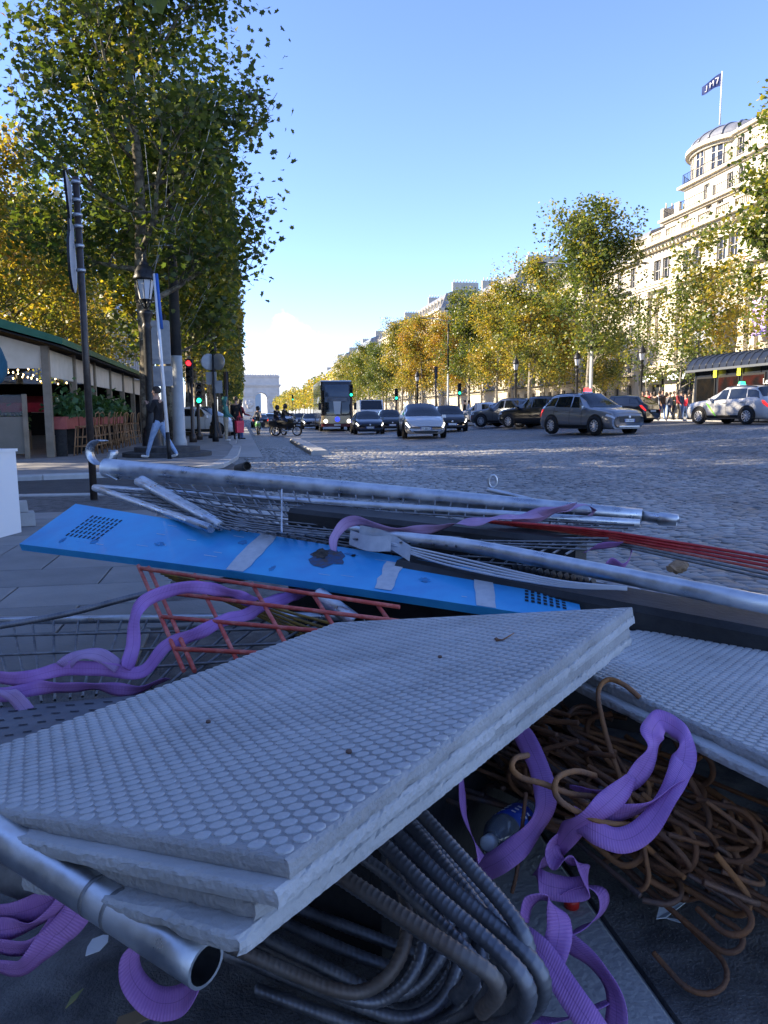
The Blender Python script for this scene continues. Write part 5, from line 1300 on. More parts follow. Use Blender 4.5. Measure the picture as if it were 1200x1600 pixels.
q = P(1236, 650, 40); mast(V(q.x, q.y, .6), 13.2, 'light mast outside the right edge whose lamp head hangs in', .45, (PI - .15,), 1.0, .16)
q = P(700, 650, 104); mast(V(q.x, q.y, .6), 13, 'far light mast among the orange trees', .45, (PI - .15, 0), 3., .16)
# grey sign backs beside the lantern
q = P(254, 650, 23.6); so_ = empty('traffic_sign', (q.x, q.y, 0), -YAW, 'two grey rectangular sign backs fixed behind the lantern post', 'sign')
MB().tube([V(0, .05, 0), V(0, .05, 3.95)], .035, 8).build('post', m_gpaint, so_)
for (z0, z1, w) in ((2.62, 3.92, .33), (1.95, 2.56, .36)):
    mb = MB(); r_ = .06; pl2 = []
    for cx_, cz_, a0 in ((w - r_, z1 - r_, 0), (-w + r_, z1 - r_, PI / 2), (-w + r_, z0 + r_, PI), (w - r_, z0 + r_, 1.5 * PI)):
        for a in np.linspace(a0, a0 + PI / 2, 5): pl2.append((cx_ + r_ * math.cos(a), cz_ + r_ * math.sin(a)))
    mb.extr(pl2, 1, -.03, .0); sbk = mb.build('sign_plate', m_signback, so_)
    for zz in (z0 + .15, z1 - .15): MB().box((0, -.04, zz), (w * 1.7, .02, .04)).build('stiffener', m_signback, sbk)
# white post with blue plate seen edge-on, leaning
q = G(265, 717); wp = empty('sign_post', q, 0, 'thin white post with a blue sign seen edge-on before the walking man', 'sign')
tpp = P(241, 428, 19.3) - q
MB().tube([V(0, 0, 0), tpp * .14], .05, 8).build('base_sleeve', m_iron, wp)
MB().tube([tpp * .14, tpp], [.045, .038], 8).build('post', m_white, wp)
mb = MB(); a_, b_ = tpp * .70 + V(.07, 0, 0), tpp * 1.0 + V(.05, 0, 0); mb.tube([a_, b_], .045, 6); mb.build('sign_plate', mat('sign_blue', (.03, .12, .42), rough=.4), wp)
# traffic lights
m_lens = mat('dark_lens', (.02, .02, .02), rough=.2)
m_rl = mat('red_lens_lit', (.8, .02, .02), rough=.3, emit=(1, .02, .03), estr=1.2); m_gl = mat('green_lens_lit', (.02, .8, .4), rough=.3, emit=(.02, 1, .45), estr=1.0)
def traffic_light(q, rz, label, lit, h=2.5, big=True, pr=.07, post=m_brownp):
    o = empty('traffic_light', q, rz, label, 'traffic light', 'traffic lights')
    MB().lathe([(pr * 2.2, 0), (pr * 2.2, .25), (pr * 1.3, .32), (pr, .6), (pr, h + .9)], n=12).build('post', post, o)
    hd_ = MB().box((0, -.17, h + .45), (.26, .2, .92)).build('lamp_housing', m_blk, o)
    for k in range(3):
        on = (lit == 'red' and k == 2) or (lit == 'green' and k == 0)
        z = h + .16 + k * .29
        MB().lathe([(.10, -.02), (.10, .01), (.06, .03)], (0, -.275, z), 12, axis='Y').build('lens', (m_rl if lit == 'red' else m_gl) if on else m_lens, hd_)
        mb = MB(); mb.add([(.11 * math.cos(a), y_, z + .11 * math.sin(a)) for y_ in (-.27, -.42) for a in np.linspace(0, PI, 8)], [(j, j + 1, 8 + j + 1, 8 + j) for j in range(7)]); mb.build('visor', m_blk, hd_)
    if big:
        sm_ = MB().box((0, -.13, 1.75), (.12, .12, .38)).build('repeater', m_blk, o)
    return o
q = G(302, 691); traffic_light(V(q.x, q.y, 0), -YAW, 'traffic light showing red between two left trunks', 'red', 2.35)
q = G(318, 690); traffic_light(V(q.x - .3, q.y + 2.5, 0), -YAW + .4, 'low pedestrian light showing green behind the red traffic light', 'green', 1.55, False)
q = P(355, 650, 40); traffic_light(V(q.x, q.y, 0), PI, 'dark traffic light seen from behind over the waiting people', None, 2.4)
for (u, d, rz_, lit, h, lab) in ((681, 60, PI - .3, None, 3.6, 'large dark traffic light seen from behind over the silver hatchback'), (549, 58, -.1, 'green', 2.6, 'green traffic light at the right of the bus'), (619, 62, -.1, 'green', 2.2, 'small green light above the black car'), (717, 60, -.1, 'green', 2.2, 'small green light left of the white pillar'), (458, 130, -.1, 'green', 3.6, 'tiny green light far up the avenue left of the bus')):
    q = P(u, 650, d); o = traffic_light(V(q.x, q.y, zr(q.x, q.y)), rz_, lab, lit, h, False)
# round sign backs on a thin black post
q = G(337, 690); rp = empty('sign_post', q, -YAW, 'black post with two round grey sign backs, right of the red light', 'sign')
MB().lathe([(.13, 0), (.13, .3), (.09, .4), (.07, .5), (.065, 2.1), (.045, 2.2), (.04, 3.5)], n=12).build('post', m_iron, rp)
for sx, zz, ang in ((-.16, 3.2, .5), (.18, 3.2, -.5)):
    mb = MB().lathe([(.01, -.01), (.30, -.01), (.33, .0), (.33, .02), (.01, .02)], (0, 0, 0), 20, axis='Y'); o = mb.build('round_sign', m_signback, rp); o.location = (sx * 1.1, .05, zz); o.rotation_euler.z = ang
for sx, zz in ((-.1, 2.55), (.12, 2.2)): MB().box((sx, .06, zz), (.42, .03, .5)).build('sign_plate', m_signback, rp)
# white pillar on the carriageway
q = P(747, 650, 49); wpi = empty('pillar', (q.x, q.y, zr(q.x, q.y)), .3, 'slim white square pillar between the traffic streams', 'pillar')
MB().box((0, 0, .77), (.36, .3, 1.5)).build('shaft', m_white, wpi); MB().box((0, 0, .05), (.55, .5, .1)).build('foot', m_kerb, wpi); MB().box((0, 0, 1.53), (.30, .25, .02)).build('cap', m_signback, wpi)
# navy kiosk
KQ = P(1083, 650, 43.); kx, ky = KQ.x, KQ.y
ko = empty('kiosk', (kx, ky, .6), 0, 'navy newspaper kiosk with ribbed curved roof at the right edge', 'kiosk')
m_navy = mat('kiosk_navy', (.008, .011, .02), (.012, .017, .028), rough=.4, scale=2); KD, KW, KH = 6.5, 3.0, 2.75
mb = MB(); mb.span(0, KW, -KD, 0, 0, KH); mb.build('body', m_navy, ko)
rp_ = [(-.35, KH), (-.30, KH + .25), (-.05, KH + .55), (.4, KH + .75), (1.5, KH + .85), (KW + .3, KH + .5), (KW + .3, KH)]
mb = MB(); mb.extr(rp_, 1, -KD - .3, .3); krf = mb.build('roof', m_navy, ko)
for k in range(12):
    y_ = .3 - k * .6; MB().tube([V(a, y_, b_ + .01) for a, b_ in rp_[:6]], .03, 5).build('roof_rib', m_navy, krf)
mb = MB(); mb.span(-.42, KW + .35, -KD - .35, .35, KH - .12, KH - .002); mb.build('fascia', mat('kiosk_trim', (.2, .22, .25), rough=.3, metal=.5), ko)
m_poster = mat('red_poster', (.008, .006, .006), (.035, .008, .006), rough=.25, scale=1.6, contrast=(.42, .65))
m_poster2 = mat('dark_poster', (.004, .005, .006), (.012, .010, .008), rough=.15, scale=2.2)
for i, (y0_, y1_, m_) in enumerate(((-1.9, -.35, m_poster2), (-3.9, -2.3, m_poster), (-5.9, -4.3, m_poster))):
    mb = MB(); mb.span(-.06, .0, y0_ - .08, y1_ + .08, .55, 2.35); fr_ = mb.build('display_frame', m_blk, ko)
    mb = MB(); mb.span(-.075, -.062, y0_, y1_, .65, 2.25); mb.build('poster', m_, fr_)
for k in range(5):
    y_ = -.2 - k * 1.35 - (0 if k < 2 else 1.2) * 0; MB().span(-.05, -.003, y_ - .02, y_ + .02, 0, KH - .13).build('panel_rib', m_navy, ko)
m_yl = mat('yellow_lamp', (.8, .8, .02), rough=.4, emit=(1, .95, .05), estr=.9)
for y_ in (-2.1, -4.1): MB().box((-.16, y_, 2.45), (.12, .1, .34)).build('lamp', m_yl, ko)
text('Le', .4, (-.08, -6.05, 1.9), (PI / 2, 0, -PI / 2), m_white, ko, ext=.004)

# --- pavement café terrace ------------------------------------------------------------
m_green = mat('roof_green', (.02, .11, .055), (.035, .15, .08), rough=.4, scale=2)
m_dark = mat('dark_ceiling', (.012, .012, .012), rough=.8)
m_canvas = mat('beige_canvas', (.64, .55, .42), (.72, .63, .50), rough=.9, scale=3)
m_wood = mat('brown_wood', (.16, .10, .055), (.24, .16, .09), rough=.6, scale=6)
m_ptan = mat('post_tan', (.20, .16, .11), (.27, .22, .16), rough=.55, scale=4)
TX0, TX1, TY0, TY1 = -4.9, -14.5, 21.3, 47.
te = empty('cafe_terrace', (TX0, TY0, 0), 0, 'pavement cafe terrace with green roof edge and beige awning on the left', 'cafe')
def TB(mb, nm, m, par=te): return mb.build(nm, m, par)
W_ = TX1 - TX0; D_ = TY1 - TY0; HE, HR = 2.95, 4.55
# roof shell: eave, ridge, eave
rp2 = [(.55, HE - .10), (.55, HE + .06), (-1.2, HE + .62), (W_ / 2, HR), (W_ + 1.2, HE + .62), (W_ - .55, HE + .06), (W_ - .55, HE - .10), (W_ / 2, HR - .22)]
mb = MB(); mb.extr([(a, b_) for a, b_ in rp2], 1, -.55, D_ + .4); rf_ = TB(mb, 'roof', m_green)
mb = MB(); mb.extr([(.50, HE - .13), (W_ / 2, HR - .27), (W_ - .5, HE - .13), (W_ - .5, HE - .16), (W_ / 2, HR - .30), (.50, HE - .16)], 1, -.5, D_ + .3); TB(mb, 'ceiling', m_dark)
# gable canvas and side valances
mb = MB(); mb.add([(.05, -.02, 2.28), (W_ - .05, -.02, 2.28), (W_ - .05, -.02, HE - .15), (W_ / 2, -.02, HR - .42), (.05, -.02, HE - .15)], [(0, 1, 2, 3, 4)]); mb.add([(.05, .02, 2.28), (W_ - .05, .02, 2.28), (W_ - .05, .02, HE - .15), (W_ / 2, .02, HR - .42), (.05, .02, HE - .15)], [(4, 3, 2, 1, 0)]); TB(mb, 'gable_canvas', m_canvas)
npost = 9
for i in range(npost):
    y_ = i * D_ / (npost - 1)
    mb = MB(); mb.span(-.09, .09, y_ - .09, y_ + .09, 0, HE - .1); TB(mb, 'post', m_ptan)
    if i < npost - 1:
        y2 = (i + 1) * D_ / (npost - 1); mb = MB(); mb.span(-.03, .03, y_ + .12, y2 - .12, 2.08, 2.78); v_ = TB(mb, 'valance', m_canvas)
for x_ in (W_ * .33, W_ * .66, W_): mb = MB(); mb.span(x_ - .07, x_ + .07, .0, .14, 0, HE); TB(mb, 'post', m_wood)
# back and side walls in the dark, interior beams
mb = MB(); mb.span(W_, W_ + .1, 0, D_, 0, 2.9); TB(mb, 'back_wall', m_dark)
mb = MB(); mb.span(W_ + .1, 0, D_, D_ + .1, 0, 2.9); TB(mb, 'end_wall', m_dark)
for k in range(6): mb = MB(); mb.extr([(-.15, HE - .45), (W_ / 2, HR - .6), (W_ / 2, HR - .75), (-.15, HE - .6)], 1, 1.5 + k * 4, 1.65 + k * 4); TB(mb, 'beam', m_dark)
# string lights
m_bulb = mat('warm_bulb', (1, .8, .5), rough=.3, emit=(1, .68, .34), estr=3.5)
for s_ in range(4):
    wr = MB(); bl_ = []
    y_ = .5 + s_ * 1.5
    for i in range(34):
        t_ = i / 33; x_ = -.3 + (W_ + .6) * t_; z_ = 2.36 + .5 * (1 - abs(2 * t_ - 1)) - .16 * abs(math.sin(t_ * PI * 6)) - .06 * s_
        bl_.append(V(x_, y_ + .25 * math.sin(t_ * 9), z_))
    wr.tube(bl_, .006, 4); w_ = TB(wr, 'light_string', m_blk)
    for p_ in bl_[::1]: 
        if 'me_bulb' not in globals(): me_bulb = MB().lathe([(.005, -.03), (.02, -.01), (.02, .01), (.008, .025)], n=6).mesh('bulb', m_bulb)
        inst('bulb', me_bulb, w_, p_)
# red and pale parasol canopies farther inside
for (x_, y_, c_, lab_) in ((-3.6, 9.5, fabric('awning_red', (.42, .03, .06)), 'red_canopy'), (-7.2, 8.5, m_canvas, 'pale_canopy'), (-1.9, 13.5, m_canvas, 'pale_canopy')):
    mb = MB(); mb.add([(x_ - 1.6, y_ - 1.2, 1.55), (x_ + 1.6, y_ - 1.2, 1.55), (x_ + 1.6, y_ + 1.2, 1.85), (x_ - 1.6, y_ + 1.2, 1.85), (x_ - 1.6, y_ - 1.2, 1.22), (x_ + 1.6, y_ - 1.2, 1.22)], [(0, 1, 2, 3), (4, 5, 1, 0)]); TB(mb, lab_, c_)
    mb = MB(); mb.tube([V(x_, y_, 0), V(x_, y_, 1.7)], .04, 6); TB(mb, 'canopy_pole', m_wood)
# glass wind screens at the gable with canvas lower half
m_scr = mat('screen_glass', (.75, .8, .8), rough=.03, trans=.9, spec=.5)
m_scr2 = mat('screen_canvas', (.16, .15, .12), (.20, .18, .15), rough=.6, scale=2)
for k in range(1):
    x_ = -1.7
    mb = MB(); mb.span(x_ - 1.15, x_ + 1.2, -.46, -.43, .12, 1.06); TB(mb, 'screen_panel', m_scr2)
    mb = MB(); mb.span(x_ - 1.15, x_ + 1.2, -.46, -.44, 1.08, 1.6); TB(mb, 'screen_glass', m_scr)
    for xx in (x_ - 1.2, x_ + 1.24): mb = MB(); mb.span(xx - .05, xx + .05, -.5, -.4, 0, 1.62); TB(mb, 'screen_post', m_ptan)
# easel (folding blackboard frame) leaning before the screen
q = V(TX0 - 1.75, TY0 - .75, 0); ez = empty('easel', q, .1, 'dark folding easel leaning before the terrace screen', 'easel')
for x0_, x1_ in ((-.55, -.05), (.55, .05)): MB().tube([V(x0_, 0, 0), V(x1_, .12, 1.02)], .028, 5).build('leg', m_blk, ez)
MB().tube([V(.0, .25, 0), V(0, .12, 1.0)], .022, 5).build('rear_leg', m_blk, ez)
for zz in (.35, .62): MB().tube([V(-.42 + zz * .12, .05, zz), V(.42 - zz * .12, .05, zz)], .02, 5).build('crossbar', m_blk, ez)
# planters with foliage along the side, bar stools before them
m_pl = mat('red_planter', (.33, .07, .06), (.42, .10, .08), rough=.5, scale=6)
m_rat = mat('rattan', (.27, .14, .06), (.36, .20, .09), rough=.6, scale=20)
pln_rs = np.random.RandomState(17)
m_shrub = leaf_mat('shrub_leaf', (.03, .085, .03), (.05, .13, .04), (.10, .19, .05), (.12, .20, .06), .3)
ord_from = 'counting from the corner post'
for i in range(6):
    y_ = TY0 + 1.1 + i * 1.75
    o = empty('planter', (TX0 + .18, y_, 0), 0, '%s red planter box with glossy shrubs, %s' % (ORD[i], ord_from), 'planter', 'planters along the terrace')
    mb = MB(); mb.span(-.16, .16, -.78, .78, .72, 1.05); mb.build('box', m_pl, o)
    for yy in (-.7, .7): MB().span(-.14, .14, yy - .03, yy + .03, 0, .719).build('stand', m_iron, o)
    c = np.stack([pln_rs.randn(380) * .2, pln_rs.uniform(-.85, .85, 380), 1.06 + np.abs(pln_rs.randn(380)) * .28], 1)
    lm = leaves_mesh('foliage', c, .17, 90 + i, LEAF4); lm.materials.clear(); lm.materials.append(m_shrub)
    f_ = inst('foliage', lm, o); f_.color = (.35, 0, 0, 1); f_['kind'] = 'stuff'
def stool_mesh():
    o = empty('bar_stool', (0, 0, 0), 0, 'x', 'stool', 'bar stools along the planters')
    for sx in (-1, 1):
        for sy in (-1, 1): MB().tube([V(sx * .23, sy * .23, 0), V(sx * .16, sy * .16, .76)], .018, 5).build('leg', m_rat, o)
    MB().lathe([(.19, .76), (.21, .78), (.19, .80)], n=14).build('seat', m_rat, o)
    for zz in (.25, .5): k = lerp(.23, .16, zz / .76); MB().tube([V(-k, -k, zz), V(k, -k, zz), V(k, k, zz), V(-k, k, zz)], .013, 5, closed=True).build('stretcher', m_rat, o)
    mb = MB(); mb.tube([V(-.16, .16, .78), V(-.19, .2, 1.12), V(0, .23, 1.18), V(.19, .2, 1.12), V(.16, .16, .78)], .016, 5); mb.build('back_hoop', m_rat, o)
    return o
st0 = stool_mesh()
for i in range(12):
    o = st0 if i == 0 else copy_tree(st0)
    o.location = (TX0 + .72 + rnd.uniform(-.05, .05), TY0 + .75 + i * .86, 0); o.rotation_euler.z = PI / 2 + rnd.uniform(-.2, .2) + PI
    o['label'] = '%s rattan bar stool along the planters, %s' % (ORD[i], ord_from)
# chairs and small tables inside the gable end
def bistro_chair():
    o = empty('bistro_chair', (0, 0, 0), 0, 'x', 'chair', 'bistro chairs under the awning')
    for sx in (-1, 1):
        MB().tube([V(sx * .20, -.2, 0), V(sx * .19, -.18, .45)], .016, 5).build('leg', m_rat, o); MB().tube([V(sx * .20, .22, 0), V(sx * .19, .19, .45), V(sx * .17, .22, .75), V(sx * .08, .24, .88)], .016, 5).build('leg', m_rat, o)
    MB().lathe([(.21, .44), (.22, .455), (.2, .47)], n=14).build('seat', m_rat, o)
    mb = MB().lathe([(.01, -.008), (.17, -.01), (.19, 0), (.17, .01), (.01, .008)], (0, 0, 0), 16, axis='Y'); b_ = mb.build('backrest', m_rat, o); b_.location = (0, .235, .70)
    return o
ch0 = bistro_chair(); k_ = 0
cpos = [(-3.2, 1.0, 2.8), (-3.9, 1.5, .3), (-4.6, .9, 3.3), (-5.4, 1.4, .2), (-6.1, .8, 2.9), (-4.2, 3.2, 1.), (-5.2, 3.4, 3.), (-6.4, 2.6, .4), (-3.1, 3.0, 2.)]
for i, (x_, y_, r_) in enumerate(cpos):
    o = ch0 if i == 0 else copy_tree(ch0); o.location = (TX0 + x_, TY0 + y_, 0); o.rotation_euler.z = r_
    o['label'] = '%s round-backed bistro chair under the awning, counting from the screen' % ORD[i]
for i, (x_, y_) in enumerate(((-3.5, 1.9), (-5.0, 2.0), (-6.3, 1.6), (-4.6, 4.2))):
    o = empty('bistro_table', (TX0 + x_, TY0 + y_, 0), 0, '%s small bistro table under the awning, counting from the screen' % ORD[i], 'table', 'bistro tables under the awning')
    MB().lathe([(.33, .72), (.34, .735), (.33, .75)], n=18).build('table_top', m_wood, o); MB().lathe([(.22, 0), (.2, .03), (.035, .06), (.03, .72)], n=10).build('pedestal', m_iron, o)
for i, (x_, y_, tp, lab) in enumerate(((-5.2, 4.5, c_white, 'guest in a pale top seated far under the awning'), (-1.6, 9.5, c_brown, 'guest with fair hair seated behind the planters'))):
    o, *_ = person(lab, (TX0 + x_, TY0 + y_, .0), 3.1, dict(lleg=(1.45, 1.45), rleg=(1.45, 1.45), larm=(.6, 1.2), rarm=(.6, 1.2)), tp, c_navy, haircol=(m_hair, mat('fair_hair', (.35, .17, .06), rough=.6))[i], key='seated', detail=False, group='terrace guests')
# indoor hedge at the gable
for i in range(3):
    o = empty('planter', (TX0 - 3.0 - i * 2.3, TY0 + 5.6, 0), 0, '%s long planter with ferns deep under the awning, counting from the screen' % ORD[i], 'planter', 'planters deep under the awning')
    mb = MB(); mb.span(-1.1, 1.1, -.16, .16, 0, .62); mb.build('box', m_wood, o)
    c = np.stack([pln_rs.uniform(-1.1, 1.1, 420), pln_rs.randn(420) * .16, .62 + np.abs(pln_rs.randn(420)) * .26], 1)
    lm = leaves_mesh('foliage', c, .17, 120 + i, LEAF4); lm.materials.clear(); lm.materials.append(m_shrub); f_ = inst('foliage', lm, o); f_.color = (.3, 0, 0, 1); f_['kind'] = 'stuff'
# white container at the left edge with two stones behind
q = G(-32, 838); wb = empty('white_bin', (q.x, q.y, .006), -YAW - .1, 'white plastic container at the left edge beyond the paving', 'container')
mb = MB(); mb.box((0, 0, .37), (.52, .45, .74), taper=.985); mb.build('body', m_white, wb); mb = MB(); mb.box((0, 0, .75), (.54, .47, .025)); mb.build('lid', m_white, wb)
q = G(36, 822); cb = empty('stone_block', (q.x, q.y, .004), .3, 'small stacked grey stones beside the white container', 'stone')
MB().box((0, 0, .07), (.22, .2, .13), taper=.95).build('lower_stone', m_kerb, cb); MB().box((-.03, .02, .19), (.17, .15, .1), taper=.9).build('upper_stone', m_kerb, cb)

# fairy-light wires draped over the left trees
m_ww = mat('pale_wire', (.62, .64, .68), rough=.5)
wr_ = random.Random(12)
for i, (y_, z0_) in enumerate(((25.2, 7.5), (34.5, 6.5), (43, 6.8), (51.5, 6.5), (60, 6.5))):
    o = empty('light_string', (-2.75, y_, 0), 0, 'pale fairy-light wires draped over the %s left tree from the camera' % ORD[i], 'light string', 'fairy-light wires on the left trees')
    for k in range(7):
        a = wr_.uniform(-.6, 2.4); r_ = wr_.uniform(1.6, 3.0); zz = z0_ + wr_.uniform(0, 4)
        MB().tube([V(.2 * math.cos(a), .2 * math.sin(a), z0_ - 2.5 + .3 * k), V(r_ * .4 * math.cos(a), -r_ * .4 * abs(math.sin(a)), lerp(z0_ - 2.3, zz, .35)), V(r_ * .8 * math.cos(a + .2), -r_ * .8 * abs(math.sin(a + .2)), lerp(z0_ - 2, zz, .75)), V(r_ * math.cos(a + .3), -r_ * abs(math.sin(a + .3)), zz)], .011, 4).build('wire', m_ww, o)
    for k in range(5):
        zz = 3.2 + k * .35; MB().tube([V(.24 * math.cos(t_), .24 * math.sin(t_), zz + .05 * t_) for t_ in np.linspace(0, 6.0, 12)], .010, 4).build('wire', m_ww, o)
# ================================================================== THE HEAP IN THE FOREGROUND
m_conc = mat('concrete', (.35, .35, .343), (.53, .525, .512), rough=.85, scale=3.2, bump=.5, bscale=90, contrast=(.3, .7))
m_galv = mat('galvanised_pipe', (.36, .39, .43), (.62, .65, .68), rough=.22, metal=.95, scale=9, bump=.08, bscale=60, rough2=.55, contrast=(.35, .6))
m_concshade = mat('recess_shade_concrete', (.25, .247, .24), (.45, .445, .435), rough=.9, scale=3.2, bump=.6, bscale=110, contrast=(.3, .7))  # darker than the studs: shade between them put into the colour
m_galvd = mat('dull_wire', (.15, .155, .165), (.28, .285, .29), rough=.45, metal=.6, scale=20)
m_rebar = mat('rebar_steel', (.12, .125, .14), (.27, .27, .28), rough=.38, metal=.75, scale=9, rough2=.6)
m_rebar2 = mat('rebar_browned', (.15, .105, .075), (.22, .2, .18), rough=.55, metal=.5, scale=7)
m_rust = mat('rusty_bar', (.23, .098, .038), (.12, .07, .05), rough=.8, metal=.15, scale=11, bump=.4, bscale=70, contrast=(.35, .7))
m_rust2 = mat('rusty_bar_bright', (.34, .15, .052), (.19, .10, .06), rough=.85, scale=14, bump=.4, bscale=70, contrast=(.4, .65))
m_rust3 = mat('rusty_bar_dark', (.10, .09, .095), (.20, .105, .06), rough=.6, metal=.4, scale=12, bump=.3, bscale=70)
m_pblue = mat('blue_panel_paint', (.02, .27, .60), (.05, .38, .70), rough=.36, scale=5, bump=.12, bscale=9, rough2=.55, coat=.15)
m_tape = mat('grey_tape', (.42, .45, .48), (.52, .54, .56), rough=.6, scale=30)
m_redp = mat('red_rod_paint', (.50, .075, .055), (.62, .20, .16), rough=.55, scale=25, contrast=(.45, .7))
m_yelp = mat('yellow_rod_paint', (.34, .22, .03), (.16, .11, .04), rough=.6, scale=20)
m_rubber = mat('black_rubber', (.012, .012, .013), (.03, .03, .031), rough=.6, scale=9, bump=.2, bscale=50)
# webbing with crosswise ribs and two lengthwise stitch lines
def strap_mat(name, c, c2):
    m = mat(name, c, rough=.62, spec=.35); t = m.node_tree; b_ = t.nodes['Principled BSDF']
    uv = t.nodes.new('ShaderNodeUVMap'); uv.uv_map = 'UVMap'; sx = t.nodes.new('ShaderNodeSeparateXYZ'); t.links.new(uv.outputs[0], sx.inputs[0])
    def mth(op, a, b2=None):
        q = t.nodes.new('ShaderNodeMath'); q.operation = op
        for i, s in enumerate((a, b2)):
            if s is None: continue
            if isinstance(s, (int, float)): q.inputs[i].default_value = s
            else: t.links.new(s, q.inputs[i])
        return q.outputs[0]
    rib = mth('SINE', mth('MULTIPLY', sx.outputs[0], 1350.))
    st = mth('LESS_THAN', mth('ABSOLUTE', mth('SUBTRACT', sx.outputs[1], .5)), .012)
    n = t.nodes.new('ShaderNodeTexNoise'); n.inputs['Scale'].default_value = 14; n.inputs['Detail'].default_value = 5
    tc = t.nodes.new('ShaderNodeTexCoord'); t.links.new(tc.outputs['Object'], n.inputs['Vector'])
    mx = t.nodes.new('ShaderNodeMix'); mx.data_type = 'RGBA'; mx.inputs[6].default_value = (*c, 1); mx.inputs[7].default_value = (*c2, 1); mx.clamp_factor = True
    f = mth('ADD', mth('MULTIPLY', mth('SUBTRACT', n.outputs['Fac'], .35), 1.3), mth('MULTIPLY', rib, .09)); t.links.new(f, mx.inputs[0])
    m2 = t.nodes.new('ShaderNodeMix'); m2.data_type = 'RGBA'; m2.blend_type = 'MULTIPLY'; m2.inputs[7].default_value = (.62, .6, .62, 1)
    t.links.new(st, m2.inputs[0]); t.links.new(mx.outputs[2], m2.inputs[6]); t.links.new(m2.outputs[2], b_.inputs['Base Color'])
    bp_ = t.nodes.new('ShaderNodeBump'); bp_.inputs['Strength'].default_value = .4; bp_.inputs['Distance'].default_value = .0008
    t.links.new(mth('SUBTRACT', rib, mth('MULTIPLY', st, 1.5)), bp_.inputs['Height']); t.links.new(bp_.outputs[0], b_.inputs['Normal'])
    return m
m_strap = strap_mat('purple_webbing', (.35, .155, .42), (.52, .28, .56))
m_strapd = strap_mat('faded_webbing', (.36, .22, .38), (.48, .33, .50))

def frame_at(o_, ax, ay):
    x = ax.normalized(); n = ax.cross(ay).normalized(); y = n.cross(x)
    return Matrix(((x.x, y.x, n.x, o_.x), (x.y, y.y, n.y, o_.y), (x.z, y.z, n.z, o_.z), (0, 0, 0, 1)))
def rough_plate(mb, x0, x1, y0, y1, z0, z1, seed, jit=.0007, step=.008, chip=.008, flat=()):
    """slab layer whose edges are broken; flat = sides kept straight among 'x0','x1','y0','y1'"""
    rs = random.Random(seed); ring = []
    nx, ny = max(2, int((x1 - x0) / step)), max(2, int((y1 - y0) / step))
    for i in range(nx): ring.append((lerp(x0, x1, i / nx), y0, 0, 1, 'y0'))
    for i in range(ny): ring.append((x1, lerp(y0, y1, i / ny), -1, 0, 'x1'))
    for i in range(nx): ring.append((lerp(x1, x0, i / nx), y1, 0, -1, 'y1'))
    for i in range(ny): ring.append((x0, lerp(y1, y0, i / ny), 1, 0, 'x0'))
    n = len(ring); ch = [0.] * n
    for _ in range(int(n / 60)):
        k = rs.randrange(n); w = rs.randint(1, 5); d_ = rs.uniform(.3, 1) * chip
        for q in range(-w, w + 1): ch[(k + q) % n] = max(ch[(k + q) % n], d_ * (1 - abs(q) / (w + 1)))
    rows = []
    for zi, (z, ins, cw) in enumerate(((z0, .002, .9), (lerp(z0, z1, .35), .0, .35), (lerp(z0, z1, .75), .0, .15), (z1 - .003, .001, .5), (z1, .0045, .7))):
        row = []
        for i, (x, y, dx, dy, sd) in enumerate(ring):
            j = ins + (0 if sd in flat else abs(rs.gauss(0, jit)) + ch[i] * cw)
            row.append((x + dx * j, y + dy * j, z + (rs.gauss(0, .0008) if 0 < zi < 4 else 0)))
        rows.append(row)
    pts = [p for r in rows for p in r]
    fs = [(k * n + i, k * n + (i + 1) % n, (k + 1) * n + (i + 1) % n, (k + 1) * n + i) for k in range(4) for i in range(n)]
    fs += [tuple(4 * n + i for i in range(n)), tuple(n - 1 - i for i in range(n))]
    mb.add(pts, fs)
def stud_np(r=.0110, h=.0025, n=10):
    a = np.linspace(0, 2 * PI, n, endpoint=False); v = []
    for rr, z in ((r, -.001), (r * .96, h * .8), (r * .84, h), (r * .3, h * 1.05)): v += [(rr * math.cos(t_), rr * math.sin(t_), z) for t_ in a]
    f = [(k * n + i, k * n + (i + 1) % n, (k + 1) * n + (i + 1) % n, (k + 1) * n + i) for k in range(3) for i in range(n)]
    return np.array(v), np.array(f), n
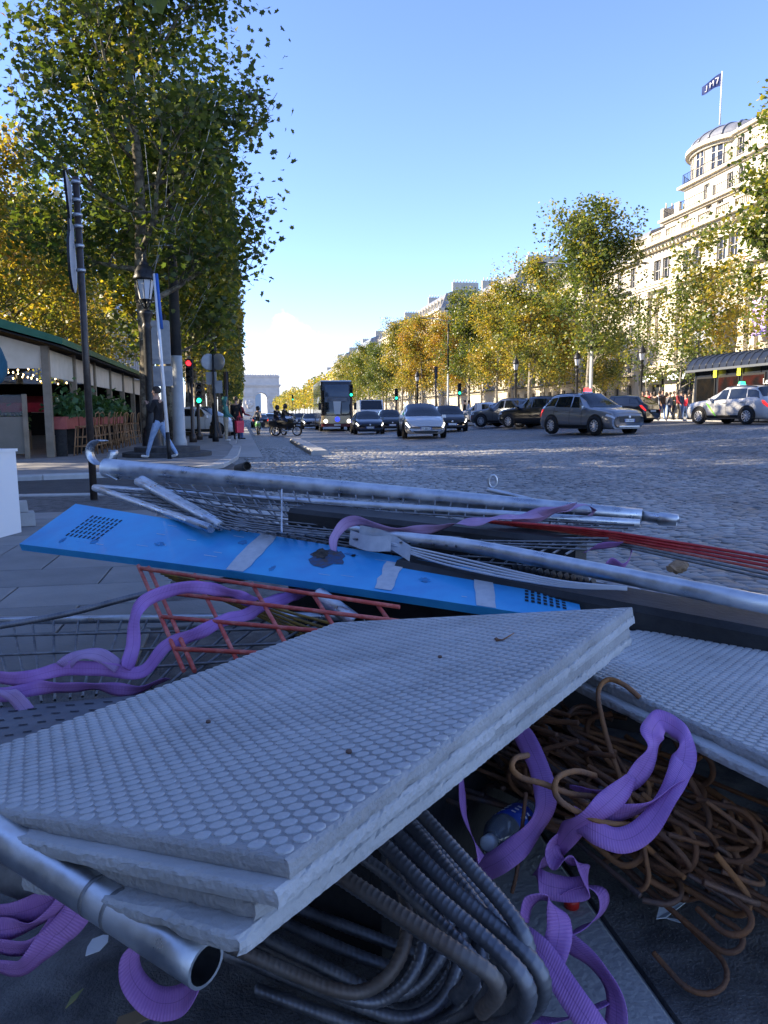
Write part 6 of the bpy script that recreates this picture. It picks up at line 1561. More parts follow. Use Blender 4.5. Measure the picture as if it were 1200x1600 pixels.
def add_studs(slab, mtx, x0, x1, y0, y1, seed, pitch=.0268):
    r2 = np.random.RandomState(seed); cs = []
    ny = int((y1 - y0) / (pitch * .80))
    for j in range(ny):
        y = y0 + (j + .5) * (y1 - y0) / ny; off = (j % 2) * pitch / 2; x = x0 + pitch * .35 + off
        while x < x1 - pitch * .3: cs.append((x + r2.randn() * .0006, y + r2.randn() * .0006)); x += pitch
    cs = np.array(cs); W = [(mtx @ V(c[0], c[1], 0) - CAMLOC) for c in cs]
    d_ = np.array([w.length for w in W]); vis = np.array([abs(w.dot(_r)) / max(.01, w.dot(_f)) < .52 and abs(w.dot(_u)) / max(.01, w.dot(_f)) < .68 for w in W])
    key = np.where(vis, d_, 99); ix = np.argsort(key); near, far = ix[:300], ix[300:]
    v, f, n = stud_np()
    cap = np.array([[3 * n + i for i in range(n)]])
    me = bpy.data.meshes.new('stud'); me.from_pydata([tuple(p) for p in v], [], [tuple(q) for q in f] + [tuple(cap[0])]); me.materials.append(m_conc); me.polygons.foreach_set('use_smooth', [False] * len(me.polygons))
    for i in near: inst('stud', me, slab, (cs[i, 0], cs[i, 1], .0))
    vv = (v[None] + np.concatenate([cs[far], np.zeros((len(far), 1))], 1)[:, None, :]).reshape(-1, 3)
    k = np.arange(len(far)) * len(v)
    ff = (f[None] + k[:, None, None]).reshape(-1, 4); q5 = [(3 * n, 3 * n + 1, 3 * n + 2, 3 * n + 3), (3 * n, 3 * n + 3, 3 * n + 4, 3 * n + 5), (3 * n, 3 * n + 5, 3 * n + 6, 3 * n + 7), (3 * n, 3 * n + 7, 3 * n + 8, 3 * n + 9)]
    ff = np.concatenate([ff, (np.array(q5)[None] + k[:, None, None]).reshape(-1, 4)])
    o = link(bpy.data.objects.new('stud_field', mesh_np('stud_field', vv, ff, m_conc, smooth_=False)), slab); o['kind'] = 'stuff'
def slab(name, mtx, lx, ly, label, seed, lip_x0=.022, lip_y0=0., studs=True, th=.042):
    o = bpy.data.objects.new(name, None); COL.objects.link(o); o.matrix_world = mtx; tag(o, label, 'slab', 'studded concrete slabs')
    mb = MB(); rough_plate(mb, 0, lx, 0, ly, -th * .52, 0, seed); mb.build('upper_layer', m_concshade, o)
    mb = MB(); rough_plate(mb, -lip_x0, lx + .004, -lip_y0, ly + .004, -th, -th * .52 - .0005, seed + 1, jit=.0010, chip=.013); mb.build('lower_layer', m_conc, o)
    if studs: add_studs(o, mtx, .007, lx - .008, .006, ly - .004, seed)
    return o
# two slabs stacked in front
F_, R_, B_ = P(450, 1343, .80), P(988, 948, 1.90), P(590, 960, 2.435); L_ = F_ + B_ - R_
M1 = frame_at(F_, R_ - F_, L_ - F_)
slab('concrete_slab', M1, (R_ - F_).length, (L_ - F_).length * 1.1, 'studded grey concrete slab on top, tilted across the foreground', 200)
M1b = M1 @ Matrix.Translation((-.012, .045, -.045)) @ Matrix.Rotation(math.radians(-1.6), 4, 'Z')
slab('concrete_slab', M1b, (R_ - F_).length - .01, (L_ - F_).length * .50, 'lower concrete slab lying directly under the tilted one', 230, lip_x0=.028, studs=False, th=.046)
# slab on the right
K_, N_, T_ = P(770, 986, 2.31), P(1200, 1183, 1.40), P(1242, 978, 2.86)
M2 = frame_at(K_, N_ - K_, T_ - K_)
slab('concrete_slab', M2, 1.5, 1.38, 'studded grey concrete slab on the right behind the rusty bars', 260, lip_x0=.0, lip_y0=.03)
# dark crate carrying the stack
cm = (F_ + R_ * .9 + L_ + B_ * .9) / 3.8
ax = (R_ - F_).normalized(); an = math.atan2(ax.y, ax.x)
cr = empty('plastic_crate', M1 @ V(.98, .56, 0), an, 'black plastic crate under the tilted slabs', 'crate'); cr.location.z = 0.0
hz = (M1 @ V(.98, .56, -.1)).z - .025
mb = MB()
for (x0_, x1_, y0_, y1_) in ((-.42, .42, -.30, -.275), (-.42, .42, .275, .30), (-.42, -.395, -.274, .274), (.395, .42, -.274, .274)): mb.span(x0_, x1_, y0_, y1_, .0, hz - .06)
mb.span(-.39, .39, -.27, .27, 0, .03); mb.build('body', m_rubber, cr)
mb = MB()
for (x0_, x1_, y0_, y1_) in ((-.44, .44, -.32, -.27), (-.44, .44, .27, .32), (-.44, -.39, -.269, .269), (.39, .44, -.269, .269)): mb.span(x0_, x1_, y0_, y1_, hz - .055, hz - .03)
mb.build('rim', mat('crate_rim', (.05, .055, .065), (.09, .095, .1), rough=.5, scale=12), cr)

# ribbed bars --------------------------------------------------------------------------
def ribbar(path, r, n=12, rib=.0016, pitch=.011, step=None, mats=m_rebar):
    """reinforcing bar: round core, slanted crosswise ribs and two lengthwise ribs"""
    P_ = np.array([tuple(p) for p in path]); sl_ = np.concatenate([[0], np.cumsum(np.linalg.norm(np.diff(P_, axis=0), axis=1))])
    step = step or pitch / 6.; k = max(4, int(sl_[-1] / step)); s = np.linspace(0, sl_[-1], k)
    Q = np.stack([np.interp(s, sl_, P_[:, i]) for i in range(3)], 1)
    T = np.gradient(Q, axis=0); T /= np.linalg.norm(T, axis=1)[:, None]
    N = np.zeros_like(T); v0 = np.cross(T[0], [0.3, .2, .9]); N[0] = v0 / np.linalg.norm(v0)
    for i in range(1, k): v_ = N[i - 1] - T[i] * (N[i - 1] @ T[i]); N[i] = v_ / np.linalg.norm(v_)
    B = np.cross(T, N); a = np.linspace(0, 2 * PI, n, endpoint=False)
    sk = np.abs(((a / PI) % 1.0)) * .9
    ph = (s[:, None] / pitch + sk[None, :] * np.where(a < PI, 1, -1)[None, :]) % 1.0
    tr = np.clip(1 - np.abs(ph - .5) / .19, 0, 1); tr *= (np.abs(np.sin(a)) ** .4)[None, :]
    lon = (np.abs(np.cos(a)) > .97).astype(float)[None, :] * .6
    R = r + rib * np.maximum(tr, lon)
    V_ = Q[:, None, :] + (N[:, None, :] * np.cos(a)[None, :, None] + B[:, None, :] * np.sin(a)[None, :, None]) * R[:, :, None]
    i, j = np.meshgrid(np.arange(k - 1), np.arange(n), indexing='ij')
    f = np.stack([i * n + j, i * n + (j + 1) % n, (i + 1) * n + (j + 1) % n, (i + 1) * n + j], -1).reshape(-1, 4)
    v = V_.reshape(-1, 3)
    # end caps as quads round a centre
    ends = np.array([Q[0], Q[-1]]); v = np.concatenate([v, ends]); ca, cb = len(v) - 2, len(v) - 1
    cf = [(ca, (q + 2) % n, (q + 1) % n, q) for q in range(0, n, 2)] + [(cb, (k - 1) * n + q, (k - 1) * n + (q + 1) % n, (k - 1) * n + (q + 2) % n) for q in range(0, n, 2)]
    return mesh_np('bar', v, np.concatenate([f, np.array(cf)]), mats, smooth_=True)
def bar_obj(name, ctrl, r, label, cat, group, m, spans=8, **kw):
    pts = crom([tuple(P(*c)) for c in ctrl], spans); c0 = pts[len(pts) // 2]; c0 = np.array(c0)
    o = link(bpy.data.objects.new(name, ribbar([p - c0 for p in pts], r, mats=m, **kw))); o.location = c0
    return tag(o, label, cat, group)
big = [
    ([(630, 1240, 1.30), (655, 1268, 1.25), (725, 1345, 1.15), (795, 1425, 1.07), (824, 1480, 1.04), (818, 1540, 1.06), (775, 1590, 1.12), (700, 1620, 1.2)], 'uppermost thick ribbed bar bent down beside the purple strap'),
    ([(600, 1255, 1.32), (640, 1290, 1.27), (700, 1360, 1.18), (752, 1425, 1.12), (775, 1480, 1.10), (772, 1530, 1.12), (740, 1580, 1.18), (680, 1610, 1.25)], 'second thick ribbed bar behind the uppermost one'),
    ([(540, 1275, 1.25), (590, 1312, 1.18), (680, 1400, 1.08), (770, 1478, 1.0), (818, 1530, .97), (822, 1572, .98), (790, 1605, 1.02), (720, 1625, 1.08)], 'thick ribbed bar with shiny top ending in the lowest bend'),
    ([(505, 1275, 1.3), (600, 1320, 1.25), (690, 1395, 1.17), (760, 1465, 1.11), (795, 1520, 1.09), (790, 1570, 1.11), (750, 1608, 1.16)], 'thick ribbed bar between the shiny one and the strap'),
    ([(470, 1325, 1.2), (525, 1362, 1.12), (620, 1425, 1.04), (715, 1488, .98), (765, 1522, .96), (777, 1552, .97), (752, 1580, 1.0)], 'browned thick ribbed bar in front, ending in a short hook'),
    ([(230, 1425, 1.35), (325, 1462, 1.29), (430, 1508, 1.25), (520, 1545, 1.22), (570, 1548, 1.22), (612, 1518, 1.22), (634, 1465, 1.25), (632, 1405, 1.32), (612, 1345, 1.42)], 'leftmost thick ribbed bar curving up in a wide bend'),
    ([(260, 1405, 1.45), (370, 1445, 1.40), (480, 1498, 1.34), (590, 1550, 1.3), (645, 1545, 1.29), (688, 1495, 1.3), (702, 1435, 1.34), (694, 1370, 1.42)], 'thick ribbed bar bent up second from the left'),
    ([(330, 1480, 1.38), (450, 1525, 1.34), (560, 1570, 1.3), (630, 1590, 1.28), (685, 1568, 1.28), (715, 1510, 1.3), (722, 1445, 1.35), (715, 1380, 1.42)], 'thick ribbed bar bent up third from the left'),
    ([(400, 1545, 1.36), (500, 1582, 1.33), (600, 1612, 1.3), (690, 1612, 1.28), (740, 1570, 1.28), (752, 1505, 1.3), (748, 1440, 1.36)], 'thick ribbed bar bent up lowest at the bottom edge'),
    ([(320, 1400, 1.5), (420, 1432, 1.46), (540, 1485, 1.4), (620, 1515, 1.38)], 'straight thick ribbed bar in the dark under the slab'),
    ([(380, 1390, 1.55), (480, 1425, 1.5), (560, 1455, 1.46), (650, 1490, 1.44)], 'farther straight ribbed bar deep under the slab')]
for src, du, dv, dd, lab in ((0, -26, 4, .07, 'thick ribbed bar squeezed between the two uppermost ones'), (2, 24, -14, .05, 'thick ribbed bar lying against the shiny one'), (3, -30, 22, .10, 'dark ribbed bar deep inside the bundle of bends'), (5, 26, 14, .06, 'thick ribbed bar nested in the leftmost wide bend'), (6, 18, 22, .05, 'thick ribbed bar nested under the second wide bend'), (7, 24, 12, .05, 'thick ribbed bar nested under the third wide bend'), (4, -40, -22, .08, 'thick ribbed bar just behind the browned one')):
    big.append(([(u + du, v + dv, d + dd) for u, v, d in big[src][0]], lab))
for i, (c, lab) in enumerate(big):
    bar_obj('bent_rebar', c, .0108, lab, 'rebar', 'thick bent reinforcing bars', m_rebar2 if i in (4, 5) else m_rebar, rib=.0014, pitch=.0105, n=14)
bar_obj('rebar', [(-40, 985, 2.95), (100, 960, 3.0), (240, 925, 3.05), (385, 902, 3.1), (460, 898, 3.15)], .0125, 'single dark ribbed bar lying across the paving on the left', 'rebar', None, m_rebar, rib=.0015, pitch=.012)
# hooked rusty bars
rsb = random.Random(77)
A0, A1, B0, B1 = P(850, 1062, 1.98), P(1200, 1225, 1.55), P(740, 1190, 1.80), P(1090, 1370, 1.50)
axis_ = ((A1 - A0) + (B1 - B0)).normalized()
def hook(p, d_, side, r, ang, n=9):
    """points of a round hook leaving p along d_ and turning towards side"""
    c = p + side * r; out = []
    for i in range(1, n + 1): a = ang * i / n; out.append(c - side * r * math.cos(a) + d_ * r * math.sin(a))
    tdir = (d_ * math.cos(ang) + side * math.sin(ang)); out.append(out[-1] + tdir * rsb.uniform(.03, .09)); return out
rmeshes = []
where = ['upper', 'middle', 'lower']
N_RUST = 110
for i in range(N_RUST):
    t_ = (i * .618034) % 1.0; layer = i % 3; surf_ = i % 2 == 0
    a, b_ = A0.lerp(B0, t_), A1.lerp(B1, t_)
    sh = rsb.uniform(-.16, .14); L = rsb.uniform(.22, .42) if surf_ else rsb.uniform(.38, .6); mid = a.lerp(b_, .5) + axis_ * sh
    drop = 0 - rsb.uniform(0, .025) if surf_ else .02 + layer * .03 + rsb.uniform(0, .02)
    mid.z = max(.03 + .02 * rsb.random(), mid.z - drop - .07 * (1 - t_))
    d_ = (axis_ + V(rsb.uniform(-.34, .34), rsb.uniform(-.34, .34), rsb.uniform(-.09, .09))).normalized()
    p0, p1 = mid - d_ * L / 2, mid + d_ * L / 2
    for q in (p0, p1): q.z = max(.02, q.z)
    d_ = (p1 - p0).normalized()
    up_ = V(rsb.uniform(-1, 1), rsb.uniform(-1, .3), rsb.uniform(-.1, .7)); side = (up_ - d_ * up_.dot(d_)).normalized()
    k = rsb.choice((0, 1, 2, 2, 3)); rad = rsb.uniform(.026, .05)
    pts = []
    if k in (0, 2): pts += hook(p0, -d_, side, rad, rsb.uniform(2.4, 3.3))[::-1]
    pts += [p0, p0.lerp(p1, .33) + side * rsb.uniform(-.006, .006), p0.lerp(p1, .66), p1]
    if k in (1, 2, 3): pts += hook(p1, d_, side if k != 3 else -side, rad, rsb.uniform(2.2, 3.4))
    for q in pts: q.z = max(.012, q.z)
    m_ = (m_rust, m_rust2, m_rust3, m_rust)[rsb.randrange(4)]
    o = link(bpy.data.objects.new('rusty_hook_bar', ribbar([q - mid for q in pts], rsb.choice((.0048, .0055, .0062)), n=8, rib=.0009, pitch=.009, step=.0022, mats=m_))); o.location = mid
    tag(o, 'thin rusty hooked reinforcing bar in the pile right of the tilted slab', 'rebar', 'rusty hooked bars in the pile')
loose = [([(1000, 1340, 1.62), (1030, 1392, 1.58), (1068, 1406, 1.56), (1095, 1400, 1.55), (1108, 1388, 1.55), (1113, 1370, 1.55)], 'loose rusty hook lying farthest down on the asphalt', m_rust),
         ([(862, 1180, 1.62), (905, 1260, 1.45), (820, 1230, 1.40), (800, 1205, 1.40), (806, 1185, 1.42), (830, 1180, 1.45)], 'rusty hook pointing left over the purple strap', m_rust2)]
loose[1] = ([(935, 1245, 1.46), (890, 1240, 1.42), (850, 1225, 1.40), (815, 1215, 1.40), (800, 1200, 1.41), (805, 1185, 1.43), (825, 1180, 1.46)], 'rusty hook pointing left over the purple strap', m_rust2)
loose += [([(1010, 1290, 1.4), (945, 1285, 1.38), (890, 1262, 1.37), (868, 1240, 1.38), (872, 1215, 1.4), (900, 1205, 1.43), (930, 1212, 1.46)], 'rusty hook curled over the knot of the purple strap', m_rust2),
          ([(822, 1238, 1.5), (815, 1300, 1.48), (808, 1360, 1.46), (800, 1395, 1.46)], 'thin straight rod standing before the plastic bottle', m_rust),
          ([(1000, 1290, 1.5), (960, 1190, 1.62), (940, 1120, 1.7), (935, 1080, 1.74), (950, 1062, 1.76), (975, 1070, 1.74), (1000, 1090, 1.72)], 'rusty bar with a tall round hook on top of the pile', m_rust2)]
for c, lab, m_ in loose: bar_obj('rusty_hook_bar', c, .0054 if 'thin' not in lab else .0036, lab, 'rebar', None, m_, n=8, rib=.0009, pitch=.009, step=.0022)

# pipes ---------------------------------------------------------------------------------
def pipe(name, ctrl, r, label, m=m_galv, group=None, hollow=True, n=20, cat='pipe', spans=6, rr=None):
    pts = [Vector(p) for p in crom([tuple(P(*c)) for c in ctrl], spans)] if len(ctrl) > 2 else [P(*ctrl[0]).lerp(P(*ctrl[1]), i / 12) for i in range(13)]
    c0 = pts[0].copy(); pts = [p - c0 for p in pts]; k = len(pts)
    o = empty(name, c0, 0, label, cat, group)
    R = [r] * k if rr is None else [np.interp(i / (k - 1), [a for a, b_ in rr], [b_ for a, b_ in rr]) for i in range(k)]
    mb = MB(); mb.tube(pts, R, n, cap=not hollow)
    if hollow:
        mb.tube(pts, [max(.002, q - .004) for q in R], n, cap=False, m=1)
        # rims
        for e in (0, -1):
            base = 0 if e == 0 else (k - 1) * n; off = k * n
            for j in range(n): mb.f.append((base + j, base + (j + 1) % n, off + base + (j + 1) % n, off + base + j)); mb.mi.append(0); mb.sm.append(False)
    mb.build('tube', [m, m_galvd], o); return o
q = pipe('galvanised_pipe', [(-60, 1268, 1.15), (322, 1508, .86)], .0265, 'shiny galvanised pipe sticking out open-ended at the lower left')
for t_ in (.62, .70):
    a = P(-60, 1268, 1.15).lerp(P(322, 1508, .86), t_) - q.location; b_ = P(-60, 1268, 1.15).lerp(P(322, 1508, .86), t_ + .012) - q.location
    MB().tube([a, b_], .0270, 20, cap=True).build('dark_band', m_galvd, q)
pipe('galvanised_pipe', [(-80, 1325, 1.32), (98, 1392, 1.25)], .034, 'short dull pipe behind the purple strap at the left edge', m=m_galvd)
pA = pipe('steel_pole', [(165, 731, 4.2), (1003, 806, 3.3)], .05, 'long galvanised pole lying across the top of the heap', rr=[(0, .052), (1, .031)])
a, b_ = P(1003, 806, 3.3) - pA.location, P(1058, 815, 3.24) - pA.location
MB().tube([a, a.lerp(b_, .45), a.lerp(b_, .5), b_ + V(0, 0, .006), b_ * 1.0], [.022, .022, .029, .026, .012], 14).build('dented_tip', m_galv, pA)
# curled steel band on the left end of the pole
cb_ = MB(); c0 = P(158, 706, 4.22) - pA.location; ring = []
for i in range(26):
    t_ = i / 25; a = 1.2 + t_ * 5.2; rad = .058 + .012 * t_
    ring.append((c0 + _r * (rad * math.cos(a)) + V(0, 0, 1) * (rad * 1.05 * math.sin(a)), (_f0 * .6 + _r * .5) * .06))
ring.append((P(165, 738, 4.2) - pA.location, _f0 * .07)); ring.append((P(186, 748, 4.15) - pA.location, _f0 * .07))
pts_ = []
for c, w in ring: pts_ += [c - w * .55, c + w * .55]
cb_.grid(pts_, len(ring), 2); o = cb_.build('curled_band', m_galv, pA); sm_ = o.modifiers.new('t', 'SOLIDIFY'); sm_.thickness = .005
pB = pipe('steel_pole', [(528, 822, 3.25), (640, 842, 3.05), (760, 858, 2.88), (1215, 948, 2.25)], .028, 'galvanised pole with flattened end lying over the black barrier', rr=[(0, .012), (.18, .017), (.34, .026), (1, .0285)], n=18)
for k, (c) in enumerate(([(560, 832, 3.15), (600, 842, 3.05), (640, 866, 2.95)], [(545, 840, 3.1), (575, 850, 3.0), (610, 850, 2.95)])):
    pts = crom([tuple(P(*q_)) for q_ in c], 5); mb = MB(); pp_ = []
    for q_ in pts: pp_ += [Vector(q_) - pB.location - V(0, 0, .028), Vector(q_) - pB.location + V(.01, .02, .028)]
    mb.grid(pp_, len(pts), 2); mb.build('torn_strip', m_tape, pB)
for k in range(4):
    c = [(560 + 10 * k, 838 + 3 * k, 3.1), (700, 868 + 5 * k, 2.9 - .02 * k), (860, 905 + 3 * k, 2.6), (980, 918 + k, 2.5)]
    o = link(bpy.data.objects.new('cable', MB().tube([Vector(p) for p in crom([tuple(P(*q_)) for q_ in c], 8)], .0045, 6).mesh('cable', mat('white_cable', (.5, .52, .55), rough=.5))))
    tag(o, '%s pale cable hanging along the underside of the flattened pole' % ORD[k], 'cable', 'pale cables under the pole')
pipe('pipe_stub', [(372, 732, 4.9), (386, 728, 4.55)], .026, 'black pipe end pointing at the camera behind the long pole', m=m_rubber)
ey = pipe('eye_hook', [(762, 765, 3.75), (836, 783, 3.6)], .012, 'small steel rod with a ring behind the long pole', hollow=False, n=10)
MB().tube([P(770, 752, 3.75) - ey.location + _r * (.02 * math.cos(a)) + V(0, 0, .03 * math.sin(a)) for a in np.linspace(0, 2 * PI, 14, endpoint=False)], .006, 6, closed=True).build('ring', m_galv, ey)
# steel fence panels -------------------------------------------------------------------
def fence(label, c00, c10, c11, c01, nu, nv, rf, rw_, m=m_galv, mw=m_galvd, sag=.02, frames=(1, 1, 1, 1), seed=1):
    """wire-mesh panel: tube frame and single wires; corners in order, bilinear"""
    rs = random.Random(seed); C = [P(*c) for c in (c00, c10, c11, c01)]; o0 = C[0].copy(); C = [c - o0 for c in C]
    o = empty('fence_panel', o0, 0, label, 'fence', 'wire fence panels in the heap')
    def S(u, v): return C[0].lerp(C[1], u).lerp(C[3].lerp(C[2], u), v) - V(0, 0, sag * math.sin(PI * u) * math.sin(PI * v))
    for k, (a, b_) in enumerate(((0, 1), (1, 2), (2, 3), (3, 0))):
        if frames[k]: MB().tube([C[a].lerp(C[b_], i / 6) for i in range(7)], rf, 12).build('frame_tube', m, o)
    me = None
    for i in range(1, nu):
        u = i / nu; j_ = rs.uniform(-.004, .004); MB().tube([S(u + j_, v / 10) for v in range(11)], rw_, 5, cap=False).build('wire', mw, o)
    for i in range(1, nv):
        v = i / nv; MB().tube([S(u / 14, v) + V(0, 0, rw_ * 1.6) for u in range(15)], rw_, 5, cap=False).build('wire', mw, o)
    return o
fence('wire fence panel under the long pole, upper one', (148, 762, 4.15), (1000, 818, 3.2), (905, 868, 2.75), (330, 826, 3.3), 34, 9, .019, .0045, sag=.05, seed=1, frames=(1, 0, 0, 1))
fence('wire fence panel under the long pole, lower one', (215, 752, 4.0), (960, 800, 3.35), (850, 905, 2.85), (345, 822, 3.35), 30, 8, .021, .0045, sag=.09, seed=2, frames=(0, 0, 0, 1))
fence('wire fence panel lying on the paving at the left', (-140, 972, 3.35), (550, 962, 2.8), (345, 1062, 2.4), (-60, 1112, 2.45), 19, 4, .017, .005, sag=.0, seed=3, frames=(1, 0, 0, 1))
q = pipe('steel_rod', [(440, 765, 3.6), (440, 832, 3.15)], .004, 'thin upright steel rod between the long pole and blue panel', hollow=False, n=8)
pipe('steel_pole', [(222, 750, 4.0), (336, 816, 3.42)], .024, 'short galvanised tube slanting down below the long pole', n=14)
pipe('steel_pole', [(500, 930, 2.85), (560, 975, 2.6)], .028, 'dull tube end under the blue panel', n=14)
# painted rods ---------------------------------------------------------------------------
rm = empty('rod_mesh', P(219, 895, 2.95), 0, 'salmon red welded rod mesh below the blue panel', 'mesh')
tl, tr, bl_, br_ = [P(*c) - rm.location for c in ((216, 884, 3.0), (620, 948, 2.66), (287, 1048, 2.36), (700, 1060, 2.15))]
for u in (0, .045, .24, .47, .70, .93): MB().tube([tl.lerp(tr, u), tl.lerp(tr, u).lerp(bl_.lerp(br_, u), .5) + V(0, 0, .005), bl_.lerp(br_, u)], .0075, 8).build('rod', m_redp, rm)
for v in (.07, .32, .58, .86): MB().tube([tl.lerp(bl_, v) + V(0, 0, .013), tr.lerp(br_, v) + V(0, 0, .013)], .0075, 8).build('rod', m_redp, rm)
yr = []
for k in range(6):
    c = [(252 + 6 * k, 896 + 3 * k, 3.05), (330 + 8 * k, 912 + 7 * k, 2.95), (430 + 6 * k, 950 + 8 * k, 2.75), (560, 985 + 12 * k, 2.55)]
    o = link(bpy.data.objects.new('yellow_rod', MB().tube([Vector(p) for p in crom([tuple(P(*q_)) for q_ in c], 6)], .0055, 7).mesh('yellow_rod', m_yelp)))
    tag(o, '%s yellow painted rod from the top in the bundle below the blue panel' % ORD[k], 'rod', 'yellow rods below the blue panel')
for k in range(6):
    c = [(738 + 14 * k, 812 + 2 * k, 3.2), (910, 826 + 3 * k, 3.0 + .01 * k), (1060, 848 + 5 * k, 2.82), (1230, 876 + 7 * k, 2.62)]
    o = link(bpy.data.objects.new('red_rod', MB().tube([Vector(p) for p in crom([tuple(P(*q_)) for q_ in c], 6)], .006 if k < 3 else .005, 7).mesh('red_rod', mat('bright_red_rod', (.42, .02, .025), (.5, .06, .06), rough=.45, scale=20) if k < 3 else m_redp if k == 3 else m_galvd)))
    tag(o, '%s rod from the top in the red bundle pointing to the right edge' % ORD[k], 'rod', 'red rod bundle')
# black barriers -------------------------------------------------------------------------
def barrier(label, a, b_, top, w, teeth=None):
    d_ = (b_ - a); L = d_.length; an = math.atan2(d_.y, d_.x); o = empty('plastic_barrier', (a.x, a.y, 0), an, label, 'barrier')
    za, zb_ = a.z, b_.z; mb = MB(); pts = []
    n = 10
    for i in range(n + 1):
        x = L * i / n; z = lerp(za, zb_, i / n); pts += [(x, -w * .6, .0), (x, -w * .5, z - .02), (x, -w * .42, z), (x, w * .42, z), (x, w * .5, z - .02), (x, w * .6, .0)]
    mb.add(pts, [(i * 6 + j, i * 6 + (j + 1) % 6, (i + 1) * 6 + (j + 1) % 6, (i + 1) * 6 + j) for i in range(n) for j in range(6)] + [tuple(range(5, -1, -1)), tuple(n * 6 + j for j in range(6))]); mb.build('body', m_rubber, o)
    if teeth:
        for i in range(teeth[2]):
            x = L * lerp(teeth[0], teeth[1], i / teeth[2]); z = lerp(za, zb_, x / L)
            mb = MB(); mb.add([(x, w * .1, z), (x + .022, w * .1, z), (x + .011, w * .1, z + .025), (x, w * .3, z), (x + .022, w * .3, z), (x + .011, w * .3, z + .025)], [(0, 1, 2), (5, 4, 3), (0, 2, 5, 3), (1, 4, 5, 2)]); mb.build('tooth', m_rubber, o)
    return o
barrier('black plastic barrier under the long pole', P(470, 790, 3.6), P(908, 838, 3.05), 0, .22)
barrier('black toothed barrier under the flattened pole', P(640, 868, 3.05), P(1290, 985, 2.38), 0, .26, (.28, .50, 13))
# blue perforated panel ------------------------------------------------------------------
bpn = empty('blue_panel', P(30, 850, 3.5), 0, 'long bright blue metal locker panel with tape strips and vent slots', 'panel')
Q1, Q2, Q3, Q4 = [P(*c) - bpn.location for c in ((30, 850, 3.5), (118, 787, 3.82), (900, 914, 2.72), (912, 972, 2.45))]
bn = (Q4 - Q1).cross(Q2 - Q1).normalized()
def S(s, t_, z=0.): return Q1.lerp(Q4, s).lerp(Q2.lerp(Q3, s), t_) + bn * (z + .012 * math.sin(PI * s) * (1 - t_) - .03 * smooth(.93, 1.0, s) * t_)
def bpatch(nm, m, s0, s1, t0, t1, z, ns=10, nt_=4, skew=0., par=bpn, rag=0.):
    rr_ = random.Random(nm + str(s0))
    mb = MB(); mb.grid([S(lerp(s0, s1, i / ns) + skew * lerp(t0, t1, j / nt_) + (rr_.uniform(-rag, rag) if i in (0, ns) else 0), lerp(t0, t1, j / nt_), z) for i in range(ns + 1) for j in range(nt_ + 1)], ns + 1, nt_ + 1); return mb.build(nm, m, par)
mb = MB(); nn_ = 40
top_ = [S(i / nn_, t_, 0) for i in range(nn_ + 1) for t_ in (0, .02, .25, .5, .75, .98, 1)]
mb.grid(top_, nn_ + 1, 7)
fl_ = []
for i in range(nn_ + 1): fl_ += [S(i / nn_, 0, 0), S(i / nn_, 0, -.034), S(i / nn_, .05, -.036)]
mb.grid(fl_, nn_ + 1, 3, flip=False, sm=False)
fl_ = []
for i in range(nn_ + 1): fl_ += [S(i / nn_, 1, 0), S(i / nn_, 1, -.034)]
mb.grid(fl_, nn_ + 1, 2, sm=False)
for s_ in (0, 1): mb.add([S(s_, 0, 0), S(s_, 1, 0), S(s_, 1, -.034), S(s_, 0, -.034)], [(0, 1, 2, 3)])
mb.grid([S(i / nn_, t_, -.004) for i in range(nn_ + 1) for t_ in (0.01, .99)], nn_ + 1, 2, sm=False)
mb.build('sheet', m_pblue, bpn)
for s0, s1, t0, t1, sk in ((.452, .487, 0.01, .99, .0), (.707, .735, .06, .80, -.004), (.858, .887, .01, .95, -.012)): bpatch('tape_strip', m_tape, s0, s1, t0, t1, .0022, 6, 6, sk, rag=.0025)
m_slot = mat('slot_dark', (.006, .008, .015), rough=.8)
for i in range(8):
    for j in range(6): bpatch('vent_slot', m_slot, .075 + i * .0105 + .003 * j * 0, .079 + i * .0105, .28 + j * .09, .28 + j * .09 + .065, .0016, 1, 1)
for i in range(7):
    for j in range(6): bpatch('vent_slot', m_slot, .925 + i * .0085, .930 + i * .0085, .30 + j * .085, .30 + j * .085 + .055, .0016, 1, 1)
# scorch mark with a blistered rim
def blot(nm, m, s_, t_, rs_, rt_, z, seed, n=22):
    rr_ = random.Random(seed); mb = MB(); mb.add([S(s_, t_, z)] + [S(s_ + rs_ * (1 + rr_.uniform(-.3, .3)) * math.cos(a), t_ + rt_ * (1 + rr_.uniform(-.3, .3)) * math.sin(a), z) for a in np.linspace(0, 2 * PI, n, endpoint=False)], [(0, 1 + i, 1 + (i + 1) % n) for i in range(n)], 0, True); return mb.build(nm, m, bpn)
blot('scorch_mark', mat('scorch_brown', (.10, .07, .05), (.035, .09, .2), rough=.8, scale=35, contrast=(.35, .6)), .605, .66, .03, .24, .0016, 3)
blot('scorch_mark', mat('scorch_black', (.02, .017, .015), (.10, .08, .06), rough=.9, scale=60), .59, .72, .013, .13, .0032, 4)
blot('rivet_hole', m_slot, .645, .80, .0035, .035, .003, 5, 10)

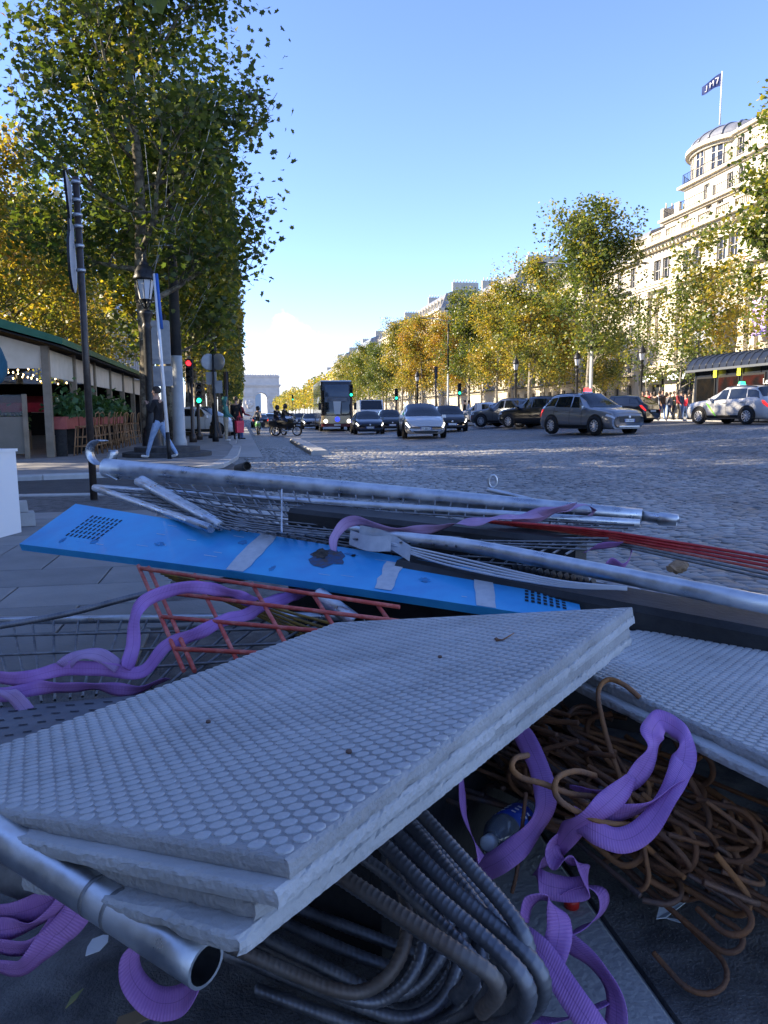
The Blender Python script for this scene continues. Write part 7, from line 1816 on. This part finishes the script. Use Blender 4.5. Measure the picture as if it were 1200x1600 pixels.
m_scr_ = mat('bare_metal_scratch', (.45, .55, .65), rough=.4)
sr_ = random.Random(31)
for k in range(14):
    s_, t_ = sr_.uniform(.16, .84), sr_.uniform(.1, .9); bpatch('scratch', m_scr_, s_, s_ + sr_.uniform(.008, .03), t_, t_ + sr_.uniform(.006, .014), .0012, 2, 1, sr_.uniform(-.05, .05))
for k in range(7):
    s_ = sr_.uniform(.05, .9); blot('dirt_smudge', mat('panel_dirt', (.05, .16, .32), (.02, .24, .52), rough=.7, scale=40, contrast=(.4, .6)), s_, sr_.uniform(.1, .85), sr_.uniform(.004, .014), sr_.uniform(.02, .07), .0008 + .0001 * k, 40 + k)
# purple webbing straps ---------------------------------------------------------------------
SW = .046
def strap(label, ctrl, m=m_strap, spans=10, width=SW, group='purple lifting straps'):
    """ctrl: (u, v, depth, direction of the width in the picture in degrees, apparent width in px, sign of its depth tilt)"""
    rows = []
    for (u, v, d, ang, w, sg) in ctrl:
        w_m = min(width, w * d / FPX); dz = math.sqrt(max(0, width ** 2 - w_m ** 2)) * sg
        c = P(u, v, d); a = math.radians(ang); wv = (_r * math.cos(a) - _u * math.sin(a)) * w_m + _f * dz
        if rows and V(*rows[-1][3:]).dot(wv) < 0: wv = -wv
        rows.append(tuple(c) + tuple(wv))
    rows = crom(rows, spans); L = 0; sd_ = sum(map(ord, label)) % 63 / 10.; tg = V(1, 0, 0)
    me = bpy.data.meshes.new('strap'); vs_ = []; prev = None; acc = []
    NW = 4
    for r in rows:
        c = V(*r[:3]); w = V(*r[3:]).normalized()
        if prev is not None: L += (c - prev).length; tg = (c - prev).normalized() if (c - prev).length > 1e-6 else tg
        else: tg = V(*rows[1][:3]) - c; tg = tg.normalized() if tg.length > 1e-6 else V(1, 0, 0)
        prev = c.copy()
        w = Matrix.Rotation(.34 * math.sin(L * 19 + sd_) + .2 * math.sin(L * 43 + 2 * sd_), 3, tg) @ w * width
        c = c + V(0, 0, .004 * math.sin(L * 31 + sd_)) + w * (.07 * math.sin(L * 24 + 3 * sd_))
        for k in range(NW + 1): q = c + w * (k / NW - .5); q.z = max(q.z, .008); vs_.append(q); acc.append((L, k / NW))
    o0 = vs_[0].copy(); n = len(rows)
    fs = [(i * (NW + 1) + k, i * (NW + 1) + k + 1, (i + 1) * (NW + 1) + k + 1, (i + 1) * (NW + 1) + k) for i in range(n - 1) for k in range(NW)]
    me.from_pydata([tuple(q - o0) for q in vs_], [], fs); ul = me.uv_layers.new(name='UVMap')
    for lp in me.loops: ul.data[lp.index].uv = acc[lp.vertex_index]
    me.materials.append(m); me.polygons.foreach_set('use_smooth', [True] * len(me.polygons))
    o = link(bpy.data.objects.new('lifting_strap', me)); o.location = o0
    s_ = o.modifiers.new('t', 'SOLIDIFY'); s_.thickness = .0014
    return tag(o, label, 'strap', group)
# left group
strap('purple strap running from the left edge over the wire panel to the blue panel', [(-40, 1058, 2.42, 80, 20, 1), (40, 1058, 2.42, 85, 24, 1), (110, 1044, 2.44, 88, 22, -1), (180, 1048, 2.46, 84, 22, -1), (225, 1046, 2.47, 70, 22, -1), (262, 1010, 2.5, 40, 20, -1), (300, 990, 2.52, 70, 22, -1), (350, 972, 2.58, 70, 20, -1), (410, 948, 2.74, 60, 20, 1), (470, 925, 3.0, 70, 24, 1), (520, 900, 3.2, 70, 22, 1)], m_strap)
strap('purple strap rising in an arch behind the red mesh', [(200, 1048, 2.46, 30, 20, 1), (207, 1010, 2.5, 5, 24, 1), (209, 970, 2.55, 10, 25, 1), (228, 940, 2.6, 45, 22, 1), (265, 922, 2.65, 80, 22, 1), (320, 918, 2.7, 88, 20, 1), (360, 928, 2.72, 110, 16, 1), (400, 940, 2.8, 110, 14, -1), (450, 932, 2.98, 75, 14, -1), (500, 915, 3.15, 75, 14, -1)], m_strap)
strap('purple strap lying flat along the lower wire at the left', [(-40, 1084, 2.40, 86, 24, 1), (40, 1080, 2.40, 88, 23, 1), (120, 1072, 2.40, 92, 20, 1), (180, 1078, 2.4, 98, 18, 1), (220, 1076, 2.41, 80, 12, 1), (262, 1062, 2.42, 65, 8, 1)], m_strap)
strap('short frayed end of purple strap hanging at the left edge', [(4, 1078, 2.36, 10, 20, 1), (22, 1092, 2.34, -30, 22, 1), (42, 1112, 2.32, -35, 22, 1)], m_strapd)
strap('twisted purple loop over the left wire panel', [(95, 1040, 2.43, 60, 14, 1), (125, 1022, 2.45, 85, 20, -1), (155, 1024, 2.46, 110, 16, -1), (185, 1042, 2.46, 120, 14, -1)], m_strapd)
# middle group
strap('faded purple strap running under the long pole to the right', [(522, 862, 3.0, 10, 12, 1), (522, 838, 3.05, 30, 14, 1), (540, 818, 3.1, 70, 14, 1), (575, 818, 3.1, 100, 13, 1), (620, 830, 3.1, 95, 13, 1), (680, 826, 3.1, 80, 11, 1), (750, 813, 3.1, 80, 9, -1), (820, 806, 3.15, 75, 10, -1), (870, 796, 3.2, 60, 12, -1), (912, 790, 3.25, 80, 8, -1), (928, 800, 3.3, 130, 10, 1), (900, 818, 3.3, 100, 8, 1)], m_strapd, width=.045)
strap('faded purple strap crossing over the long pole', [(800, 812, 3.2, 85, 14, 1), (840, 808, 3.17, 75, 14, 1), (875, 795, 3.15, 65, 13, 1), (900, 788, 3.2, 80, 8, 1)], m_strapd, width=.045)
strap('dark purple strap hanging in a loop before the setts', [(912, 865, 2.95, 60, 8, 1), (935, 855, 2.95, 80, 12, 1), (965, 850, 2.95, 85, 10, 1), (985, 852, 2.95, 20, 8, 1), (984, 872, 2.92, 5, 10, 1), (972, 884, 2.9, 80, 8, 1), (955, 876, 2.88, 95, 10, 1), (945, 884, 2.85, 110, 8, 1)], m_strap, width=.04)
# front group
strap('broad purple strap curving down from under the tilted slab', [(802, 1110, 1.75, 5, 14, 1), (820, 1150, 1.68, 8, 30, 1), (840, 1195, 1.6, 10, 36, 1), (850, 1240, 1.54, 12, 38, 1), (848, 1275, 1.5, 25, 38, 1), (825, 1310, 1.47, 45, 38, -1), (788, 1338, 1.46, 50, 36, -1), (745, 1362, 1.5, 60, 34, -1)])
strap('narrow edge-on purple strap hanging beside the thick bars', [(720, 1190, 1.55, 0, 8, 1), (720, 1230, 1.5, 0, 10, 1), (726, 1275, 1.46, 5, 14, 1), (738, 1312, 1.42, 10, 18, 1), (752, 1345, 1.42, 15, 14, 1)])
strap('purple strap wound under and over the rusty bars in a loop', [(890, 1232, 1.50, 70, 20, 1), (930, 1238, 1.46, 80, 24, 1), (975, 1228, 1.44, 70, 26, 1), (1005, 1205, 1.45, 40, 28, 1), (1022, 1170, 1.47, 15, 28, 1), (1020, 1140, 1.50, 5, 28, -1), (1030, 1122, 1.56, 60, 26, -1), (1052, 1135, 1.55, 120, 28, -1), (1070, 1158, 1.5, 150, 30, -1), (1062, 1195, 1.46, 160, 24, 1), (1045, 1230, 1.42, 120, 26, 1), (1010, 1262, 1.40, 100, 26, 1), (965, 1270, 1.40, 85, 24, 1), (925, 1275, 1.42, 80, 20, 1)])
strap('purple strap making the lower edge of the loop on the rusty bars', [(1068, 1190, 1.45, 20, 14, -1), (1050, 1240, 1.40, 45, 24, -1), (1015, 1285, 1.37, 65, 30, -1), (970, 1308, 1.36, 85, 34, -1), (930, 1300, 1.37, 100, 34, -1), (900, 1285, 1.40, 110, 30, -1)])
strap('purple strap tab crossing the knot on the rusty bars', [(985, 1215, 1.42, 35, 30, 1), (955, 1245, 1.385, 40, 42, 1), (925, 1275, 1.37, 45, 44, 1), (895, 1300, 1.40, 50, 42, 1), (872, 1320, 1.45, 60, 36, 1)])
strap('purple strap trailing down from the knot into a curl', [(880, 1305, 1.45, 80, 20, 1), (862, 1325, 1.44, 10, 16, 1), (868, 1345, 1.43, -40, 22, 1), (890, 1345, 1.42, 80, 30, 1), (912, 1352, 1.42, 20, 24, 1), (916, 1378, 1.42, 80, 24, -1), (885, 1388, 1.43, 95, 24, -1), (850, 1386, 1.44, 110, 22, -1), (838, 1368, 1.45, 140, 26, 1), (850, 1348, 1.46, 100, 30, 1), (880, 1342, 1.47, 80, 26, 1)])
strap('purple strap loop standing open over the red cap', [(820, 1440, 1.30, 60, 20, 1), (828, 1412, 1.30, 60, 36, 1), (855, 1408, 1.30, 90, 36, 1), (870, 1440, 1.30, 10, 34, 1), (866, 1480, 1.28, 0, 38, -1), (850, 1520, 1.26, 10, 36, -1), (832, 1560, 1.25, 20, 34, -1), (815, 1600, 1.25, 30, 32, -1), (790, 1640, 1.25, 40, 30, -1)])
strap('purple strap bending round the right of the red cap', [(870, 1395, 1.45, 90, 16, 1), (910, 1385, 1.44, 100, 16, 1), (938, 1392, 1.43, 20, 18, 1), (942, 1415, 1.42, 10, 24, 1), (925, 1440, 1.40, 45, 30, 1), (895, 1460, 1.38, 55, 28, 1), (870, 1470, 1.36, 60, 22, 1)])
strap('long purple strap sweeping to the bottom edge on the right', [(872, 1455, 1.34, 120, 22, 1), (900, 1485, 1.31, 135, 34, 1), (932, 1515, 1.28, 140, 34, 1), (958, 1550, 1.25, 155, 28, 1), (965, 1590, 1.23, 175, 26, 1), (955, 1640, 1.22, 180, 26, 1)])
strap('purple strap crossing diagonally to the bottom edge', [(820, 1470, 1.30, 120, 26, -1), (850, 1500, 1.26, 130, 36, -1), (885, 1545, 1.22, 130, 40, -1), (920, 1590, 1.19, 130, 42, -1), (955, 1635, 1.17, 130, 42, -1)])
strap('purple strap lying along the bottom edge', [(640, 1612, 1.25, 90, 20, 1), (720, 1604, 1.25, 95, 20, 1), (800, 1600, 1.24, 85, 24, 1), (880, 1590, 1.24, 80, 28, 1), (950, 1568, 1.26, 70, 28, 1)])
# lower left coils
for k, (dv, du) in enumerate(((0, 0), (26, -10), (52, 4), (80, -20))):
    strap('%s purple strap coil from the top at the lower left' % ORD[k], [(-60, 1418 + dv * 1.1, 1.25, 88, 36, 1), (20, 1422 + dv * 1.15, 1.22, 92, 40, 1), (75 + du, 1415 + dv, 1.20, 60, 34, 1), (112 + du, 1392 + dv * .75, 1.2, 35, 34, 1), (128 + du, 1362 + dv * .5, 1.22, 10, 30, 1)])
strap('purple strap loop hanging round below the open pipe', [(225, 1470, 1.22, 20, 10, 1), (204, 1495, 1.2, 5, 10, 1), (208, 1530, 1.18, -40, 16, 1), (240, 1558, 1.17, -75, 26, 1), (280, 1560, 1.16, 75, 30, -1), (308, 1540, 1.16, 40, 24, -1), (318, 1515, 1.18, 20, 14, -1)])

# grey slotted mat at the left
mt_ = empty('rubber_mat', P(-150, 1120, 2.35), 0, 'dark grey slotted mat half under the tilted slab on the left', 'mat')
E1, E2, E3, E4 = [P(*c) - mt_.location for c in ((-150, 1120, 2.35), (300, 1078, 2.38), (200, 1180, 1.9), (-200, 1250, 1.75))]
def SM(s, t_, z=0): return E1.lerp(E2, s).lerp(E4.lerp(E3, s), t_) + V(0, 0, z + .01 * math.sin(s * 14) * t_)
mb = MB(); mb.grid([SM(i / 30, j / 10) for i in range(31) for j in range(11)], 31, 11); mb.build('sheet', mat('mat_grey', (.10, .105, .115), (.15, .155, .165), rough=.6, scale=8), mt_)
for i in range(14):
    for j in range(7):
        s_, t_ = (i + .5 + .5 * (j % 2)) / 15, (j + .6) / 8
        mb = MB(); mb.add([SM(s_, t_, .0025), SM(s_ + .034, t_ + .008, .0025), SM(s_ + .036, t_ + .022, .0025), SM(s_ + .002, t_ + .014, .0025)], [(0, 1, 2, 3)]); mb.build('slot', m_slot, mt_)
# litter ---------------------------------------------------------------------------------------
bt = empty('plastic_bottle', P(800, 1290, 1.62), 0, 'clear plastic bottle with blue label under the purple straps', 'bottle')
bx_ = (P(745, 1325, 1.5) - P(815, 1275, 1.72)).normalized(); Mx = Matrix.Identity(3); zq = bx_; xq = zq.orthogonal().normalized(); yq = zq.cross(xq); Mx = Matrix((xq, yq, zq)).transposed()
m_pet = mat('bottle_plastic', (.55, .65, .75), rough=.08, trans=.75, spec=.6)
def blathe(nm, prof, m):
    mb = MB(); mb.lathe(prof, n=18); mb.v = [tuple(Mx @ V(*v)) for v in mb.v]; return mb.build(nm, m, bt)
blathe('body', [(.02, -.12), (.034, -.115), (.036, -.09), (.033, -.06), (.036, -.05), (.036, .05), (.034, .075), (.022, .105), (.0135, .115), (.0135, .13)], m_pet)
lb = blathe('label', [(.0368, -.045), (.0368, .045)], mat('label_blue', (.02, .05, .38), (.03, .10, .5), rough=.4, scale=10))
blathe('cap', [(.0155, .120), (.0155, .138), (.013, .14)], mat('cap_white', (.5, .55, .6), rough=.4))
mb = MB()
for k in range(10):
    a = k * .63
    for z in (.0, .02, -.018): mb.box((.0374 * math.cos(a), .0374 * math.sin(a), z), (.0006, .009, .006), rz=a)
mb.v = [tuple(Mx @ V(*v)) for v in mb.v]; mb.build('label_marks', m_white, lb)['kind'] = 'stuff'
rc_ = G(893, 1416, .004); c_ = empty('bottle_cap', rc_, 0, 'red plastic bottle cap inside the strap loop', 'cap')
MB().lathe([(.016, 0), (.0165, .018), (.014, .02), (.013, .019), (.013, .003)], n=20).build('shell', mat('cap_red', (.45, .02, .015), rough=.4), c_)
rc_ = G(248, 1588, .0); c_ = empty('metal_cap', rc_, .4, 'small dented silver cup at the bottom edge on the left', 'cap')
MB().lathe([(.018, 0), (.018, .03), (.0195, .032), (.017, .033), (.016, .006)], n=20).build('shell', m_galv, c_)
def shard(label, cat, u, v, pts, m, z=.01, rz=0., th=.002, name='litter'):
    q = G(u, v, z); mb = MB(); R = Matrix.Rotation(rz, 3, 'Z'); n = len(pts); top = [R @ V(*p) for p in pts]; bot = [p - V(0, 0, th) for p in top]
    mb.add(top + bot, [tuple(range(n)), tuple(range(2 * n - 1, n - 1, -1))] + [(i, n + i, n + (i + 1) % n, (i + 1) % n) for i in range(n)])
    o = mb.build(name, m); o.location = q; return tag(o, label, cat)
m_paper = mat('paper_white', (.55, .58, .62), (.65, .66, .68), rough=.6, scale=12); m_clear = mat('milky_plastic', (.6, .66, .7), rough=.25)
shard('milky white plastic shard on the asphalt at the right', 'litter', 1050, 1418, [(-.045, -.012, .004), (.05, -.016, .01), (.055, .01, .014), (-.03, .012, .008), (-.06, .0, .002)], m_clear, .01, .5, name='plastic_shard')
shard('thin clear plastic sliver below the milky shard', 'litter', 1046, 1434, [(-.02, 0, 0), (.02, -.014, .004), (.024, -.009, .006)], m_clear, .008, -.5, name='plastic_shard')
shard('torn white paper scrap left of the open pipe', 'litter', 152, 1482, [(-.022, -.012, .0), (.004, -.016, .006), (.020, -.009, .016), (.022, .004, .02), (.012, .012, .018), (-.008, .016, .012), (-.018, .006, .005)], m_paper, .012, .2, name='paper_scrap')
shard('pale blue paper piece between the thick bars', 'litter', 790, 1548, [(-.035, -.02, 0), (.03, -.024, .004), (.034, .018, .01), (-.03, .02, .008)], m_paper, .03, .3, name='paper_scrap')
shard('small cream paper scrap at the bottom by the strap', 'litter', 772, 1582, [(-.012, -.018, 0), (.012, -.014, .006), (.008, .018, .006), (-.01, .014, .0)], mat('cream_paper', (.55, .5, .4), rough=.7), .03, .1, name='paper_scrap')
shard('crumpled brown card scrap at the bottom edge', 'litter', 205, 1597, [(-.03, -.012, 0), (.03, -.016, .01), (.036, .012, .012), (-.02, .016, .004)], mat('brown_card', (.22, .15, .08), rough=.8), .01, .2, name='card_scrap')
m_lfg = mat('fallen_leaf_green', (.16, .20, .06), (.24, .22, .08), rough=.6, scale=20); m_lfy = mat('fallen_leaf_yellow', (.42, .36, .16), (.5, .42, .2), rough=.6, scale=20)
shard('narrow green leaf on the dark ground lower left', 'leaf', 114, 1562, [(-.02, -.004, 0), (0, -.007, .004), (.024, .0, .006), (.002, .006, .003)], m_lfg, .008, .9, name='fallen_leaf')
for (u, v, lab, s_) in ((208, 777, 'pale yellow leaf on the paving below the long pole', .09), (308, 758, 'yellow leaf caught in the upper fence panel', .07), (95, 742, 'dry leaf in the side street gutter', .07)):
    shard(lab, 'leaf', u, v, [(p[0] * s_ * 1.6, p[1] * s_ * 1.6, abs(p[2]) * s_ * 3) for p in LEAF], m_lfy, .02 if v > 770 else (.62 if v > 745 else -.08), rs.uniform(0, 6), name='fallen_leaf')
# bits lying on the tilted slab
def on_slab(u, v, lift=.004):
    o_, d_ = CAMLOC, (P(u, v, 1) - CAMLOC); n_ = Vector((M1[0][2], M1[1][2], M1[2][2])); p0 = Vector((M1[0][3], M1[1][3], M1[2][3])); return o_ + d_ * ((p0 - o_).dot(n_) / d_.dot(n_)) + n_ * lift
q = on_slab(776, 1003); c_ = empty('leaf_stalk', q, 0, 'dry curled leaf stalk on the tilted slab', 'leaf')
MB().tube([on_slab(u, v, .006) - q for u, v in ((776, 1004), (786, 1004), (796, 998), (804, 993))], [.004, .002, .0016, .001], 6).build('stalk', m_rust2, c_); MB().lathe([(.001, -.004), (.006, 0), (.001, .004)], (0, 0, .003), 8).build('bud', m_rust3, c_)
for k, (u, v) in enumerate(((688, 1030), (326, 1132), (546, 1180))):
    q = on_slab(u, v, .005); o = MB().lathe([(.001, -.003), (.005, -.001), (.004, .003), (.001, .004)], n=7).build('crumb', m_rust3, loc=q); tag(o, ('dark crumb near the far edge of the tilted slab', 'dark crumb at the left of the tilted slab', 'dark crumb in the middle of the tilted slab')[k], 'debris')
# crumpled brown wrapper on the setts
q = G(1060, 897, -.02); c_ = empty('paper_wrapper', q, .5, 'crumpled brown wrapper lying on the setts at the right', 'litter'); rr_ = random.Random(8); pts_ = []
for i in range(9):
    for j in range(12):
        t_ = i / 8; a = 2 * PI * j / 12; r_ = .055 * math.sin(PI * min(.97, max(.1, t_))) ** .6 * (1 + rr_.uniform(-.22, .22)); pts_.append((lerp(-.11, .11, t_), r_ * math.cos(a), .05 + r_ * .8 * math.sin(a)))
MB().add(pts_, [(i * 12 + j, i * 12 + (j + 1) % 12, (i + 1) * 12 + (j + 1) % 12, (i + 1) * 12 + j) for i in range(8) for j in range(12)] + [tuple(range(12)), tuple(96 + j for j in range(11, -1, -1))]).build('paper', mat('brown_paper', (.20, .12, .065), (.28, .18, .10), rough=.75, scale=18), c_)
